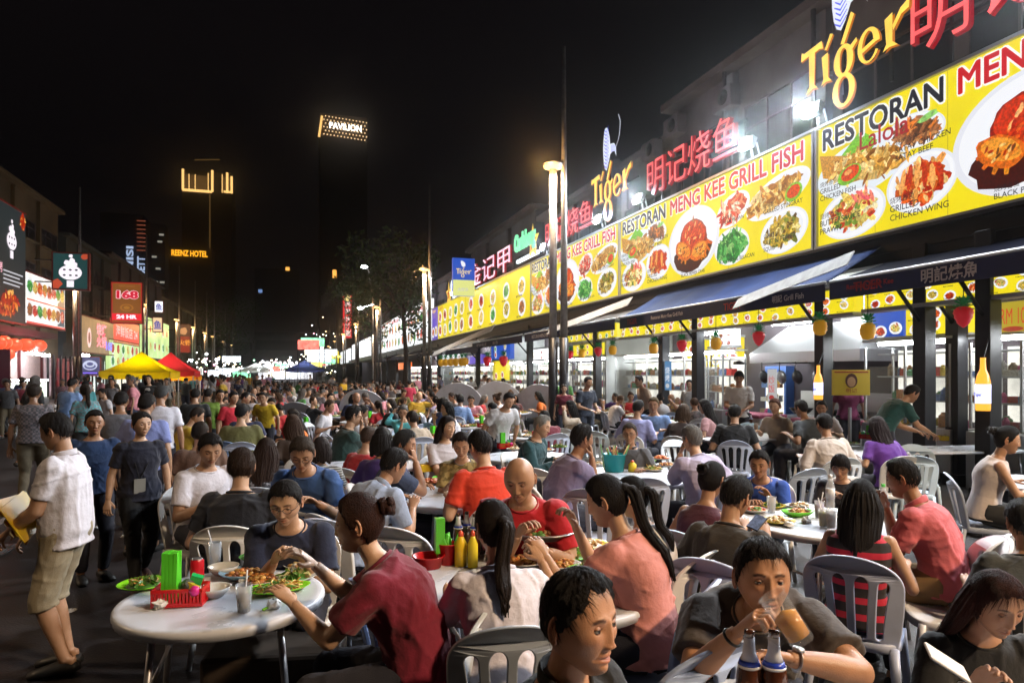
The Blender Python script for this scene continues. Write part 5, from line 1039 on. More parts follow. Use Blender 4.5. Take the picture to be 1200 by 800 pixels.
def hair_cap(style='short', res=1.0, seed=0, fem=0., fat=0., th=.012, spike=.004, hang=False, strand=0, flow='short'):
    rg = np.random.RandomState(seed); n, m = int(72 * res), int(56 * res); lo = np.arange(n) / n * 2 * np.pi; la = np.linspace(-np.pi / 2, np.pi / 2, m); LA, LO = np.meshgrid(la, lo, indexing='ij')
    P = head_pts(LO, LA, fem, fat) * 1.0; az = np.abs((LO + np.pi) % (2 * np.pi) - np.pi) # 0 front
    z = P[..., 2]
    if style == 'bald': line = np.interp(az, [0, 1.0, 1.35, 1.7, 2.2, np.pi], [.3, .3, .20, .0, -.045, -.06]); top = np.clip((.052 - z) / .012, 0, 1)
    elif style == 'fringe': line = np.interp(az, [0, .5, .9, 1.3, 1.6, 2.2, np.pi], [.034, .036, .02, -.02, -.05, -.07, -.08]); top = 1
    elif style == 'long': line = np.interp(az, [0, .12, .6, .95, 1.15, 1.35, 1.6, 2.2, np.pi], [.070, .072, .062, .046, .026, -.010, -.03, -.085, -.10]) - (.05 * np.exp(-((az - 1.45) / .2) ** 2) if hang else 0); top = 1
    elif style == 'receded': line = np.interp(az, [0, .35, .65, .9, 1.25, 1.5, 1.65, 2.2, np.pi], [.075, .088, .085, .05, .02, -.012, -.03, -.05, -.065]); top = 1
    else: line = np.interp(az, [0, .45, .75, .95, 1.15, 1.3, 1.42, 1.56, 1.68, 2.2, np.pi], [.070, .074, .070, .056, .036, .012, -.022, -.020, .002, -.05, -.068]); top = 1
    line = line + .002 * np.sin(LO * 13 + seed) + .003 * np.sin(LO * 37) + .002 * np.sin(LO * 61 + 2 * seed)
    mk = np.clip((z - line) / .012, 0, 1) * top
    tk = th * (.55 + .45 * np.clip(z / .09, 0, 1)) * (1 if style not in ('bald',) else .35)
    if style in ('short', 'receded'): tk = tk * np.clip(.45 + (z - .0) / .07, .40, 1.15)
    if style in ('short', 'fringe', 'receded'): tk = tk + .0014 * np.sin(23 * P[..., 0] / .05 + 5 * np.sin(P[..., 1] * 60 + seed) + seed) * np.sin(P[..., 1] * 110 + 3 * np.sin(P[..., 0] * 70)) * mk * np.clip(z / .05, 0, 1) + spike * (np.sin(LO * 17 + 9 * z / .1 + seed) + np.sin(LO * 31 - 30 * z + 1.3 * seed)) * mk * .5 + .004 * np.clip(np.cos(LO), 0, 1) * np.clip(z / .08, 0, 1)
    else: tk = tk + .0015 * np.sin(LO * 40 + 3 * np.sin(z * 50 + seed)) + .0012 * np.sin(LO * 67 + seed)
    Nn = P / np.array([.079, .095, .113]) ** 2; Nn /= np.linalg.norm(Nn, axis=-1, keepdims=True) + 1e-9
    Q = P + Nn * ((tk + .008) * mk ** .6 - .008)[..., None]
    Q[..., 1] += 0
    b = MB(); F = [(i * n + q, (i + 1) * n + q, (i + 1) * n + (q + 1) % n, i * n + (q + 1) % n) for i in range(m - 1) for q in range(n)]
    keep = mk.reshape(-1) > 0
    F = [f for f in F if any(keep[k] for k in f)]
    b.add(Q.reshape(-1, 3), F)
    if strand:
        K = np.nonzero((mk.reshape(-1) > .35))[0]; q = Q.reshape(-1, 3); ab = np.array([.079, .095, .113]); V = []; Fs = []
        for i in range(strand):
            k = K[rg.randint(len(K))]; p = q[k] + rg.randn(3) * .002; n_ = p / ab ** 2; n_ /= np.linalg.norm(n_); e0 = np.linalg.norm(p / ab) * (1.0 + .006 * rg.rand())
            if flow == 'tail': tg = np.array([0, -.12, .03]) - p
            elif flow == 'down': tg = np.array([p[0] * .8, p[1] * .3 - .02, -.25]) + rg.randn(3) * .02
            else: tg = p - np.array([.012, -.045, .118]); tg = tg + rg.randn(3) * .022 + np.array([0, .02 * (p[1] > .03), 0])
            tg = tg - n_ * (tg @ n_); tg /= np.linalg.norm(tg) + 1e-6; L = (.011 if flow == 'short' else .022) * (.6 + .7 * rg.rand()); w_ = np.cross(tg, n_) * (.0009 if flow != 'short' else .0011); pts = [p]; lift = .010 if flow == 'short' else .006
            for j in range(3): x_ = pts[-1] + tg * L + rg.randn(3) * .0012; pts.append(x_ / (np.linalg.norm(x_ / ab) + 1e-9) * (e0 + lift * (j + 1) * rg.rand()))
            o = len(V)
            for j, x_ in enumerate(pts): V += [x_ - w_ * (1 - j / 3.2), x_ + w_ * (1 - j / 3.2)]
            Fs += [(o + 2 * j, o + 2 * j + 1, o + 2 * j + 3, o + 2 * j + 2) for j in range(3)]
        b.add(np.array(V), Fs)
    return b
def strands(b, pts, rad, n=14, k=6, seed=0, wob=.006):
    """a hank of hair: several tapering ropes side by side"""
    rg = np.random.RandomState(seed); pts = np.asarray(pts, float); rad = np.asarray(rad, float)
    t = np.linspace(0, 1, len(pts)); tt = np.linspace(0, 1, 12); C = np.stack([np.interp(tt, t, pts[:, i]) for i in range(3)], 1); Rr = np.interp(tt, t, rad)
    b.tube(C, np.stack([Rr * .8, Rr * .7], 1), 10)
    for j in range(k * 2):
        a = j / (k * 2) * 6.283 + rg.rand(); ph = rg.rand() * 6; off = np.stack([np.cos(a + .5 * np.sin(tt * 3 + ph)) * Rr * .72, np.sin(a + .5 * np.sin(tt * 3 + ph)) * Rr * .55, np.zeros(12)], 1)
        b.tube(C + off + rg.randn(12, 3) * wob * tt[:, None] * .5, Rr * (.34 - .10 * tt), 6)
    for j in range(34):
        a = rg.rand() * 6.283; i0 = rg.randint(0, 8); sl = slice(i0, i0 + 4); rr_ = Rr[sl] * (.95 + .25 * rg.rand()); m_ = np.stack([np.cos(a) * rr_ * .85, np.sin(a) * rr_ * .7, np.zeros(4)], 1) + C[sl] + rg.randn(4, 3) * .0025; b.tube(m_, .0008, 3, cap=False)
_cache = {}
def remesh(mb, vox, smooth=2, sf=.5):
    me = mb.data('tmp', ()); o = bpy.data.objects.new('tmp', me); COL.objects.link(o)
    r = o.modifiers.new('r', 'REMESH'); r.mode = 'VOXEL'; r.voxel_size = vox
    if smooth: s = o.modifiers.new('s', 'SMOOTH'); s.iterations = smooth; s.factor = sf
    dg = bpy.context.evaluated_depsgraph_get(); m2 = bpy.data.meshes.new_from_object(o.evaluated_get(dg))
    v = np.empty(len(m2.vertices) * 3); m2.vertices.foreach_get('co', v); nn = np.empty(len(m2.vertices) * 3); m2.vertices.foreach_get('normal', nn)
    f = [tuple(p.vertices) for p in m2.polygons]
    bpy.data.objects.remove(o); bpy.data.meshes.remove(me); bpy.data.meshes.remove(m2)
    out = MB(); out.add(v.reshape(-1, 3), f); out.nrm = nn.reshape(-1, 3); return out
def make_hand(curl=30, thumb=30, vox=.0032, spread=4, fcurl=None):
    key = ('hand', curl, thumb, vox, spread, str(fcurl))
    if key in _cache: return _cache[key]
    b = MB(); b.tube([(0, -.03, 0), (0, .0, 0), (0, .03, 0), (.001, .06, -.001), (.001, .088, -.001)], [(.027, .019), (.026, .017), (.034, .016), (.041, .0145), (.040, .011)], 14, up=(0, 0, 1))
    for i, (x, L, r0, sp) in enumerate(((-.030, .96, .0088, -1.6), (-.0105, 1.06, .0092, -.4), (.0095, 1.0, .0088, .6), (.028, .80, .0078, 1.9))):
        cc = curl if fcurl is None else fcurl[i]; p = np.array([x, .082 - abs(x) * .12, -.001]); ang = cc * .45; pts = [p - [0, .02, 0], p]; rr = [r0 * 1.0, r0 * 1.05]
        for j, l in enumerate((.043, .027, .021)):
            a = R(ang); d = np.array([math.sin(R(sp * spread)), math.cos(a), -math.sin(a)]); p = p + d * l * L; pts.append(p - d * l * L * .5); pts.append(p); rr += [r0 * (.95 - .07 * j), r0 * (.98 - .10 * j)]; ang += cc * (1.0 if j == 0 else .75)
        pts.append(p + d * .004); rr.append(r0 * .45); b.tube(pts, rr, 10)
    p = np.array([-.020, .012, -.004]); a = R(thumb); pts = [p, p + [-.018, .018, -.008]]; d1 = np.array([-.62 * math.cos(a) , .62, -.75 * math.sin(a)]); d1 /= np.linalg.norm(d1); p1 = pts[1] + d1 * .030; d2 = np.array([-.30 + .55 * math.sin(a), .85, -.55 * math.sin(a)]); d2 /= np.linalg.norm(d2)
    pts += [p1, p1 + d2 * .016, p1 + d2 * .028]; b.tube(pts, [.014, .014, .0105, .0098, .006], 10)
    out = remesh(b, vox, 1, .4); _cache[key] = out; return out
def basis(fwd, upv):
    f = np.asarray(fwd, float); f = f / (np.linalg.norm(f) + 1e-9); u = np.asarray(upv, float); x = np.cross(f, u); x /= np.linalg.norm(x) + 1e-9; u = np.cross(x, f); return np.stack([x, f, u], 1)
def ik(S, T, l1, l2, pole):
    S, T = np.asarray(S, float), np.asarray(T, float); d = T - S; L = np.linalg.norm(d); Lm = (l1 + l2) * .985
    if L > Lm: T = S + d / L * Lm; d = T - S; L = Lm
    L = max(L, abs(l1 - l2) + .02); u = d / np.linalg.norm(d); a = (l1 * l1 - l2 * l2 + L * L) / (2 * L); h = math.sqrt(max(l1 * l1 - a * a, 1e-6)); p = np.asarray(pole, float); p = p - u * (p @ u); p /= np.linalg.norm(p) + 1e-9
    return S + u * a + p * h, T
def fold_noise(V, N, seed, amp):
    rg = np.random.RandomState(seed); d = np.zeros(len(V))
    for i in range(9):
        k = rg.randn(3) * np.array([1, 1, 1.5]); k *= (22 + 34 * rg.rand()) / np.linalg.norm(k); k2 = rg.randn(3) * 9; ph = rg.rand() * 6.28
        d += ((1 - np.abs(np.sin(V @ k * .5 + 1.2 * np.sin(V @ k2) + ph))) ** 2.2 - .3) * np.clip(np.sin(V @ (k2 * .8) + ph * 2), 0, 1.2) / 4
    return V + N * np.maximum(d * amp * 2.0, -.0035)[:, None]
def spine_of(s):
    P0 = np.array([0, .0, .545 if s['pose'] == 'sit' else .95]); n = 20; pts = [P0]; ang = []
    lean, side = s.get('lean', 8), s.get('side', 0)
    for i in range(n + 4):
        t = i / n; a = R(lean * (.45 + .95 * t)); b_ = R(side * (.5 + .8 * t)); d = np.array([math.sin(b_) * math.cos(a), math.sin(a), math.cos(a) * math.cos(b_)]); pts.append(pts[-1] + d * .50 / n); ang.append(d)
    return np.array(pts), ang
def sp_at(pts, t): 
    u = t * 20; i = int(np.clip(math.floor(u), -6, 22)); 
    if u < 0: return pts[0] + (pts[1] - pts[0]) * u
    return pts[min(i, 23)] + (pts[min(i + 1, 24)] - pts[min(i, 23)]) * (u - i)
def head_frame(s, pts, ang):
    nb = sp_at(pts, 1.02); d = ang[-1]; hp = s.get('hp', 10); hy = s.get('hy', 0); roll = s.get('hr', 0)
    up = d * .55 + np.array([0, 0, 1]) * .45; up /= np.linalg.norm(up)
    M = rotm(rz=-hy) @ rotm(rx=-hp) @ rotm(ry=roll)
    nk = nb + up * .065 + np.array([0, .012, 0]); hc = nk + M @ np.array([0, .018, .088])
    return nb, nk, hc, M
TORSO_M = [(-.10, .165, .115), (.0, .172, .125), (.12, .160, .118), (.28, .152, .112), (.45, .160, .115), (.62, .178, .122), (.76, .185, .118), (.86, .178, .100), (.93, .140, .078), (.98, .085, .062), (1.03, .060, .058)]
TORSO_F = [(-.10, .170, .118), (.0, .172, .125), (.12, .155, .112), (.30, .128, .098), (.45, .135, .102), (.60, .155, .125), (.74, .162, .118), (.86, .155, .090), (.93, .120, .070), (.98, .072, .055), (1.03, .050, .050)]
def rings(b, pts, ang, prof, infl=0., tw=0., t0=-9, t1=9, fat=0., n=22, belly=0.):
    V = []; k = 0; ts = np.arange(max(t0, prof[0][0]), min(t1, prof[-1][0]) + .001, .04)
    for t in ts:
        w_ = np.interp(t, [p[0] for p in prof], [p[1] for p in prof]); d_ = np.interp(t, [p[0] for p in prof], [p[2] for p in prof])
        g = fat * math.exp(-((t - .25) / .35) ** 2); w_ = w_ * (1 + .35 * g) + infl; d_ = d_ * (1 + .45 * g) + infl; c = sp_at(pts, t); u = ang[int(np.clip(t * 20, 0, 22))]
        a = R(tw * np.clip(t, 0, 1)); r_ = np.array([math.cos(a), -math.sin(a), 0]); r_ = r_ - u * (r_ @ u); r_ /= np.linalg.norm(r_); f_ = np.cross(u, r_)
        th = np.arange(n) / n * 2 * np.pi; cs, sn = np.cos(th), np.sin(th); e = .85; cs = np.sign(cs) * np.abs(cs) ** e; sn = np.sign(sn) * np.abs(sn) ** e
        fo = np.where(sn > 0, 1 + .12 * belly * math.exp(-((t - .2) / .25) ** 2), 1)
        V.append(c + np.outer(cs * w_, r_) + np.outer(sn * d_ * fo, f_)); k += 1
    F = [(i * n + q, i * n + (q + 1) % n, (i + 1) * n + (q + 1) % n, (i + 1) * n + q) for i in range(k - 1) for q in range(n)] + [tuple(range(n))[::-1], tuple(range((k - 1) * n, k * n))]
    b.add(np.concatenate(V), F)
def figure(s, hi=True):
    """returns dict of mesh builders in local space (faces +Y, feet on z=0) and head centre"""
    fem = s.get('fem', 0.); fat = s.get('fat', 0.); vox = s.get('vox', .0105 if hi else .02); pts, ang = spine_of(s); nb, nk, hc, HM = head_frame(s, pts, ang); tw = s.get('tw', 0); prof = TORSO_F if fem else TORSO_M; sit = s['pose'] == 'sit'
    c86 = sp_at(pts, .865); u = ang[17]; a = R(tw * .9); r_ = np.array([math.cos(a), -math.sin(a), 0]); r_ = r_ - u * (r_ @ u); r_ /= np.linalg.norm(r_); f_ = np.cross(u, r_)
    sw = (.150 if fem else .172) * (1 + .08 * fat); sh = {-1: c86 - r_ * sw + f_ * .01, 1: c86 + r_ * sw + f_ * .01}; ar = (.82 if fem else 1.) * (1 + .25 * fat)
    body = MB(); rings(body, pts, ang, prof, 0, tw, fat=fat, belly=fat); body.tube([nb - ang[-1] * .06, nb, nk, hc + HM @ np.array([0, -.02, -.03])], [.062 * (.85 if fem else 1), .054 * (.85 if fem else 1), .052 * (.86 if fem else 1), .05], 14)
    arms = {}; defh = {1: (.22, .25, .80) if sit else (.27, .02, .86), -1: (-.22, .25, .80) if sit else (-.27, .02, .86)}
    l1, l2 = (.27, .235) if fem else (.285, .25)
    for sd, key in ((1, 'hR'), (-1, 'hL')):
        T = s.get(key, defh[sd]); T = defh[sd] if T is None else T; pole = s.get('pole' + key[1], (sd * .55, -.5, -1.0)); E, W = ik(sh[sd], T, l1, l2, pole); arms[sd] = (sh[sd], E, W)
        body.ball(sh[sd], .058 * ar, 12, 8); body.tube([sh[sd], sh[sd] + (E - sh[sd]) * .35, E], [.055 * ar, .050 * ar, .040 * ar], 12); body.ball(E, .041 * ar, 10, 7); m_ = E + (W - E) * .3; body.tube([E, m_, E + (W - E) * .75, W], [.040 * ar, .0425 * ar, .032 * ar, .0255 * ar ** .5], 12)
    legs = {}
    for sd in (-1, 1):
        H = pts[0] + np.array([sd * .09, .0, -.02])
        if sit: K = np.array([sd * s.get('kn', .13), .43, .515]); A = np.array([sd * s.get('kn', .13) + sd * .01, .43 + s.get('shin', .0), .09]); fd = np.array([sd * .15, 1, 0.])
        else:
            st_ = s.get('stride', .0) * sd; A = np.array([sd * (.10 - .02 * (s.get('stride', 0) > 0)), st_, .085 + max(0, -st_) * .25]); K, A = ik(H, A, .445, .43, (sd * .1, 1, 0)); fd = np.array([sd * .15, 1, -.35 * max(0, -st_) * 2])
        legs[sd] = (H, K, A, fd); fl = (1 + .15 * fat); body.tube([H + [0, 0, .03], H + (K - H) * .35, K], [.094 * fl, .086 * fl, .060], 14); body.ball(K, .060, 10, 7); body.tube([K, K + (A - K) * .3, K + (A - K) * .75, A], [.057, .060, .042, .036], 12); fu = fd / np.linalg.norm(fd)
        body.tube([A + [0, 0, .02] - fu * .03, A - fu * .045 - [0, 0, .045], A + fu * .06 - [0, 0, .05], A + fu * .15 - [0, 0, .068], A + fu * .185 - [0, 0, .072]], [(.034, .034), (.035, .035), (.042, .034), (.044, .020), (.03, .012)], 12)
    out = {}; bm = remesh(body, vox, 3, .55); head = make_head(s.get('hres', 1.0 if hi else .42), fem, fat * .8, s.get('gaze', 0), s.get('closed', .45), s.get('open', 0), s.get('stub', 0), True)
    full = MB(); full.merge(bm); full.merge(head, HM * s.get('hs', 1.0), hc)
    for sd in (1, -1):
        S_, E, W = arms[sd]; d = (W - E) / np.linalg.norm(W - E); hk = 'R' if sd > 0 else 'L'; pn = s.get('palm' + hk, (0, 0, 1.)); bend = s.get('bend' + hk, 0.)
        dd = d + np.array([0, 0, -1.]) * bend; B = basis(dd, pn); h = make_hand(*(s.get('hand' + hk, (38, 30) if hi else (30, 30))), vox=.0034 if hi else .006); MX = B * (.93 if fem else 1.)
        if sd < 0: MX = MX @ np.diag([-1, 1, 1])
        full.merge(h, MX, W + d * .008)
    out['body'] = full
    # shirt
    sl = s.get('sleeve', 'short'); sb = MB(); hem = s.get('hem', -.10); rings(sb, pts, ang, [(hem, prof[1][1] + .012, prof[1][2] + .012)] + [p for p in prof if hem < p[0] < .90] + [(.93, prof[8][1] * (1.0 if sl != 'none' else .8), prof[8][2]), (.965, .094 if not fem else .082, .066), (1.0, .060 if not fem else .056, .054)], s.get('ease', .016), tw, fat=fat, belly=fat)
    Lz = s.get('ease', .016)
    for sd in (1, -1):
        S_, E, W = arms[sd]
        if sl == 'none': sb.ball(S_ - r_ * sd * .03, .055 * ar, 10, 7); continue
        sb.ball(S_, .060 * ar + Lz * .7, 12, 8); q = {'short': .72, 'cap': .42, 'elbow': .98, 'long': 1.0}[sl]
        sb.tube([S_ - r_ * sd * .03, S_, S_ + (E - S_) * q * .5, S_ + (E - S_) * q], [.062 * ar + Lz * .7, .062 * ar + Lz * .7, .054 * ar + Lz, .047 * ar + Lz * 1.25], 14)
        if sl == 'long': sb.ball(E, .046 * ar + Lz * .8, 10, 7); sb.tube([E, E + (W - E) * .5, E + (W - E) * .93], [.046 * ar + Lz * .8, .042 * ar + Lz * .6, .032 * ar + Lz * .5], 12)
    so = remesh(sb, vox if hi else .018, 2, .5); v = fold_noise(np.concatenate(so.v), so.nrm, s.get('seed', 1), (.022 if sl != 'none' else .003)); so.v = [v]; out['shirt'] = so
    # trousers
    tb = MB(); bt = s.get('bottom', 'long'); P0 = pts[0]; tb.tube([sp_at(pts, .10), P0, P0 - [0, -.01, .06]], [(prof[2][1] + .012 + .05 * fat, prof[2][2] + .012 + .04 * fat), (.182 + .03 * fat, .135 + .03 * fat), (.17, .13)], 20, up=(0, 1, 0) if not sit else (0, 1, 0))
    for sd in (-1, 1):
        H, K, A, fd = legs[sd]; q = {'long': 1.0, 'shorts': .8, 'skirt': .7}[bt] if bt != 'long' else 1.0
        tb.tube([H + [0, 0, .03], H + (K - H) * .4, H + (K - H) * q], [.110, .100, .083 if bt == 'shorts' else .072], 14)
        if bt == 'shorts': tb.tube([H + (K - H) * .6, H + (K - H) * .98, K + (A - K) * .12], [.092, .088, .090], 14)
        if bt == 'long': tb.ball(K, .072, 10, 7); tb.tube([K, K + (A - K) * .5, K + (A - K) * .93], [.070, .066, .056], 12)
    to = remesh(tb, vox * 1.1 if hi else .022, 2, .5); to.v = [fold_noise(np.concatenate(to.v), to.nrm, s.get('seed', 1) + 5, .012)]; out['trousers'] = to
    sh_ = []
    for sd in (-1, 1):
        H, K, A, fd = legs[sd]; fu = fd / np.linalg.norm(fd); k = MB(); k.tube([A - fu * .075 - [0, 0, .03], A - fu * .05 - [0, 0, .045], A + fu * .05 - [0, 0, .043], A + fu * .15 - [0, 0, .058], A + fu * .21 - [0, 0, .068]], [(.034, .034), (.046, .042), (.052, .046), (.054, .032), (.036, .02)], 12); sh_.append(k)
    out['shoes'] = sh_
    # hair
    hs = s.get('hair', 'short'); hb = MB(); st = {'short': 'short', 'bald': 'bald', 'long': 'long', 'ponytail': 'long', 'bun': 'long', 'fringe': 'fringe', 'bob': 'long', 'receded': 'receded'}[hs]
    if hs != 'none': hb.merge(hair_cap(st, 1. if hi else .5, s.get('seed', 0), fem, fat * .8, {'bald': .004, 'receded': .011}.get(hs, .013 if st != 'long' else .014), hang=hs in ('long', 'bob'), strand=(1500 if hs != 'bald' else 350) if hi and s['pose'] == 'sit' or s.get('hires') else 0, flow='tail' if hs in ('ponytail', 'bun') else 'down' if hs in ('long', 'bob', 'fringe') else 'short'))
    sd_ = s.get('seed', 0)
    if hs in ('long', 'bob'):
        Lh = .30 if hs == 'long' else .13
        IM = HM.T
        back = IM @ (sp_at(pts, .72) - hc); back = back + IM @ (-f_ * .16)
        for k in range(13):
            az = (k - 6) / 6 * 1.55; p0 = np.array([math.sin(az) * .072, -math.cos(az) * .088, .045]); p1 = np.array([math.sin(az) * .092, -math.cos(az) * .100 - .0, -.04]); p2 = np.array([math.sin(az) * .100, -math.cos(az) * .085 - .02, -.14 - .01 * (k % 3)])
            if hs == 'long':
                e = back * .95 + np.array([math.sin(az) * .10, 0, 0]); e[1] = float(np.clip(e[1], -.17, -.07)) + .03 * abs(math.sin(az)); p3 = np.array([e[0] * .8, e[1], min(e[2], -.24)]) + np.array([0, 0, -.06 - .03 * math.sin(k * 2.1)]); ps = [p0, p1, (p1 + p2 * 2 + [0, -.02, 0]) / 3, (p2 + p3) / 2 + [0, -.015, 0], p3]; rd = [.016, .028, .028, .026, .008]
            else: ps = [p0, p1, p2]; rd = [.016, .028, .014]
            strands(hb, ps, rd, k=2, seed=sd_ + k, wob=.004)
    if hs == 'ponytail':
        b0 = np.array([0, -.100, .030]); hb.ball(b0, (.030, .028, .028), 10, 8); q = s.get('tail', .30); W_ = lambda p: HM.T @ (p - hc) / s.get('hs', 1.0); tx = s.get('tailx', 0)
        t1 = .98; t2 = .98 - q * 1.1; mid = sp_at(pts, t1) - f_ * .105 + r_ * tx * .5; mid2 = sp_at(pts, (t1 + t2) / 2) - f_ * .150 + r_ * tx * .8; e = sp_at(pts, t2) - f_ * .150 + r_ * tx
        strands(hb, [b0, b0 + [0, -.040, -.012], W_(mid), W_(mid2), W_(e)], [.022, .036, .034, .032, .008], k=6, seed=sd_, wob=.012 if s.get('wavy') else .004)
    if hs == 'bun':
        b0 = np.array([0, -.108, .055]); rg = np.random.RandomState(sd_)
        for k in range(5): hb.tube([b0 + np.array([math.cos(a) * (.024 + .006 * k % .01), -.01 * k + .01, math.sin(a) * .026]) + rg.randn(3) * .003 for a in np.linspace(k, k + 5.2, 10)], .013, 7)
        hb.ball(b0, (.028, .026, .028), 10, 8)
    if hs not in ('none',):
        o = MB(); o.merge(hb, HM * s.get('hs', 1.0), hc); out['hair'] = o
    out['hc'] = hc; out['HM'] = HM; out['arms'] = arms; out['sh'] = sh; out['r'] = r_; out['f'] = f_; out['pts'] = pts; return out
def assemble(s, fg, hi=True, label='', group='', origin=(0, 0, 0), rz=0, scale=1.):
    bm = fg['body']; me = bm.data('person', [M_skin, M_eye], True, True); o = link('person', me); o.color = (*s.get('skin', (.42, .25, .16)), 1)
    o.location = [float(x) for x in origin]; o.rotation_euler = (0, 0, R(rz)); o.scale = (scale,) * 3; tag(o, label, 'person', group)
    def ch(name, mb, m, col):
        c = link(name, mb.data(name, [m], True), o); c.color = (*col, 1); return c
    if s.get('shirt', 1) is not None: k = ch(s.get('top', 'shirt'), fg['shirt'], s.get('smat', M_cloth), s.get('shirt', (.5, .5, .5)))
    ch('trousers' if s.get('bottom', 'long') != 'shorts' else 'shorts', fg['trousers'], M_denim, s.get('tcol', (.02, .02, .03)))
    for k in fg['shoes']: ch('shoe', k, M_shoe, s.get('shoecol', (.02, .018, .016)))
    if 'hair' in fg: ch('hair', fg['hair'], M_hair, s.get('haircol', (.012, .009, .008)))
    if s.get('collar'):
        c = MB(); nb = sp_at(fg['pts'], 1.02); f_ = fg['f']; r_ = fg['r']; u = np.cross(r_, f_); P = []
        for a in np.linspace(-2.6, 2.6, 16): P.append(nb + r_ * math.sin(a) * .074 - f_ * math.cos(a) * .068 + u * (.006 - .012 * (1 - math.cos(a))))
        c.tube(P, [(.006, .022)] * 16, 8, up=u); ch('collar', c, M_cloth, s.get('collarcol', s.get('shirt')))
    elif hi and s.get('sleeve') != 'none' and s['pose'] == 'sit':
        c = MB(); nb = sp_at(fg['pts'], .992); f_ = fg['f']; r_ = fg['r']; u = np.cross(r_, f_); fm = .9 if s.get('fem') else 1.
        c.tube([nb + (r_ * math.sin(a) * .083 - f_ * math.cos(a) * .077) * fm + u * (.004 - .018 * (1 - math.cos(a)) * .5) for a in np.linspace(0, 6.283, 25)[:-1]], [(.0045, .009)] * 24, 7, up=u, closed=True); ch('neckband', c, M_cloth, np.array(s.get('shirt', (.2, .2, .2))) * .8)
    if s.get('glasses'):
        g_ = MB()
        for sd in (-1, 1):
            g_.tube([(sd * .033 + .022 * math.cos(a), .0935 - .10 * abs(sd * .033 + .022 * math.cos(a)) ** 1.0 * .12, .003 + .0155 * math.sin(a)) for a in np.linspace(0, 6.283, 17)[:-1]], .0016, 6, closed=True); g_.tube([(sd * .055, .0925, .006), (sd * .073, .07, .006), (sd * .078, .0, .004)], .0016, 6)
        g_.tube([(-.011, .0955, .006), (.011, .0955, .006)], .0016, 6); q = MB(); q.merge(g_, fg['HM'], fg['hc'] + fg['HM'] @ np.array([0, .006, 0])); ch('glasses', q, M_black, (0, 0, 0))
    return o

def patterned(name, kind):
    if name in MATS: return MATS[name]
    m = mat(name, (.5, .5, .5), .88, objcol=True, bump=.1, bs=400, sheen=.15); nt = m.node_tree; L = nt.links.new; b = nt.nodes['Principled BSDF']; src = b.inputs['Base Color'].links[0].from_socket; tcn = _n(nt, 'ShaderNodeTexCoord')
    if kind == 'stripe': t = _n(nt, 'ShaderNodeTexWave'); t.bands_direction = 'Z'; t.inputs['Scale'].default_value = 9; t.inputs['Distortion'].default_value = .3; o_ = t.outputs[1]
    elif kind == 'check': t = _n(nt, 'ShaderNodeTexChecker'); t.inputs['Scale'].default_value = 34; o_ = t.outputs[1]
    elif kind == 'floral': t = _n(nt, 'ShaderNodeTexVoronoi'); t.inputs['Scale'].default_value = 24; o_ = t.outputs[0]
    else: t = _n(nt, 'ShaderNodeTexNoise'); t.inputs['Scale'].default_value = 7; t.inputs['Detail'].default_value = 1; o_ = t.outputs[0]
    L(tcn.outputs['Object'], t.inputs['Vector']); r_ = _n(nt, 'ShaderNodeMapRange'); r_.inputs[1].default_value = .42; r_.inputs[2].default_value = .5; L(o_, r_.inputs[0]); mx = _n(nt, 'ShaderNodeMix', data_type='RGBA'); mx.inputs[7].default_value = (.45, .43, .40, 1) if kind in ('stripe', 'logo') else (.16, .13, .14, 1); L(r_.outputs[0], mx.inputs[0]); L(src, mx.inputs[6])
    if kind == 'logo': r_.inputs[1].default_value = .60; r_.inputs[2].default_value = .62
    L(mx.outputs[2], b.inputs['Base Color']); return m
def stripe_mat(name, c1, c2, period=.07, duty=.5, wob=.0):
    if name in MATS: return MATS[name]
    m = mat(name, c1, .88, bump=.1, bs=400, sheen=.1); nt = m.node_tree; b = nt.nodes['Principled BSDF']; tcn = _n(nt, 'ShaderNodeTexCoord'); sp_ = _n(nt, 'ShaderNodeSeparateXYZ'); nt.links.new(tcn.outputs['Object'], sp_.inputs[0])
    a = _n(nt, 'ShaderNodeMath', operation='MULTIPLY'); a.inputs[1].default_value = 1 / period; nt.links.new(sp_.outputs['Z'], a.inputs[0]); f = _n(nt, 'ShaderNodeMath', operation='FRACT'); nt.links.new(a.outputs[0], f.inputs[0]); g = _n(nt, 'ShaderNodeMath', operation='GREATER_THAN'); g.inputs[1].default_value = duty; nt.links.new(f.outputs[0], g.inputs[0])
    mx = _n(nt, 'ShaderNodeMix', data_type='RGBA'); mx.inputs[6].default_value = (*c1, 1); mx.inputs[7].default_value = (*c2, 1); nt.links.new(g.outputs[0], mx.inputs[0]); nt.links.new(mx.outputs[2], b.inputs['Base Color']); return m
def print_mat(name, c1, c2, sc=30, th=.55):
    if name in MATS: return MATS[name]
    m = mat(name, c1, .88, bump=.1, bs=400, sheen=.1); nt = m.node_tree; b = nt.nodes['Principled BSDF']; tcn = _n(nt, 'ShaderNodeTexCoord'); v = _n(nt, 'ShaderNodeTexNoise'); v.inputs['Scale'].default_value = sc; v.inputs['Detail'].default_value = 2; nt.links.new(tcn.outputs['Object'], v.inputs['Vector'])
    r_ = _n(nt, 'ShaderNodeMapRange'); r_.inputs[1].default_value = th - .03; r_.inputs[2].default_value = th + .03; nt.links.new(v.outputs[0], r_.inputs[0]); mx = _n(nt, 'ShaderNodeMix', data_type='RGBA'); mx.inputs[6].default_value = (*c1, 1); mx.inputs[7].default_value = (*c2, 1); nt.links.new(r_.outputs[0], mx.inputs[0]); nt.links.new(mx.outputs[2], b.inputs['Base Color']); return m
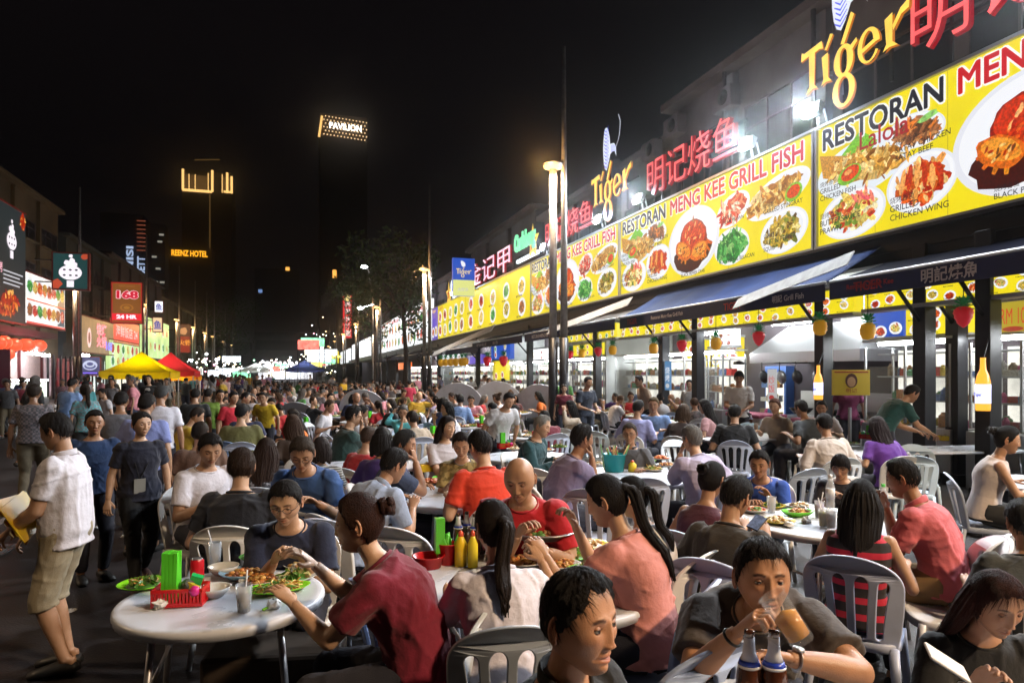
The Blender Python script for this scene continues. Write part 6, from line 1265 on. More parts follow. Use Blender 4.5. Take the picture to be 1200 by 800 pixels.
# ================================================================== furniture
M_plas = mat('chair_plastic', (.5, .55, .65), .34, objcol=True, vary=.10, vs=5, spec=.5)
M_tab = mat('table_plastic', (.60, .62, .68), .30, vary=.06, vs=3.5, bump=.05, bs=120, spec=.55); M_metal = mat('table_metal', (.4, .4, .42), .35, .8)
def chair_back():
    cu = bpy.data.curves.new('c', 'CURVE'); cu.dimensions = '2D'; cu.fill_mode = 'BOTH'; cu.extrude = .006; cu.bevel_depth = .005; cu.bevel_resolution = 1
    def spl(P):
        s = cu.splines.new('POLY'); s.points.add(len(P) - 1); s.use_cyclic_u = True
        for q, p in zip(s.points, P): q.co = (p[0], p[1], 0, 1)
    out = [(-.195, .40), (-.215, .50), (-.228, .62), (-.232, .72)] + [(-.232 * math.cos(a), .72 + .165 * math.sin(a) ** .9) for a in np.linspace(.12, math.pi - .12, 25)] + [(.232, .72), (.228, .62), (.215, .50), (.195, .40)]
    spl(out); xb = [-.165, -.088, -.0, .088, .165]; xt = [-.200, -.105, 0, .105, .200]
    for k in range(4):
        g = .015; L = []; Rr = []
        for z in np.linspace(.47, .74, 7):
            u = (z - .47) / .27; l = xb[k] + (xt[k] - xb[k]) * u ** 1.4 + g; r = xb[k + 1] + (xt[k + 1] - xb[k + 1]) * u ** 1.4 - g
            if k == 0: l += .006
            if k == 3: r -= .006
            L.append((l, z)); Rr.append((r, z))
        cx = (L[-1][0] + Rr[-1][0]) / 2; w_ = (Rr[-1][0] - L[-1][0]) / 2; zt = .055 if k in (1, 2) else .035
        top = [(cx + w_ * math.cos(a), .74 + zt * math.sin(a)) for a in np.linspace(.25, math.pi - .25, 8)]; cb = (L[0][0] + Rr[0][0]) / 2; wb = (Rr[0][0] - L[0][0]) / 2
        bot = [(cb - wb * math.cos(a), .47 - .02 * math.sin(a)) for a in np.linspace(.4, math.pi - .4, 5)]
        spl(bot + Rr + top + L[::-1])
    o = bpy.data.objects.new('c', cu); COL.objects.link(o); dg = bpy.context.evaluated_depsgraph_get(); me = bpy.data.meshes.new_from_object(o.evaluated_get(dg)); bpy.data.objects.remove(o)
    v = np.array([q.co[:] for q in me.vertices]); f = [tuple(p.vertices) for p in me.polygons]; x, z, t = v[:, 0], v[:, 1], v[:, 2]
    y = -.185 - (z - .42) * .24 + .07 * (x / .23) ** 2 + t; b = MB(); b.add(np.stack([x, y, z], 1), f); return b
def make_chair():
    t = bpy.data.objects.new('plastic_chair', None); COL.objects.link(t); t['category'] = 'chair'
    bk = chair_back(); me = bk.data('backrest', [M_plas], False); link('backrest', me, t)
    b = MB(); n = 14; V = []; F = []
    def sup(a, w_, d_): c, s = math.cos(a), math.sin(a); return np.sign(c) * abs(c) ** .5 * w_, np.sign(s) * abs(s) ** .5 * d_
    prof = [(0.0, .425), (.5, .428), (.85, .437), (.97, .440), (1.0, .432), (1.0, .395), (.96, .39)]
    for u, z in prof:
        for k in range(28): x, y = sup(k / 28 * 6.283, .215 * max(u, .01), .21 * max(u, .01)); V.append((x, y + .01, z))
    for i in range(len(prof) - 1):
        for q in range(28): F.append((i * 28 + q, i * 28 + (q + 1) % 28, (i + 1) * 28 + (q + 1) % 28, (i + 1) * 28 + q))
    b.add(V, F); o = link('seat', b.data('seat', [M_plas], True), t)
    for sx in (-1, 1):
        for sy in (-1, 1):
            b = MB(); b.tube([(sx * .185, .17 * sy + .01, .42), (sx * .205, .195 * sy + .0, .2), (sx * .225, .225 * sy - .01 * (sy < 0), .0)], [(.026, .020), (.022, .017), (.017, .013)], 8, up=(0, 1, 0)); link('leg', b.data('leg', [M_plas], True), t)
    return t
CH0 = make_chair(); CH0.location = (0, 0, -50)
n_ch = [0]
def chair(x, y, rz, label, col=(.58, .66, .88), group='white plastic chairs around the dining tables', s=1.0):
    c = CH0 if n_ch[0] == 0 else copy_tree(CH0); n_ch[0] += 1
    c.location = (float(x), float(y), 0); c.rotation_euler = (0, 0, R(rz)); c.scale = (s,) * 3; c['label'] = label; c['group'] = group
    for k in c.children: k.color = (*col, 1)
    return c
def make_table(r, rect=None):
    t = bpy.data.objects.new('dining_table', None); COL.objects.link(t); t['category'] = 'table'; b = MB()
    if rect: b.box((0, 0, .735), (rect[0], rect[1], .035)); o = link('table_top', b.data('table_top', [M_tab], False), t); bevel(o, .012, 3); a, c = rect[0] / 2 - .15, rect[1] / 2 - .12
    else:
        b.lathe([(0, .747), (r - .05, .747), (r - .035, .752), (r - .006, .750), (r, .742), (r + .002, .728), (r - .004, .722), (r - .005, .705), (r - .02, .704), (r - .022, .73), (0, .73)], n=56); link('table_top', b.data('table_top', [M_tab], True), t); a = c = r * .55
    for sx in (-1, 1):
        for sy in (-1, 1):
            b = MB(); b.tube([(sx * a, sy * c, .73), (sx * (a + .06), sy * (c + .06), 0)], .016, 8); link('leg', b.data('leg', [M_metal], True), t)
        b = MB(); b.tube([(sx * (a + .02), -c, .45), (sx * (a + .02), c, .45)], .010, 8); link('stretcher', b.data('stretcher', [M_metal], True), t)
    return t
TB = {}
def table(x, y, label, r=.6, rz=0, rect=None, z=0, group='white plastic dining tables'):
    k = (r, rect)
    if k not in TB: TB[k] = t = make_table(r, rect)
    else: t = copy_tree(TB[k])
    t.location = (float(x), float(y), z); t.rotation_euler = (0, 0, R(rz)); t['label'] = label; t['group'] = group; return t
# ------------------------------------------------------------------ food and tableware
M_food = mat('food', (.5, .3, .1), .35, vcol=True, vary=.25, vs=60, bump=.5, bs=120, spec=.6); M_plate = mat('melamine', (.5, .5, .5), .25, objcol=True, spec=.6)
M_clear = mat('clear_plastic', (.85, .88, .92), .08, alpha=.30, spec=.9); M_glassw = mat('drinking_glass', (.8, .85, .9), .04, alpha=.08, spec=1., coat=.3)
M_beer = mat('beer', (.60, .24, .006), .1, alpha=.9); M_brown = mat('brown_bottle', (.06, .018, .008), .06, spec=.8, coat=.5); M_cola = mat('dark_drink', (.02, .008, .006), .15); M_lime = mat('lime_drink', (.45, .42, .12), .3)
FOODC = dict(noodle=[(.62, .36, .08), (.75, .5, .16), (.5, .24, .05), (.1, .25, .04)], green=[(.06, .20, .02), (.12, .26, .03), (.5, .25, .06), (.5, .45, .2)], satay=[(.42, .14, .03), (.55, .24, .06), (.22, .07, .02), (.6, .35, .1)], fish=[(.55, .25, .12), (.7, .42, .25), (.6, .08, .03), (.1, .25, .05)], rice=[(.75, .7, .6), (.7, .55, .25), (.4, .2, .05)], crab=[(.6, .12, .03), (.75, .25, .05), (.4, .06, .02)])
def food_mesh(kind, r, seed=0, n=46):
    rg = np.random.RandomState(seed); b = MB(); C = FOODC[kind]
    b.lathe([(0, .03), (r * .5, .024), (r * .85, .008), (r * .9, 0)], n=16, col=np.array(C[0]) * .8)
    for i in range(n):
        a = rg.rand() * 6.28; q = math.sqrt(rg.rand()) * r * .85; h = .03 * (1 - (q / r) ** 2) + .004; p = np.array([q * math.cos(a), q * math.sin(a), h]); c = np.array(C[rg.randint(len(C))]) * (.7 + .6 * rg.rand())
        if kind == 'noodle':
            d = rg.randn(3) * [1, 1, .25]; d /= np.linalg.norm(d); e = np.cross(d, [0, 0, 1]); L = .035 + .03 * rg.rand(); b.tube([p - d * L, p - d * L * .3 + e * .012, p + d * L * .4 + [0, 0, .008], p + d * L + e * .01], .0032, 5, col=c)
        elif kind == 'green':
            d = rg.randn(3) * [1, 1, .5]; d /= np.linalg.norm(d); e = np.cross(d, rg.randn(3)); e /= np.linalg.norm(e); L = .03; b.add([p - d * L, p + e * .012 + [0, 0, .004], p + d * L, p - e * .012], [(0, 1, 2, 3)], col=c)
        else: b.ball(p, np.array([.016, .010, .008]) * (.7 + .9 * rg.rand()) * (1.3 if kind in ('fish', 'crab') else 1), 7, 5, col=c, rot=rotm(rg.rand() * 40, rg.rand() * 40, rg.rand() * 180))
    return b
FM = {}
def dishware(p, r, pcol, kind, label, seed=0, deep=.022, group='plates of food on the tables', sx=1., rz=0, tilt=0):
    k = (round(r, 2), kind, seed % 3, deep)
    if k not in FM:
        b = MB(); b.lathe([(0, .004), (r * .6, .004), (r * .9, deep * .75), (r, deep), (r + .004, deep - .001), (r * .92, deep * .6), (r * .62, 0), (0, 0)], n=30); FM[k] = (b.data('plate', [M_plate], True), food_mesh(kind, r * .78, seed % 3 + 5).data('food', [M_food], True, True) if kind else None)
    o = link('plate' if deep < .04 else 'bowl', FM[k][0]); o.location = [float(q) for q in p]; o.rotation_euler = (0, 0, R(rz)); o.scale = (1, sx, 1); o.color = (*pcol, 1); tag(o, label, 'plate' if deep < .04 else 'bowl', group)
    if FM[k][1]: f = link('food', FM[k][1], o); f.location = (0, 0, .004 if deep < .04 else deep * .4)
    return o
def put(b, p): return [b.merge.__self__ and None] and None
def obj_at(name, p, label, cat, parts, group=None, rz=0, scale=1):
    """parts: list of (part name, MB, material[, colour]); built round the thing's own base"""
    t = thing(name, label, cat, p, rz, group); t.scale = (scale,) * 3
    for q in parts:
        o = link(q[0], q[1].data(q[0], [q[2]], q[4] if len(q) > 4 else True, q[2] in (M_food, M_goods, M_prn)), t)
        if len(q) > 3 and q[3] is not None: o.color = (*q[3], 1)
    return t
def cup(p, label, liquid=M_cola, lvl=.6, straw=True, r=.036, h=.12, straw_col=(.7, .7, .72), group='plastic cups of drink on the tables'):
    a = MB(); a.lathe([(r * .72, .001), (r * .72, .003), (r * .98, h), (r, h), (r * .76, 0)], n=20); l = MB(); l.lathe([(0, .004), (r * .72, .004), (r * .72 + r * .24 * lvl, h * lvl), (0, h * lvl)], n=18); P = [('cup_wall', a, M_clear), ('drink', l, liquid)]
    if straw: s = MB(); s.tube([(-.01, 0, .01), (.035, .01, h + .07)], .004, 7); P.append(('straw', s, M_plate, straw_col))
    return obj_at('drink_cup', p, label, 'cup', P, group, RNG.rand() * 360)
def bottle(p, label, tone=M_brown, h=.29, cap=(.7, .7, .7), neck=(.6, .62, .7), lab=None, group='bottles on the tables', foil2=(.02, .05, .4)):
    s = h / .29; b = MB(); b.lathe([(0, 0), (.034, 0), (.036, .01), (.036, .15), (.031, .185), (.017, .225), (.0135, .25), (.0135, .278), (.0145, .279), (.0145, .288), (0, .29)], n=24); b.v = [b.v[0] * s]
    P = [('bottle_body', b, tone)]
    n = MB(); n.lathe([(.0245 * s, .207 * s), (.0180 * s, .2255 * s), (.0150 * s, .250 * s), (.0148 * s, .270 * s)], n=24); P.append(('neck_foil', n, M_plate, neck)); n2 = MB(); n2.lathe([(.0302 * s, .192 * s), (.0243 * s, .2085 * s), (.0250 * s, .2088 * s), (.0310 * s, .1925 * s)], n=24); P.append(('foil_band', n2, M_plate, foil2))
    n3 = MB(); n3.lathe([(.0305 * s, .188 * s), (.0315 * s, .1925 * s), (.031 * s, .196 * s), (.030 * s, .190 * s)], n=24); P.append(('foil_rim', n3, M_plate, (.7, .7, .72)))
    if lab: q = MB(); q.lathe([(.0366 * s, .05 * s), (.0366 * s, .13 * s)], n=24); P.append(('label', q, M_plate, lab))
    return obj_at('bottle', p, label, 'bottle', P, group, RNG.rand() * 360)
def basket(p, label, rz=0, col=(.55, .01, .012), green=True, s=1., group='condiment baskets on the tables'):
    b = MB(); w_, d_, h_ = .20, .11, .075
    for sx, sy, dx, dy in ((0, -1, w_, .004), (0, 1, w_, .004), (-1, 0, .004, d_), (1, 0, .004, d_)):
        c = (sx * w_ / 2, sy * d_ / 2)
        for k in range(2): b.box((c[0], c[1], .008 + k * (h_ - .016)), (dx + .004, dy + .004, .016 if k == 0 else .014))
        m = 14 if dx > .01 else 7; L = w_ if dx > .01 else d_
        for k in range(m + 1):
            u = -L / 2 + L * k / m; b.box((c[0] + (u if dx > .01 else 0), c[1] + (0 if dx > .01 else u), h_ / 2), (.008, .004, h_ - .01) if dx > .01 else (.004, .008, h_ - .01))
    b.box((0, 0, .004), (w_, d_, .006)); P = [('basket_frame', b, M_plate, col, False)]
    if green:
        g_ = MB(); rg = np.random.RandomState(3)
        for k in range(16): x, y = -.062 + (k % 4) * .016, -.026 + (k // 4) * .016; g_.box((x, y, .115 + rg.rand() * .004), (.0145, .0145, .21), rotm(rg.randn() * .8, rg.randn() * .8, 0))
        P.append(('straw_bundle', g_, M_plate, (.10, .62, .03), False)); 
        q = MB(); q.ball((.025, 0, .075), (.026, .026, .028), 12, 8)
        for k in range(9): q.ball((.025 + .02 * math.cos(k * 2.4), .02 * math.sin(k * 2.4), .075 + .012 * math.sin(k)), .009, 6, 4)
        P.append(('wrapped_tissue', q, mat('dark_leafy_wrap', (.08, .09, .07), .6, bump=.8, bs=90, vary=.5, vs=40)))
        q = MB(); q.box((.055, .022, .085), (.05, .03, .055), rotm(10, 20, 10)); P.append(('green_packet', q, M_plate, (.02, .45, .12), False)); q = MB(); q.ball((.072, -.052, .065), (.023, .018, .022), 12, 8); P.append(('pink_ball', q, M_plate, (.65, .03, .25))); q = MB(); q.box((.045, -.01, .06), (.05, .02, .05), rotm(0, 30, 0)); P.append(('yellow_packet', q, M_plate, (.55, .4, .03), False))
    return obj_at('condiment_basket', p, label, 'basket', P, group, rz, s)
def tub(p, label, col, r=.07, h=.12, fill=None, group=None, cat='container'):
    b = MB(); b.lathe([(0, .003), (r * .78, .003), (r * .97, h - .004), (r * 1.06, h - .004), (r * 1.06, h), (r, h), (r * .8, 0), (0, 0)], n=26); P = [('tub_wall', b, M_plate, col)]
    if fill:
        g_ = MB(); rg = np.random.RandomState(5)
        for k in range(16): g_.tube([(rg.randn() * r * .3, rg.randn() * r * .3, .02), (rg.randn() * r * .5, rg.randn() * r * .5, h * (1.15 + .35 * rg.rand()))], .007, 6, col=fill[k % len(fill)])
        P.append(('contents', g_, M_food))
    return obj_at('plastic_tub', p, label, cat, P, group)
def jug_bottle(p, label, col=(.75, .5, .02), h=.19, r=.035, cap=(.7, .1, .05)):
    b = MB(); b.lathe([(0, 0), (r, 0), (r, h * .62), (r * .55, h * .78), (r * .42, h * .85), (0, h * .85)], n=20); c = MB(); c.lathe([(0, h * .84), (r * .45, h * .84), (r * .42, h * .95), (r * .1, h), (0, h)], n=14); return obj_at('sauce_bottle', p, label, 'bottle', [('bottle_body', b, M_plate, col), ('cap', c, M_plate, cap)], 'sauce bottles')
def water_bottle(p, label, h=.24, cap=(.1, .55, .1), lab=(.5, .6, .7)):
    b = MB(); r = .032; b.lathe([(0, 0), (r * .9, 0), (r, .01), (r, h * .3), (r * .93, h * .35), (r, h * .4), (r, h * .7), (r * .5, h * .88), (r * .4, h * .92), (0, h * .92)], n=20); c = MB(); c.lathe([(0, h * .91), (r * .44, h * .91), (r * .44, h), (0, h)], n=14); l = MB(); l.lathe([(r * 1.015, h * .42), (r * 1.015, h * .66)], n=20); return obj_at('water_bottle', p, label, 'bottle', [('bottle_body', b, M_clear), ('cap', c, M_plate, cap), ('label', l, M_plate, lab)], 'water bottles')
TW, TG, TB_, TY = (.62, .63, .62), (.22, .62, .02), (.22, .38, .55), (.75, .62, .1)
# folded round tables stood on edge
def folded_table(px, py, Z, r, label, lean=12):
    p = at(px, HOR, Z); b = MB(); b.lathe([(0, .018), (r - .02, .018), (r, .01), (r, -.012), (0, -.012)], n=44, rot=rotm(rx=90 - lean)); t = thing('folded_table', label, 'table', (p[0], p[1], 0), 180 - YAW - 8, 'round tables stood on edge')
    o = link('table_top', b.data('table_top', [M_tab], False), t, (0, 0, r * math.cos(R(lean)) + .02)); q = MB(); q.tube([(-.3, -.05, .06), (-.3, -.1, r * 1.2), (.3, -.1, r * 1.2), (.3, -.05, .06)], .014, 8); link('leg_frame', q.data('leg_frame', [M_metal], True), t)
for a in ((537, 470, 20., .78, 'round table stood on edge before the orange and blue board'), (583, 470, 20.5, .80, 'round table stood on edge beside the folded one with people before it'), (632, 465, 19.5, .76, 'round table stood on edge beside the twin lamp posts'), (352, 478, 19.0, .62, 'pale tilted table in the crowd toward the street end', 35), (427, 474, 19.5, .74, 'round table tilted up in the crowd below the third lamp post', 25)): folded_table(*a)
# ================================================================== diners one can tell apart
GS = 'seated diners at the front tables'
SK_L, SK_M, SK_T, SK_D = (.50, .30, .19), (.40, .225, .135), (.33, .17, .095), (.22, .11, .06)
HERO = []
def hero(px, py, face, label, Z=None, chaircol=(0.80, 0.80, 0.80), chairlab=None, hi=True, group=GS, chairof=True, **s):
    s.setdefault('pose', 'sit'); s.setdefault('seed', int(px * 7 + py) % 997)
    fg = figure(s, hi); hc = fg['hc'].copy(); sc = s.get('scale', 1.0)
    if Z is None: Z = FPX * (CAM_H - hc[2] * sc) / (py - HOR)
    else: sc = float(np.clip((CAM_H - (py - HOR) * Z / FPX) / hc[2], .86, 1.08))
    T = at(px, py, Z); face = face + math.degrees(math.atan((px - 600) / FPX)); rz = -YAW - face; M = rotm(rz=rz); base = T - M @ hc * sc
    o = assemble(s, fg, hi, label, group, (base[0], base[1], 0), rz, sc); HERO.append((base[0], base[1]))
    if s['pose'] == 'sit' and chairof: chair(base[0], base[1], rz, chairlab or ('chair under the ' + label.split(' ', 1)[1] if label.split(' ')[0] in ('seated',) else 'chair of ' + label)[:90], chaircol)
    return o, fg, base, M, sc
PK = dict
# --- left: standing pair
o, fg, bs, M, sc = hero(66, 505, 292, 'man in white polo and khaki shorts standing at the picture edge holding yellow menus', Z=4.15, pose='stand', lean=2, hp=14, hy=8, fat=.5, shirt=(.62, .60, .66), collar=1, tcol=(.34, .29, .20), bottom='shorts', skin=SK_M, hires=1, hR=(.10, .26, .93), hL=(-.10, .30, .97), handR=(45, 30), handL=(45, 30), ease=.010, seed=5, group='people standing at the front', stride=.02, hem=-.20)
def world(M, bs, sc, p): return np.array([bs[0], bs[1], 0]) + M @ np.array(p) * sc
b = MB(); cm = world(M, bs, sc, (.0, .27, 1.04)); B = M @ rotm(rx=-28)
for k in range(3): b.box(cm + np.array([0, 0, .0]) + B @ np.array([.01 * k, .006 * k - .01, .01 * k]), (.34, .004, .24), B @ rotm(ry=6 * k - 10), col=(.62, .40, .02))
cvm = Canvas(cm + B @ np.array([.17, -.0125, -.12]) + B @ np.array([0, -.0, 0]), B @ np.array([-1, 0, 0]), B @ np.array([0, 0, 1]), .34, .24)
b2 = MB(); rg_ = np.random.RandomState(2)
M_menu = mat('menu_print', (.5, .4, .1), .35, vcol=True)
for sgn in (1, -1):
    cvm = Canvas(cm + B @ np.array([.17 * sgn, -.022 * sgn + .008, -.12]), B @ np.array([-1. * sgn, 0, 0]), B @ np.array([0, 0, 1]), .34, .24)
    for k in range(9): cx, cy = .06 + (k % 3) * .11, .05 + (k // 3) * .07; cvm.disc(b2, cx, cy, .045, .028, .004, (.5, .45, .35), 16); cvm.disc(b2, cx, cy, .033, .018, .006, [(.35, .06, .03), (.4, .2, .05), (.25, .1, .03)][k % 3], 12, 0, .4)
t = thing('menu_card', 'stack of yellow picture menus held by the man in khaki shorts', 'menu', cm, 0); b.build('menu_pages', mat('menu_paper', (.5, .36, .05), .4, vcol=True), t, colors=True); b2.build('dish_print', M_menu, t, colors=True)
o, fg, bs, M, sc = hero(166, 500, 168, 'woman in navy tee and black trousers walking with a lanyard card', Z=5.7, pose='stand', fem=1, fat=.4, stride=.24, lean=3, hp=6, hy=-12, hair='bun', shirt=(.008, .009, .022), tcol=(.006, .006, .007), skin=SK_L, hR=(.30, .05, .80), hL=(-.30, -.08, .82), seed=9, group='people standing at the front', closed=.4, shoecol=(.05, .02, .02), hem=-.16)
b = MB(); c_ = world(M, bs, sc, (.03, .155, 1.02)); n_ = world(M, bs, sc, (0, .05, 1.44)); e1, e2 = world(M, bs, sc, (.075, .03, 1.43)), world(M, bs, sc, (-.075, .03, 1.43))
b.tube([e1, world(M, bs, sc, (.07, .145, 1.25)), c_ + [0, 0, .05]], .004, 5); b.tube([e2, world(M, bs, sc, (-.05, .15, 1.25)), c_ + [0, 0, .05]], .004, 5); t = thing('lanyard', 'lanyard with plastic card on the woman in navy tee', 'lanyard', c_, 0); b.build('strap', M_black, t); b = MB(); b.box(c_, (.085, .012, .12), M @ rotm(rx=-6)); b.build('card', mat('card_plastic', (.25, .25, .23), .3), t)
hero(111, 499, 165, 'smiling man in dark blue tee behind the man with the menus', Z=5.9, pose='stand', shirt=(.01, .03, .09), skin=SK_T, hp=4, hy=10, group='people standing at the front', seed=12)
hero(172, 474, 20, 'man in light blue shirt seen from behind the walking woman', Z=6.9, pose='stand', shirt=(.20, .24, .50), skin=SK_M, group='people in the walkway', hi=False, seed=21, stride=.15)
hero(189, 462, 12, 'man in white tee walking away beside the light blue shirt', Z=8.6, pose='stand', shirt=(.62, .60, .66), skin=SK_T, group='people in the walkway', hi=False, seed=22, stride=.2, tcol=(.02, .02, .03), haircol=(.05, .05, .05))
hero(142, 470, 10, 'man in grey tee seen from behind, under the yellow canopy', Z=8.0, pose='stand', shirt=(.13, .13, .15), skin=SK_T, group='people in the walkway', hi=False, seed=23)
hero(229, 463, 8, 'broad man in black tee and dark shorts with bare calves seen from behind', Z=11.6, pose='stand', fat=.6, shirt=(.010, .011, .012), tcol=(.008, .01, .02), bottom='shorts', skin=SK_M, group='people in the walkway', hi=False, seed=24, stride=.18)
hero(244, 462, 15, 'person in olive green shirt beside the broad man in black', Z=12.5, pose='stand', shirt=(.12, .20, .02), skin=SK_M, group='people in the walkway', hi=False, seed=25)
hero(274, 466, 150, 'man in bright red tee standing among the walkers', Z=11.5, pose='stand', shirt=(.50, .015, .03), skin=SK_M, group='people in the walkway', hi=False, seed=26)
hero(258, 463, 170, 'man in brown patterned tee beside the bright red tee', Z=12.5, pose='stand', shirt=(.08, .05, .03), skin=SK_T, group='people in the walkway', hi=False, seed=27)
hero(288, 470, 100, 'person in teal shirt next to the bright red tee', Z=12.0, pose='stand', shirt=(.04, .12, .11), scale=.9, skin=SK_M, group='people in the walkway', hi=False, seed=28)
hero(308, 466, 200, 'person in yellow shirt leaning over a table', Z=13, pose='stand', lean=22, shirt=(.50, .33, .01), skin=SK_M, group='people in the walkway', hi=False, seed=29)
hero(45, 476, 120, 'man in red tee at the glowing drinks counter', Z=17, pose='stand', shirt=(.35, .03, .05), skin=SK_T, group='people in the walkway', hi=False, seed=30)
hero(120, 470, 250, 'person in pale top by the dark blue emblem sign', Z=15, pose='stand', shirt=(.4, .38, .4), skin=SK_M, group='people in the walkway', hi=False, seed=31)
# --- left table
CHB = (.42, .48, .62)
hero(246, 526, 150, 'man in white V-neck tee looking down at the upper end of the table', lean=12, hp=22, hy=18, shirt=(.60, .58, .64), skin=SK_M, Z=5.3, hR=(.15, .36, .80), seed=31, hem=-.1)
hero(283, 546, 15, 'man in black tee with brown hair seen from behind', Z=4.5, lean=6, hp=12, hy=-10, shirt=(.006, .006, .010), skin=SK_L, hair='fringe', haircol=(.035, .018, .010), fat=.3, chairlab='pale arched chair with open slats behind the man in black tee', seed=32)
hero(335, 588, 190, 'man in navy tee and glasses tearing food with both hands', Z=3.62, lean=24, hp=20, hy=6, shirt=(.012, .017, .045), skin=SK_L, glasses=1, hR=(.04, .40, .87), hL=(-.10, .39, .87), handR=(52, 35), handL=(52, 35), stub=.6, closed=.75, seed=33, hair='short', fat=.2)
hero(421, 612, 285, 'woman in maroon tee with a bun reaching over the table', Z=2.85, lean=26, hp=6, hy=-4, fem=1, fat=.35, shirt=(.16, .006, .022), skin=SK_L, hair='bun', haircol=(.035, .013, .008), hR=(.14, .50, .94), hL=(-.06, .52, .84), handR=(40, 30), handL=(30, 20), palmR=(0, -.3, 1), seed=34, closed=.5, chaircol=(0.65, 0.72, 0.80), chairlab='pale chair with slatted back behind the woman in maroon tee', ease=.02)
hero(354, 531, 200, 'man in blue tee and glasses bending over his plate', Z=5.1, lean=28, hp=30, hy=-14, shirt=(.035, .09, .25), skin=SK_M, glasses=1, hR=(.10, .42, .80), hL=(-.15, .40, .80), haircol=(.05, .035, .025), closed=.8, seed=35)
hero(312, 528, 12, 'woman with long brown hair in a grey patterned top seen from behind', Z=5.9, fem=1, hair='long', haircol=(.03, .015, .01), smat=print_mat('grey_floral', (.05, .055, .07), (.25, .26, .3), 34), skin=SK_L, seed=36)
hero(343, 497, 340, 'woman with shoulder length brown hair leaning on the next table', Z=8.2, fem=1, hair='long', haircol=(.045, .022, .012), shirt=(.05, .03, .02), skin=SK_M, hi=False, seed=37, lean=16)
hero(376, 525, 10, 'woman with dark hair in a striped grey top seen from behind', Z=6.4, fem=1, hair='bob', haircol=(.02, .012, .01), smat=stripe_mat('grey_stripe', (.05, .05, .05), (.4, .4, .38), .022), hi=False, seed=38)
hero(461, 545, 50, 'man in light blue grey polo bending forward over the table', Z=4.95, lean=34, hp=22, hy=10, shirt=(.26, .31, .42), skin=SK_M, hR=(.1, .45, .80), hL=(-.12, .42, .80), fat=.35, seed=39, collar=1)
hero(474, 521, 95, 'man in navy shirt with a hand at his mouth', Z=5.7, lean=14, hp=8, hy=10, shirt=(.03, .045, .09), skin=SK_T, hR=(.05, .26, 1.06), handR=(60, 40), haircol=(.03, .03, .03), fat=.4, seed=40)
hero(448, 515, 5, 'person in dark purple top seen from behind', Z=6.3, shirt=(.035, .012, .09), hair='bob', fem=1, seed=41, hi=False)
hero(432, 513, 40, 'person in red top beside the dark purple top', Z=7.0, shirt=(.35, .01, .015), hair='short', seed=42, hi=False, haircol=(.05, .03, .02))
hero(414, 487, 75, 'man in dark green tee drinking with crossed forearm', Z=8.6, lean=12, hp=6, shirt=(.012, .035, .03), skin=SK_L, hR=(.02, .24, 1.08), handR=(60, 40), fat=.3, seed=43)
# --- middle
hero(563, 523, 338, 'man in orange red shirt with a cream shoulder strap', Z=5.3, lean=10, hp=14, hy=-12, shirt=(.62, .045, .015), skin=SK_L, seed=44, hR=(.1, .38, .82), fat=.2)
hero(541, 521, 185, 'girl in olive patterned top looking down', Z=6.1, fem=1, hair='short', lean=18, hp=22, smat=print_mat('olive_camo', (.14, .10, .03), (.30, .22, .08), 16, .5), skin=SK_M, closed=.8, seed=45, haircol=(.02, .012, .01), hR=(.08, .36, .85), hL=(-.08, .36, .85))
hero(524, 500, 160, 'woman with long wavy dark hair in a white tee', Z=7.4, fem=1, hair='long', lean=8, hp=6, hy=-20, shirt=(.60, .56, .60), skin=SK_L, seed=46, haircol=(.015, .008, .007), hR=(.0, .36, .82))
hero(609, 560, 187, 'bald man in a red tee facing us', Z=3.85, lean=22, hp=24, hy=6, fat=.85, hair='bald', shirt=(.42, .008, .018), skin=SK_M, closed=.85, seed=47, hR=(.0, .38, .88), hL=(-.16, .40, .80), handR=(45, 30), handL=(30, 20), stub=.3, smat=M_cloth)
hero(579, 618, 352, 'woman in white tee with a wavy ponytail seen from behind', Z=2.92, fem=1, fat=.1, hair='ponytail', lean=14, hp=8, hy=-18, shirt=(.62, .58, .64), skin=SK_L, seed=48, haircol=(.018, .011, .008), tail=.34, wavy=1, hR=(.26, .42, .96), handR=(45, 30), hL=(-.2, .38, .82), chaircol=(0.26, 0.29, 0.34), chairlab='dark grey shadowed chair with slats behind the woman in white tee')
hero(711, 586, 292, 'woman in a pink blouse with a long straight ponytail', Z=3.25, fem=1, hair='ponytail', lean=18, hp=18, hy=-6, shirt=(.52, .20, .17), skin=SK_L, seed=49, tail=.46, hR=(.05, .40, 1.02), hL=(-.16, .46, .92), handR=(55, 35), handL=(50, 30), sleeve='elbow', ease=.024, chaircol=(0.47, 0.55, 0.75), chairlab='blue grey chair with slatted back behind the woman in pink blouse', closed=.7, tailx=.04)
hero(742, 582, 300, 'girl in white top with a dark ponytail beside the pink blouse', Z=3.8, fem=1, hair='ponytail', lean=14, hp=12, shirt=(.6, .58, .6), skin=SK_L, seed=50, tail=.30, sleeve='none')
hero(678, 726, 122, 'man in black polo talking, closest to us in profile', lean=8, hp=2, hy=4, hs=1.06, Z=1.72, fat=.25, hair='receded', shirt=(.008, .008, .009), collar=1, skin=(.43, .22, .125), seed=51, open=.8, closed=.1, hR=(.2, .40, .80), hres=1.25, haircol=(.010, .007, .006), chairof=False, stub=.15)
hero(682, 514, 70, 'man in purple grey shirt resting his chin on his hand', Z=6.0, lean=22, hp=2, hy=-10, shirt=(.17, .14, .23), skin=SK_T, seed=52, hR=(.03, .30, 1.02), handR=(60, 40), sleeve='elbow', ease=.022)
hero(635, 499, 115, 'old man with white beard and cap like grey hair', Z=7.7, lean=14, hp=16, shirt=(.012, .05, .06), skin=SK_L, seed=53, hair='receded', haircol=(.25, .24, .22), sleeve='long', hR=(.1, .38, .80))
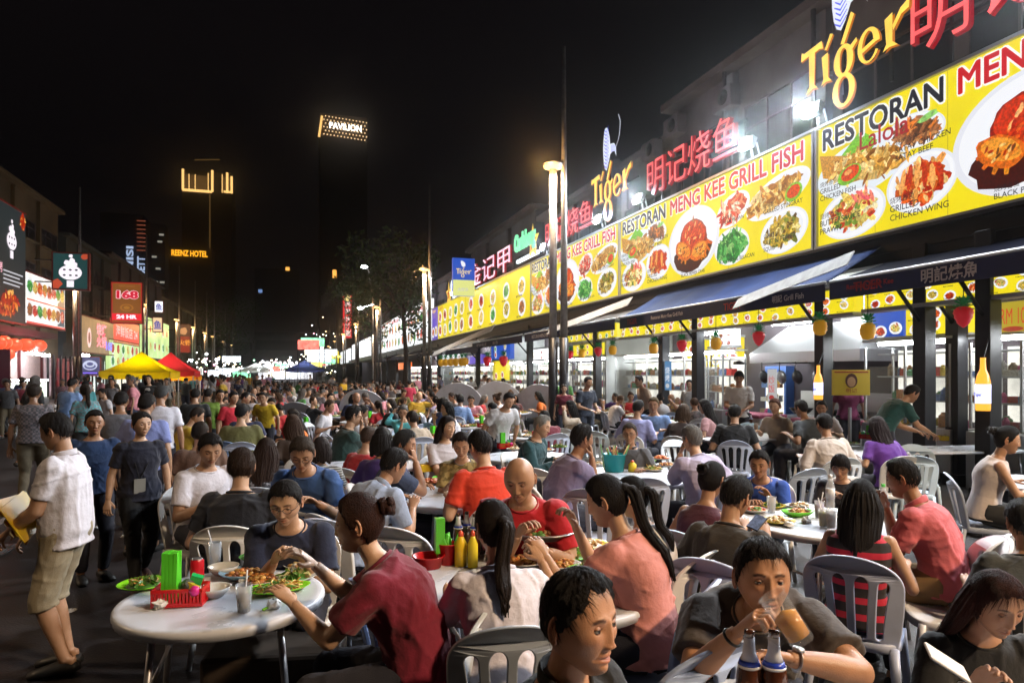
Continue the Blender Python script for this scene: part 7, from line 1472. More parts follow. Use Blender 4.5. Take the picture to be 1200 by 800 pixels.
hero(738, 508, 195, 'man in grey polo and glasses facing us behind the teal bucket', Z=7.6, lean=6, hp=4, hy=-6, shirt=(.08, .08, .09), collar=1, glasses=1, skin=SK_T, seed=54, haircol=(.06, .045, .035))
hero(811, 514, 318, 'grey haired man in lilac shirt with elbow raised', Z=6.4, lean=20, hp=6, shirt=(.44, .40, .56), skin=SK_L, seed=55, haircol=(.16, .15, .14), hL=(-.06, .30, 1.04), handL=(60, 40), sleeve='elbow', ease=.022, fat=.3)
hero(689, 448, 140, 'young man in navy polo standing by the twin lamp posts', Z=14.3, pose='stand', shirt=(.015, .02, .035), tcol=(.02, .025, .04), skin=SK_M, group='people standing by the stalls', hi=False, seed=56, hR=(.12, .3, 1.05), hL=(-.12, .3, 1.05), hp=12)
# --- beer man
o, fg, bs, M, sc = hero(893, 676, 172, 'man in dark tee drinking beer from a glass mug', Z=2.42, lean=46, hp=-2, hy=-8, fat=.35, hs=1.08, shirt=(.055, .042, .035), skin=(.42, .215, .12), seed=57, hR=(.10, .60, .93), hL=(-.05, .60, .86), handR=(78, 55), handL=(65, 40), palmR=(.8, -.2, .3), palmL=(0, -.5, 1), poleR=(.7, -.1, -1), poleL=(-1., .1, -.3), closed=.2, hres=1.25, hair='short', ease=.024, chairof=False, haircol=(.012, .008, .007))
BM = (M, bs, sc, fg)
# --- right
hero(890, 543, 188, 'young man in bright blue tee reaching across the food', Z=5.6, lean=24, hp=14, hy=4, shirt=(.02, .07, .35), skin=SK_T, seed=58, hR=(.04, .52, .84), hL=(-.1, .36, .88), closed=.6)
hero(862, 582, 18, 'person in dark brown tee looking at a phone', Z=3.75, lean=14, hp=20, hy=14, shirt=(.028, .022, .016), skin=SK_M, seed=59, hR=(.14, .36, .92), chaircol=(0.44, 0.52, 0.72), chairlab='blue grey slatted chair behind the person in dark brown tee')
hero(834, 562, 30, 'girl in maroon sleeveless top with tied hair', Z=4.3, fem=1, lean=12, hp=14, hair='bun', sleeve='none', shirt=(.06, .008, .02), skin=SK_M, seed=60, hR=(.1, .4, .85), chaircol=(0.55, 0.62, 0.80), chairlab='pale chair with slats beside the girl in maroon')
hero(985, 548, 190, 'boy in dark tee sitting with lowered head', Z=5.75, lean=10, hp=20, shirt=(.02, .018, .022), skin=SK_M, seed=61, closed=.9, hair='fringe', hR=(.08, .36, .9), hL=(-.08, .36, .9))
o, fg, bs, M, sc = hero(1009, 585, 8, 'woman with long black hair in a red and black striped top', Z=3.75, fem=1, lean=8, hp=8, hair='long', smat=stripe_mat('red_black_stripe', (.015, .01, .01), (.42, .01, .03), .085, .6), skin=SK_M, seed=62, sleeve='none', hL=(-.2, .36, .84), chaircol=(0.44, 0.49, 0.65), chairlab='grey blue slatted chair behind the woman with long black hair')
hero(1058, 560, 285, 'man in salmon pink polo and khaki trousers eating', Z=4.25, lean=22, hp=14, hy=-6, shirt=(.50, .11, .13), collar=1, tcol=(.20, .12, .05), skin=SK_T, seed=63, hR=(.05, .36, .96), hL=(-.1, .40, .84), handR=(60, 40), hair='receded', chaircol=(0.65, 0.68, 0.75), chairlab='pale chair behind the man in salmon pink polo', closed=.7)
hero(1166, 705, 150, 'woman in black with dark red brown hair looking at a white phone', Z=2.25, fem=1, fat=.4, lean=16, hp=20, hy=-8, hair='long', haircol=(.035, .010, .008), shirt=(.006, .006, .007), skin=(.46, .26, .17), seed=64, hR=(.16, .36, .93), hL=(-.2, .3, .8), handR=(45, 30), palmR=(0, -.9, -.3), sleeve='long', hres=1.25, closed=.85, chairof=False)
hero(1201, 612, 340, 'grey haired man in dark shirt cut by the picture edge', Z=3.3, lean=6, shirt=(.05, .055, .055), skin=SK_M, haircol=(.04, .04, .04), seed=65, chaircol=(0.78, 0.78, 0.78), chairlab='white chair by the picture edge behind the grey haired man')
hero(1180, 515, 82, 'woman in white tank top with her hair in a bun', Z=6.1, fem=1, lean=14, hp=10, hair='bun', sleeve='none', shirt=(.52, .45, .42), skin=SK_M, tcol=(.02, .02, .02), seed=66, hR=(.08, .42, .80), chaircol=(0.39, 0.44, 0.55), chairlab='grey chair behind the woman in white tank top')
hero(861, 484, 0, 'person in black tee seen from behind at a round table', Z=9.8, fat=.5, shirt=(.006, .006, .007), seed=67, chaircol=(0.52, 0.60, 0.78), chairlab='pale blue chair behind the person in black tee')
hero(966, 497, 330, 'man in cream sweater with a thin bag strap', Z=7.9, shirt=(.50, .43, .38), sleeve='long', skin=SK_T, hair='short', seed=68, lean=12, chaircol=(0.65, 0.72, 0.80))
hero(1028, 499, 325, 'woman with long dark hair in a purple tee', Z=8.1, fem=1, hair='long', shirt=(.10, .025, .22), haircol=(.02, .012, .012), skin=SK_M, lean=18, hp=12, seed=69, hi=False)
hero(1068, 461, 60, 'man in dark green tee bending over the glass cabinet counter', Z=9.6, pose='stand', lean=40, hp=30, shirt=(.008, .05, .045), skin=SK_M, seed=70, group='people standing by the stalls', hR=(.1, .6, .95), hL=(-.1, .55, .95))
hero(866, 433, 178, 'cook in white jacket with a black cap and bow tie', Z=13.2, pose='stand', shirt=(.60, .61, .62), skin=SK_M, hair='fringe', seed=71, group='people standing by the stalls', hp=12, hR=(.1, .3, 1.05), hL=(-.1, .3, 1.05), haircol=(.008, .008, .008))
hero(748, 478, 25, 'man in lilac blue shirt seen from behind near the stalls', Z=10.8, shirt=(.28, .29, .52), skin=SK_M, seed=72, hi=False, sleeve='elbow')
hero(766, 474, 190, 'man in sky blue shirt facing the lilac blue shirt', Z=11.6, shirt=(.16, .26, .48), skin=SK_M, seed=73, hi=False, haircol=(.08, .05, .02))
hero(801, 482, 20, 'woman in dark brown top with fluffy hair', Z=10.4, fem=1, hair='bob', shirt=(.03, .018, .016), seed=74, hi=False, haircol=(.06, .035, .02))
hero(826, 476, 290, 'woman in dusty pink top turned sideways', Z=11.6, fem=1, hair='long', shirt=(.45, .25, .26), seed=75, hi=False)
hero(908, 475, 200, 'woman in beige top with brown hair at a middle table', Z=11.0, fem=1, hair='short', shirt=(.30, .25, .20), seed=76, hi=False, haircol=(.08, .03, .015), lean=16)
hero(939, 478, 310, 'man in charcoal tee leaning forward near the smaller bottle light', Z=10.5, lean=20, shirt=(.04, .045, .05), skin=SK_T, seed=77, hi=False)
hero(963, 478, 190, 'person with black hair in pale top under the smaller bottle light', Z=11.5, shirt=(.5, .45, .45), seed=78, hi=False)
hero(749, 446, 250, 'cook in pale beige tee with tied hair at the glass stall', Z=15.5, pose='stand', shirt=(.42, .30, .22), seed=79, hi=False, group='people standing by the stalls', lean=15)
hero(808, 450, 200, 'helper in light grey tee behind the glass stall', Z=17.0, pose='stand', shirt=(.4, .4, .4), seed=80, hi=False, group='people standing by the stalls')
hero(661, 455, 178, 'helper in dark red tee behind the twin lamp posts', Z=16.5, pose='stand', fem=1, hair='bun', shirt=(.14, .015, .03), seed=81, hi=False, group='people standing by the stalls')
hero(995, 443, 170, 'stall worker behind the yellow poster', Z=12.4, pose='stand', fem=1, hair='bun', shirt=(.2, .03, .1), seed=82, hi=False, group='people standing by the stalls')
hero(480, 449, 15, 'person in pinkish red tee seen from behind by the white boards', Z=24, pose='stand', shirt=(.45, .03, .07), seed=83, hi=False, group='people standing by the stalls')
hero(404, 445, 120, 'waiter in yellow tee standing above the crowd', Z=27, pose='stand', shirt=(.70, .38, .01), seed=84, hi=False, group='people standing by the stalls')
hero(596, 469, 150, 'server in black vest and white shirt leaning over a table', Z=9.6, pose='stand', lean=30, hp=26, shirt=(.5, .5, .52), skin=SK_M, seed=85, hi=False, group='people standing by the stalls')
# strap, phone, glass, watch and other things held
def cap_hat():
    p = at(866, 427, 13.15); b = MB(); b.lathe([(.098, 0), (.105, .02), (.10, .05), (.02, .075), (0, .075)], p, 18); b.lathe([(0, .004), (.13, .0), (.13, .006), (0, .012)], p + FW * -.05, 16); tag(b.build('cap', M_black, None, True), 'black cap on the cook in the white jacket', 'cap')
cap_hat()
# ================================================================== tables of the recognisable diners, with what stands on them
def tpos(px, py, z=.752): return ground(px, py, z)
TBL = []
def tab(px, Z, r, label, rect=None, rz=0):
    p = at(px, HOR, Z); TBL.append((p[0], p[1], r)); table(p[0], p[1], label, r, rz, rect); return p
tab(262, 3.22, .46, 'round white table with red condiment basket at the lower picture edge')
tab(628, 3.45, .62, 'round table crowded with dishes before the bald man')
tab(965, 4.88, .57, 'round table with yellow and green plates before the young man in bright blue')
tab(738, 7.05, .66, 'round table with teal bucket between the men in purple grey and lilac')
tab(618, 8.7, .60, 'round table of the old man with the white beard')
tab(545, 5.9, .60, 'round table between the navy shirt and the orange red shirt')
tab(876, 11.4, .70, 'long white table of the person in black tee', (1.9, .9))
tab(1112, 9.6, .70, 'empty rectangular table with a yellow box by the dark columns', (1.9, .8), -12)
tab(1002, 8.9, .60, 'round table beside the man in cream sweater')
tab(1225, 6.6, .55, 'round table before the woman in white tank top')
tab(372, 5.75, .50, 'round table with yellow tissue box near the man in blue tee')
tab(438, 7.9, .55, 'square table before the man in dark green tee', (1.0, 1.0), 10)
tab(262, 5.95, .5, 'small round table beyond the man in white V-neck tee')
tab(935, 1.74, .62, 'white table of the beer drinker at the lower picture edge')
tab(1290, 1.75, .5, 'table of the woman with the phone, mostly outside the picture')
T_ = .751
# table 1
basket(tpos(212, 706), 'red condiment basket with green straw bundle and pink ball', -YAW + 8, s=1.06)
dishware(tpos(168, 687), .115, TG, 'green', 'light green plate with vegetables behind the red basket', 1)
dishware(tpos(262, 672), .075, TW, None, 'small white bowl beside the red drink can', 2, .045, group='bowls on the tables')
dishware(tpos(250, 698), .07, TW, None, 'small cream bowl in front of the red basket tissue', 2, .045, group='bowls on the tables')
dishware(tpos(288, 676), .13, TB_, 'satay', 'pale blue oval plate of fried food', 0, .035, sx=.8)
dishware(tpos(326, 692), .15, TG, 'noodle', 'long green plate of noodles under the reaching hand', 1, sx=.6, rz=10)
dishware(tpos(345, 678), .11, TW, 'green', 'white plate of dark green vegetables', 2)
dishware(tpos(318, 662), .13, (.12, .25, .05), 'noodle', 'plate of noodles before the man in navy tee', 2, sx=.7)
cup(tpos(286, 716), 'cup of dark cola with a white straw at the table edge', M_cola, .62)
cup(tpos(252, 660), 'cup of clear drink with a straw before the white chair', M_clear, .5)
b = MB(); b.lathe([(0, 0), (.026, 0), (.033, .008), (.033, .108), (.027, .118), (.026, .12), (0, .118)], n=22); b2 = MB(); b2.lathe([(.0265, .117), (.028, .1195), (.0255, .122), (0, .119)], n=22)
obj_at('drink_can', tpos(231, 682), 'red drink can behind the condiment basket', 'can', [('can_body', b, M_plate, (.5, .01, .02)), ('can_top', b2, M_metal)])
b = MB(); p = tpos(308, 716); b.tube([p + [0, 0, .008], p + np.array([.09, .10, .010])], .006, 7); o = b.build('green_straw', mat('straw_green', (.2, .62, .03), .4), None, True); tag(o, 'loose green straw lying at the table edge', 'straw')
b = MB(); c = at(300, HOR, 3.3); b.box((c[0] + .1, c[1] - .05, .30), (.62, .34, .42), rotm(rz=-10)); o = b.build('storage_box', mat('dark_box', (.05, .035, .025), .6, vary=.3)); bevel(o, .02); tag(o, 'dark brown storage box under the lower table', 'box')
dishware(tpos(305, 682), .10, TW, 'satay', 'white plate of chicken pieces beside the cola', 1); dishware(tpos(300, 655), .09, (.10, .3, .05), 'green', 'small dark green dish at the far rim', 0); dishware(tpos(352, 664), .09, TW, 'rice', 'small plate of rice at the far rim of the lower table', 2)
def crumple(px, py, lb): b = MB(); rg = np.random.RandomState(int(px)); b.ball((0, 0, .018), (.035, .03, .02), 9, 6); b.v[-1] = b.v[-1] + rg.randn(*b.v[-1].shape) * .006; obj_at('tissue', tpos(px, py), lb, 'tissue', [('tissue_paper', b, M_white, None, False)], 'crumpled tissues')
crumple(322, 712, 'crumpled white tissue near the green straw'); crumple(188, 712, 'crumpled tissue beside the red condiment basket'); crumple(560, 676, 'crumpled tissue behind the white tee'); crumple(925, 617, 'crumpled tissue at the rim of the right table'); crumple(945, 612, 'second crumpled tissue by the yellow plate')
# table 2
p = tpos(634, 628, .86); b = MB(); b.lathe([(0, .0), (.15, .0), (.185, .035), (.215, .04), (.215, .046), (.18, .042), (.145, .008), (0, .008)], n=36); f = food_mesh('fish', .15, 3, 60); f.v = [v + [0, 0, .012] for v in f.v]; q = MB()
for k in range(4): a = k * 1.57 + .4; q.tube([(.11 * math.cos(a), .11 * math.sin(a), 0), (.13 * math.cos(a), .13 * math.sin(a), -.11)], .006, 6)
q.lathe([(.11, -.10), (.12, -.06), (.12, -.055), (.105, -.10)], n=24); obj_at('steel_platter', p, 'steel platter of steamed fish on a stand before the bald man', 'platter', [('platter', b, M_metal), ('food', f, M_food), ('stand', q, M_metal)], None, 20)
dishware(tpos(668, 652), .14, (.15, .6, .02), 'green', 'bright green plate of vegetables beside the fish platter', 0)
dishware(tpos(690, 640), .12, TY, 'rice', 'yellow plate of fried rice near the raised hand', 1)
dishware(tpos(615, 660), .15, TW, 'satay', 'oval white plate of dark satay and chicken wings', 2, sx=.75)
dishware(tpos(655, 664), .12, TW, 'satay', 'white plate of dark glazed meat in the table middle', 0, sx=.8)
dishware(tpos(645, 684), .13, TW, 'noodle', 'plate of pale noodles with lime by the white tee', 1)
dishware(tpos(690, 672), .12, (.2, .5, .05), 'green', 'plate of green leaves beside the pink blouse', 2)
dishware(tpos(600, 650), .10, TW, 'green', 'small plate of greens beside the wavy ponytail', 1)
tub(tpos(502, 664), 'red plastic bowl at the left rim', (.5, .012, .015), .085, .065, cat='bowl'); tub(tpos(524, 660), 'red container holding a bundle of green straws', (.45, .01, .012), .055, .115, [(.12, .6, .05)])
p = tpos(516, 662); b = MB(); b.box((0, 0, .16), (.05, .05, .19)); obj_at('straw_bundle', p + [0, .02, 0], 'block of bright green straws standing in the red container', 'straws', [('straw_bundle', b, M_plate, (.10, .55, .03), False)])
jug_bottle(tpos(540, 662), 'yellow sauce bottle beside the red container'); jug_bottle(tpos(554, 664), 'slim yellow sauce bottle before the ponytail', (.7, .55, .03), .2, .028); jug_bottle(tpos(547, 658), 'dark soy sauce bottle behind the yellow ones', (.03, .015, .01), .2, .03, (.02, .02, .02))
for k, (px, py) in enumerate(((537, 652), (547, 649), (556, 653), (563, 648))): bottle(tpos(px, py), ['dark beer bottle behind the red container', 'second dark beer bottle behind the sauce bottles', 'third dark beer bottle near the ponytail', 'last dark beer bottle of the row by the ponytail'][k], h=.25)
# table 3 (right)
dishware(tpos(912, 612), .115, TY, 'rice', 'yellow plate of fried rice near the phone', 0); dishware(tpos(935, 604), .125, (.12, .55, .02), 'satay', 'bright green tray of fried food in the table middle', 1, .04, sx=.7); dishware(tpos(938, 595), .11, TW, 'rice', 'white plate before the young man in bright blue', 2)
dishware(tpos(905, 594), .10, TY, 'green', 'small yellow plate under the reaching arm', 2); dishware(tpos(884, 600), .10, TW, 'fish', 'pale bowl beside the phone', 1, .03)
cup(tpos(904, 600), 'empty clear glass between the plates', M_clear, .4, False); cup(tpos(960, 606), 'purple tinted cup full of straws', mat('purple_drink', (.3, .2, .4), .3), .8, True); cup(tpos(965, 616), 'cup of cloudy lime drink at the table edge', M_lime, .8); cup(tpos(974, 618), 'cup of pale juice beside the lime drink', mat('pale_juice', (.5, .42, .35), .3), .8, False)
water_bottle(tpos(973, 603), 'large clear water bottle before the boy', .30, (.7, .7, .7), (.6, .62, .65)); water_bottle(tpos(1035, 605), 'water bottle with a green cap before the man in salmon pink', .24)
# table 4
tub(tpos(720, 552), 'teal bucket of cutlery on the middle table', (.01, .28, .30), .125, .19, [(.5, .3, .1), (.3, .05, .02), (.1, .3, .05)], cat='bucket')
for k, (px, py, c, kd) in enumerate(((745, 548, TW, 'rice'), (765, 551, TW, 'noodle'), (757, 541, (.2, .5, .05), 'green'), (780, 546, TW, 'satay'), (738, 540, (.3, .12, .02), 'fish'), (700, 545, TW, 'rice'), (775, 538, TW, 'crab'))):
    dishware(tpos(px, py), .12, c, kd, ['plate of rice beside the teal bucket', 'plate of pale noodles at the near rim', 'green dish in the table middle', 'plate of satay near the lilac sleeve', 'brown dish before the man in grey polo', 'small plate on the near side of the teal bucket', 'plate of crab by the lilac shirt'][k], k)
jug_bottle(tpos(741, 552), 'yellow pot beside the teal bucket', (.7, .5, .03), .12, .045)
# table 5,6 etc
for k, (px, py, c, kd, lb) in enumerate(((603, 527, TW, 'rice', 'bowl of rice by the old man'), (640, 528, TW, 'satay', 'plate of bones on the old man table'), (655, 524, (.2, .35, .05), 'green', 'leafy dish at the edge of the old man table'), (505, 566, (.25, .10, .03), 'crab', 'brown clay pot dish before the orange red shirt'), (520, 561, (.12, .6, .02), 'green', 'bright green plate before the girl in olive'), (545, 572, TW, 'noodle', 'noodle plate beside the orange red shirt'), (480, 572, TW, 'rice', 'rice plate before the light blue grey polo'), (850, 505, TW, 'rice', 'plate beside the person in black tee'), (900, 507, TW, 'satay', 'plate near the beige top'), (1000, 521, TW, 'green', 'plate beside the cream sweater'), (360, 575, TW, 'rice', 'plate under the glasses of the man in blue tee'), (430, 507, TW, 'noodle', 'plate before the man in dark green tee'))): dishware(tpos(px, py), .12, c, kd, lb, k)
for px, py, lb in ((500, 552, 'yellow tissue box on the table of the navy shirt'), (362, 568, 'yellow tissue box on the small table'), (1106, 516, 'yellow box on the empty rectangular table'), (1012, 512, 'yellow packet by the cream sweater')): b = MB(); b.box((0, 0, .04), (.17, .12, .075)); o = obj_at('tissue_box', tpos(px, py), lb, 'box', [('box_body', b, M_plate, (.75, .50, .02), False), ('tissue', MB().ball((0, 0, .085), (.03, .02, .02), 8, 6), M_white)], None, RNG.rand() * 60)
for k, (px, py) in enumerate(((592, 525), (566, 500), (360, 502), (483, 497), (1016, 514), (505, 515))): basket(tpos(px, py), ['red condiment basket by the old man table', 'red condiment basket behind the olive top', 'red basket with tall green straws by the brown haired women', 'red condiment basket at the second row', 'red basket with flowers near the purple tee', 'red basket behind the navy shirt'][k], k * 25)
for k, (px, py) in enumerate(((838, 503), (845, 506), (886, 505), (896, 504))): cup(tpos(px, py), ['glass of dark drink beside the person in black tee', 'second glass beside the person in black tee', 'glass of amber beer on the long table', 'jug of amber beer on the long table'][k], M_cola if k < 2 else M_beer, .8, False, .04, .15)
bottle(tpos(880, 503), 'beer bottle beside the amber glasses', h=.3)
# beer man's mug, bottles, watch
M, bs, sc, fg = BM; hand = world(M, bs, sc, fg['arms'][1][1]); face = world(M, bs, sc, fg['hc'])
Zm = 1.93; pm = at(941, 752, Zm); up_ = at(906, 700, Zm + .03) - pm; up_ = up_ / np.linalg.norm(up_); Bm = basis(np.cross(up_, RT), up_)
def mug():
    b = MB(); b.lathe([(0, .0), (.034, 0), (.036, .006), (.040, .145), (.043, .146), (.0425, .15), (.037, .148), (.033, .016), (0, .014)], n=28); c = MB(); c.lathe([(0, .017), (.0325, .017), (.0348, .085), (0, .10)], n=28); h_ = MB(); h_.tube([(-.038, 0, .12), (-.07, 0, .115), (-.075, 0, .06), (-.06, 0, .03), (-.036, 0, .03)], .007, 8)
    t = thing('beer_mug', 'tilted glass beer mug at the drinking man\'s mouth', 'mug', pm)
    for n_, q, m in (('glass_wall', b, M_glassw), ('beer', c, M_beer), ('handle', h_, M_glassw)):
        q.v = [v @ Bm.T for v in q.v]; link(n_, q.data(n_, [m], True), t)
mug()
for px, py, Z, lb in ((878, 805, 1.99, 'brown beer bottle with white and blue neck foil, first before the drinking man'), (907, 803, 1.97, 'brown beer bottle with white and blue neck foil, beside the mug')):
    pz = at(px, 737, Z); bottle((pz[0], pz[1], T_ + .0), lb, h=float(pz[2] - T_))
p = at(1045, 800, 1.72); b = MB(); b.lathe([(0, .0), (.032, 0), (.034, .004), (.040, .13), (.037, .13), (.031, .01), (0, .008)], n=24); obj_at('drinking_glass', (p[0], p[1], T_), 'empty drinking glass at the lower picture edge', 'glass', [('glass_wall', b, M_glassw)])
E, W = fg['arms'][-1][1], fg['arms'][-1][2]; d = (W - E) / np.linalg.norm(W - E); c = world(M, bs, sc, W - d * .03); dw = M @ d; B = basis(dw, (0, 0, 1)); b = MB(); b.tube([c + B @ np.array([math.cos(a) * .031, 0, math.sin(a) * .031]) for a in np.linspace(0, 6.283, 20)[:-1]], [(.010, .003)] * 19, 8, closed=True, up=dw); q = MB(); q.lathe([(0, .010), (.018, .010), (.020, .004), (.020, 0), (0, 0)], c + B @ np.array([0, 0, .031]), 20, rot=B @ rotm(0, 0, 0)); t = thing('wristwatch', 'silver wristwatch on the drinking man\'s forearm', 'watch', c); b.build('watch_band', M_metal, t, True); q.build('watch_face', M_metal, t, True)
E, W = fg['arms'][1][1], fg['arms'][1][2]; d = (W - E) / np.linalg.norm(W - E); c = world(M, bs, sc, W - d * .03); dw = M @ d; B = basis(dw, (0, 0, 1)); b = MB(); b.tube([c + B @ np.array([math.cos(a) * .031, 0, math.sin(a) * .031]) for a in np.linspace(0, 6.283, 20)[:-1]], .005, 8, closed=True); tag(b.build('bracelet', M_black, None, True), 'black bracelet on the drinking man\'s raised wrist', 'bracelet')
def slab(px, py, Z, size, R_, label, m, m2=None, cat='phone'):
    p = at(px, py, Z); t = thing('mobile_phone', label, cat, p); b = MB(); b.box((0, 0, 0), size, R_); bevel(link('phone_body', b.data('phone_body', [m], False), t), .006, 3)
    b = MB(); b.box(R_ @ np.array([0, -size[1] / 2 - .0015, 0]), (size[0] * .92, .001, size[2] * .93), R_); link('screen', b.data('screen', [m2 or M_black], False), t)
_l = RT * .84 - UP * .54; _n1 = np.cross(_l, FW * .9 + UP * .5); _n1 /= np.linalg.norm(_n1)
slab(1110, 776, 1.95, (.066, .009, .135), np.stack([np.cross(_n1, _l), _n1, _l], 1), 'white mobile phone held by the woman in black', M_white)
slab(887, 612, 3.40, (.062, .008, .10), rotm(rz=-YAW - 25) @ rotm(rx=-55) @ rotm(ry=25), 'dark phone with a lit screen held over the table', M_black, emat('phone_screen', .22, (.5, .6, .9), vary=.6, vs=60))
# extra empty chairs in the front
def ech(px, Z, face, label, col): p = at(px, HOR, Z); chair(p[0], p[1], -YAW - face, label, col)
ech(488, 3.15, 62, 'empty blue grey chair with open slats between the maroon tee and the white tee', (0.26, 0.34, 0.55)); ech(484, 4.35, 20, 'empty white chair behind the blue grey one', (0.72, 0.74, 0.80)); ech(372, 4.6, 350, 'empty pale chair behind the man in navy tee', (0.52, 0.57, 0.70))
ech(775, 2.55, 325, 'empty bright blue grey chair between the pink blouse and the drinking man', (0.44, 0.55, 0.80)); ech(697, 5.7, 20, 'empty chair with arched slats facing the teal bucket table', (0.52, 0.57, 0.72)); ech(750, 6.3, 0, 'second empty slatted chair facing the teal bucket table', (0.47, 0.52, 0.65)); ech(320, 6.4, 20, 'empty chair by the women with brown hair', (0.52, 0.59, 0.75))
ech(930, 6.9, 340, 'empty blue grey chair behind the young man in bright blue', (0.36, 0.42, 0.52)); ech(1075, 8.6, 200, 'empty light blue chair by the rectangular table', (0.55, 0.68, 0.80)); ech(1068, 7.9, 20, 'second light blue chair by the rectangular table', (0.55, 0.68, 0.80)); ech(1110, 3.9, 285, 'white chair turned sideways near the salmon pink polo', (0.72, 0.73, 0.78)); ech(640, 6.9, 30, 'white chair beside the purple grey shirt', (0.78, 0.78, 0.80)); ech(282, 9.5, 20, 'blue chair in front of the bright red tee', (0.33, 0.49, 0.78)); ech(305, 8.2, 10, 'pale blue chair at the table of the brown haired women', (0.52, 0.62, 0.78))
ech(800, 9.2, 170, 'pale chair near the lilac blue shirt', (0.65, 0.72, 0.80)); ech(880, 12.6, 190, 'light blue chair beside the ice chest', (0.45, 0.65, 0.80)); ech(660, 11.8, 10, 'white chair under the dark red tee helper', (0.72, 0.78, 0.80)); ech(700, 11.2, 20, 'white chair beside the standing young man in navy', (0.65, 0.75, 0.80))
# yellow poster man
p = at(997, 448, 11.3); b = MB(); b.box(p, (.62, .03, .42), rotm(rz=-YAW)); t = thing('poster_board', 'yellow poster board on a wire rack by the column', 'poster', p, 0); b.build('board', M_y2, t); ml = MB(); cv = Canvas(p - FW * .02 - RT * .31 - UP * .21, RT, UP, .62, .42); cv.disc(ml, .31, .24, .10, .12, .002, (.10, .03, .01), 20); cv.disc(ml, .31, .22, .07, .085, .003, (.55, .30, .14), 18); cv.text(ml, '明记', .22, .04, .07, .003, (.4, .01, .01), 0, w=.18); cv.rect(ml, .03, .37, .56, .02, .002, (.4, .01, .01)); ml.build('lettering', mat('poster_ink', (.5, .5, .5), .6, vcol=True), t, colors=True); b = MB(); b.box((p[0], p[1] + .02, .62), (.04, .04, 1.25)); b.box((p[0], p[1] + .1, .3), (.5, .3, .6)); b.build('stand', M_shelf, t)

for k in range(26):
    p = np.array([-4.5 + 9 * RNG.rand(), 2.2 + 8 * RNG.rand() ** 1.3, .004]); b = MB()
    if k % 3: b.ball((0, 0, .012), (.035, .03, .012), 8, 5); b.v[-1] = b.v[-1] + RNG.randn(*b.v[-1].shape) * .005; nm, m, lb, ct = 'tissue', M_white, 'crumpled tissue dropped on the asphalt', 'tissue'
    else: b.tube([(0, 0, .004), (.1, .02, .004), (.19, .02, .004)], .004, 5); nm, m, lb, ct = 'drinking_straw', mat('straw_green'), 'dropped green straw on the asphalt', 'straw'
    o = obj_at(nm, p, lb, ct, [(nm + '_piece', b, m, None, False)], 'litter on the asphalt', RNG.rand() * 360)
for k, (x, y) in enumerate(((-2.4, 3.9), (-3.1, 8.2))):
    b = MB(); b.box((x, y, .008), (.7, .5, .014)); [b.box((x - .3 + .06 * i, y, .018), (.025, .44, .012)) for i in range(11)]; tag(b.build('drain_cover', M_metal), ['iron drain cover near the lower round table', 'iron drain cover farther up the walkway'][k], 'drain cover')

# ================================================================== thin haze added to give the lamps their halos
hz = MB(); hz.box((0, 225, 82.5), (900, 670, 167)); m = bpy.data.materials.new('halo_haze'); m.use_nodes = True; nt = m.node_tree; nt.nodes.remove(nt.nodes['Principled BSDF'])
v = _n(nt, 'ShaderNodeVolumePrincipled'); v.inputs['Density'].default_value = .0007; v.inputs['Anisotropy'].default_value = .955; v.inputs['Color'].default_value = (.92, .92, .94, 1); nt.links.new(v.outputs[0], nt.nodes['Material Output'].inputs['Volume'])
o = hz.build('haze', m); o['kind'] = 'stuff'; o['label'] = 'thin haze added over the whole street for lamp halos'; SC.cycles.volume_bounces = 0
# ================================================================== the crowd behind: individuals from a few built figures
SHC = [('black', (.008, .008, .009)), ('white', (.55, .53, .56)), ('navy blue', (.015, .02, .06)), ('dark grey', (.05, .05, .055)), ('light grey', (.25, .25, .27)), ('red', (.42, .015, .02)), ('maroon', (.13, .01, .02)), ('pink', (.5, .2, .24)), ('purple', (.10, .03, .2)), ('sky blue', (.18, .28, .5)), ('teal', (.02, .14, .14)), ('green', (.05, .18, .04)), ('olive', (.12, .11, .03)), ('mustard', (.45, .28, .02)), ('orange', (.6, .15, .02)), ('beige', (.38, .30, .22)), ('lilac', (.35, .30, .48)), ('brown', (.10, .05, .03)), ('cream', (.5, .45, .36)), ('turquoise', (.08, .35, .38))]
PR = [13, 11, 8, 7, 6, 7, 4, 5, 3, 5, 2, 2, 2, 3, 3, 4, 4, 3, 3, 2]; PR = np.array(PR) / sum(PR)
SKN = [SK_L, SK_M, SK_T, SK_M, SK_D]
VS = []
for k, s in enumerate([dict(lean=12, hp=14, hair='short'), dict(lean=20, hp=22, hair='short', hR=(.05, .3, 1.0), fat=.3), dict(fem=1, lean=10, hp=10, hair='long'), dict(fem=1, lean=16, hp=16, hair='ponytail', tail=.28), dict(fem=1, lean=8, hp=4, hair='bob', hR=(.06, .3, 1.02)), dict(lean=4, hp=2, hair='short', fat=.5, hy=25), dict(lean=16, hp=12, hair='fringe', hy=-25, sleeve='long'), dict(fem=1, lean=14, hp=18, hair='bun', hy=20, sleeve='none'), dict(lean=18, hp=24, hair='short', hR=(.05, .30, .92), hL=(-.05, .30, .92), hy=-10, fat=.6), dict(lean=2, hp=-6, hair='receded', hy=40, hR=(.35, .30, 1.05)), dict(fem=1, lean=22, hp=20, hair='short', hR=(.0, .35, 1.02), sleeve='elbow'), dict(lean=6, hp=0, hair='bald', fat=.8, hy=-30, hL=(-.3, .2, 1.1)), dict(fem=1, lean=6, hp=2, hair='long', hy=35, hL=(-.1, .25, 1.15), sleeve='long')]):
    s = dict(s, pose='sit', seed=200 + k, vox=.024, hres=.36); VS.append((s, figure(s, False)))
VW = []
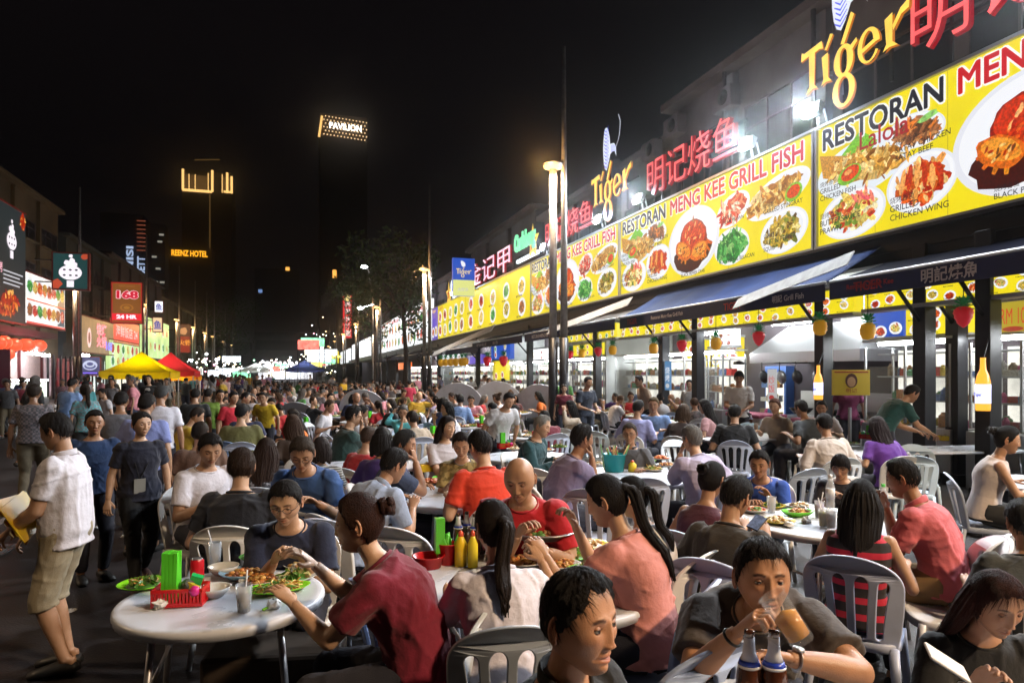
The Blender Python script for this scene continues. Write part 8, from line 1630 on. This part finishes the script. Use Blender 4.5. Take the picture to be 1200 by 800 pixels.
for k, s in enumerate([dict(lean=4, hp=4, hair='short', stride=.22), dict(lean=3, hp=8, hair='short', stride=.0, bottom='shorts', fat=.3), dict(fem=1, lean=4, hp=4, hair='long', stride=.2), dict(fem=1, lean=3, hp=10, hair='ponytail', tail=.25, stride=.1, bottom='shorts'), dict(lean=5, hp=6, hair='fringe', stride=-.2, hy=20, fat=.5), dict(lean=12, hp=12, hair='short', stride=.05, hR=(.12, .34, 1.0), hL=(-.12, .34, 1.0)), dict(fem=1, lean=2, hp=-2, hair='bun', stride=.12, hR=(.05, .25, 1.3), hy=-20)]):
    s = dict(s, pose='stand', seed=240 + k, vox=.026, hres=.34, kn=.1); VW.append((s, figure(s, False)))
PROT = {}
HN = {'bald': 'a bald head', 'receded': 'thinning hair', 'short': 'short dark hair', 'long': 'long dark hair', 'ponytail': 'a ponytail', 'bob': 'bobbed hair', 'fringe': 'low fringe', 'bun': 'hair in a bun'}
USED = {}
def zone(x, y):
    Z = FW[0] * x + FW[1] * y; px = 600 + 800 * (RT[0] * x + RT[1] * y) / Z
    if px < 150: a = 'below the lantern emblem'
    elif px < 230: a = 'around the yellow canopy'
    elif px < 290: a = 'behind the bright red tee'
    elif px < 345: a = 'toward the street end'
    elif px < 400: a = 'toward the blue canopy'
    elif px < 450: a = 'below distant white boards'
    elif px < 505: a = 'below huge white board'
    elif px < 560: a = 'below blue hanging lightbox'
    elif px < 615: a = 'by the folded tables'
    elif px < 670: a = 'around twin lamp posts'
    elif px < 740: a = 'behind purple grey shirt'
    elif px < 840: a = 'before the glass stall'
    elif px < 960: a = 'before the fume hood'
    else: a = 'near the bottle lights'
    b = 'close' if Z < 11 else 'midway' if Z < 16 else 'farther' if Z < 24 else 'distant' if Z < 38 else 'tiny'
    return a, b, px, Z
def crowd(x, y, rz, walk=False, sc=None):
    pool = VW if walk else VS; i = RNG.randint(len(pool)); s, fg = pool[i]; cn, col = SHC[RNG.choice(len(SHC), p=PR)]; a, b, px, Z = zone(x, y)
    if px < -40 or px > 1240: return None
    sk = SKN[RNG.randint(5)]; base = 'woman' if s.get('fem') else 'man'
    for tr in range(12):
        lb = '%s in %s top, %s, %s, %s' % (('walking ' if walk else 'seated ') + base, cn, HN[s['hair']], a, b)
        if lb not in USED: break
        cn, col = SHC[RNG.randint(len(SHC))]
    USED[lb] = 1; gp = 'walkers filling the street' if walk else 'diners filling the tables behind'
    col = np.array(col) * (.8 + .4 * RNG.rand()); key = (walk, i); hc_ = [(.010, .008, .007), (.02, .012, .008), (.05, .025, .012), (.008, .007, .008), (.10, .09, .085)][RNG.choice(5, p=[.4, .25, .15, .12, .08])]
    sc = sc or (.93 + .12 * RNG.rand())
    if key not in PROT:
        PROT[key] = o = assemble(dict(s, skin=sk, shirt=col, haircol=hc_), fg, False, lb, gp, (x, y, 0), rz, sc); return o
    o = copy_tree(PROT[key]); o.location = (float(x), float(y), 0); o.rotation_euler = (0, 0, R(rz)); o.scale = (sc,) * 3; o['label'] = lb; o.color = (*sk, 1)
    tc = [(.012, .012, .02), (.03, .04, .08), (.1, .08, .05), (.02, .02, .02)][RNG.randint(4)]
    pat = RNG.rand()
    for c in o.children:
        if c.name.startswith('shirt') and pat < .34: c.material_slots[0].link = 'OBJECT'; c.material_slots[0].material = patterned(*[('striped_cotton', 'stripe'), ('checked_cotton', 'check'), ('floral_cotton', 'floral'), ('printed_cotton', 'logo')][int(pat / .085)])
        n = c.name.split('.')[0]; c.color = (*col, 1) if n == 'shirt' else (*hc_, 1) if n == 'hair' else (*tc, 1) if n in ('trousers', 'shorts') else c.color
    return o
OCC = list(HERO)
def free(x, y, d):
    return all((x - a) ** 2 + (y - b) ** 2 > d * d for a, b in OCC)
ntab = 0; nseat = 0; nst = 0
TL = {}
def inview(x, y, m=20):
    Z = FW[0] * x + FW[1] * y
    if Z < 1: return False
    px = 600 + 800 * (RT[0] * x + RT[1] * y) / Z; return -m < px < 1200 + m
rows = [(y, 2.35) for y in np.arange(8.6, 26, 2.25)] + [(y, 2.5) for y in np.arange(27, 62, 2.9)]
for ri, (yy, dx) in enumerate(rows):
    for x0 in np.arange(-1.3, 8.4, dx):
        x = x0 + (RNG.rand() - .5) * .5 + .35 * (ri % 2); y = yy + (RNG.rand() - .5) * .5
        if not inview(x, y): continue
        if any((x - a) ** 2 + (y - b) ** 2 < (r + .95) ** 2 for a, b, r in TBL): continue
        if (x - 6.6) ** 2 + (y - 16.9) ** 2 < .9 or (x - 6.6) ** 2 + (y - 35.6) ** 2 < .9: continue
        if not free(x, y, .72): continue
        a, b, px, Z = zone(x, y)
        if px > 700 and x < 6 and False: continue
        lb = 'round white table %s, %s' % (a, b); q = TL.get(lb, 0); TL[lb] = q + 1; o_ = ['', ', second', ', third', ', fourth', ', fifth', ', sixth', ', seventh', ', eighth', ', ninth'][min(q, 8)]
        table(x, y, lb + o_, .55, group='dining tables of the crowd'); ntab += 1
        TBL.append((x, y, .5)); n = 4 if Z < 30 else 3; a0 = RNG.rand() * 6.28
        for k in range(n):
            if RNG.rand() < .10: continue
            an = a0 + 6.283 * k / n + (RNG.rand() - .5) * .5; xx, y2 = x + math.cos(an) * .86, y + math.sin(an) * .86
            if not free(xx, y2, .52) or not inview(xx, y2) or any((xx - a_) ** 2 + (y2 - b_) ** 2 < (r_ + .2) ** 2 for a_, b_, r_ in TBL if (a_, b_) != (x, y)): continue
            rz = math.degrees(math.atan2(-(x - xx), (y - y2)))
            if nseat < 215:
                crowd(xx, y2, rz); OCC.append((xx, y2)); nseat += 1
            if Z < 24:
                chair(xx, y2, rz, '%s plastic chair %s, %s' % (('pale', 'whitish', 'bluish')[q % 3], a, b), [(.58, .64, .78), (.68, .7, .75), (.42, .54, .74)][q % 3], group='white plastic chairs of the crowd')
        if Z < 22:
            for k in range(5):
                q_ = (x + (RNG.rand() - .5) * .6, y + (RNG.rand() - .5) * .6, T_); kd = ['noodle', 'green', 'satay', 'rice', 'fish'][RNG.randint(5)]
                dishware(q_, .12, [TW, TG, TY, TW][RNG.randint(4)], kd, kd + ' dish on a table ' + a + ', ' + b, RNG.randint(3), group='plates on the tables of the crowd')
            if RNG.rand() < .7: cup((x - .2, y - .1, T_), 'cup of drink %s, %s%s' % (a, b, o_), [M_cola, M_lime, M_beer][RNG.randint(3)], .7)
            if RNG.rand() < .6: o = basket((x + .15, y + .1, T_), 'red condiment basket on a table ' + a + ', ' + b, RNG.rand() * 90, green=RNG.rand() < .5, group='condiment baskets of the crowd')
for k in range(88): # walkers
    for tr in range(30):
        if k < 60: x = -9.8 + 8.0 * RNG.rand(); y = 9 + 52 * RNG.rand() ** 1.2
        elif k < 76: x = -7 + 12 * RNG.rand(); y = 44 + 35 * RNG.rand()
        else: x = 6.9 + 1.6 * RNG.rand(); y = 15 + 30 * RNG.rand()
        Z = FW[0] * x + FW[1] * y
        if inview(x, y, 0) and free(x, y, .55) and all((x - a) ** 2 + (y - b) ** 2 > .8 for a, b, r in TBL) and not (x > -2.6 and y < 16 and k < 60): break
    else: continue
    crowd(x, y, RNG.choice([0, 180, 10, 170, 90]) + RNG.randn() * 20, True); OCC.append((x, y))
print('tables', ntab, 'seated', nseat)

# ------------------------------------------------------------------ labels: tell repeats apart by their order toward the stalls
_ord = 'first second third fourth fifth sixth seventh eighth ninth tenth eleventh twelfth'.split(); _by = {}
for o in SC.objects:
    if o.parent is None and o.get('label'): _by.setdefault(o['label'].lower(), []).append(o)
for k, v in _by.items():
    if 1 < len(v) <= 12:
        v.sort(key=lambda o: (RT[0] * o.location[0] + RT[1] * o.location[1]) / max(.1, FW[0] * o.location[0] + FW[1] * o.location[1]))
        for i, o in enumerate(v):
            if len(o['label'].split()) <= 12 and k.split()[0] != 'pale_': o['label'] = o['label'] + ', ' + _ord[i] + ' toward the stalls'
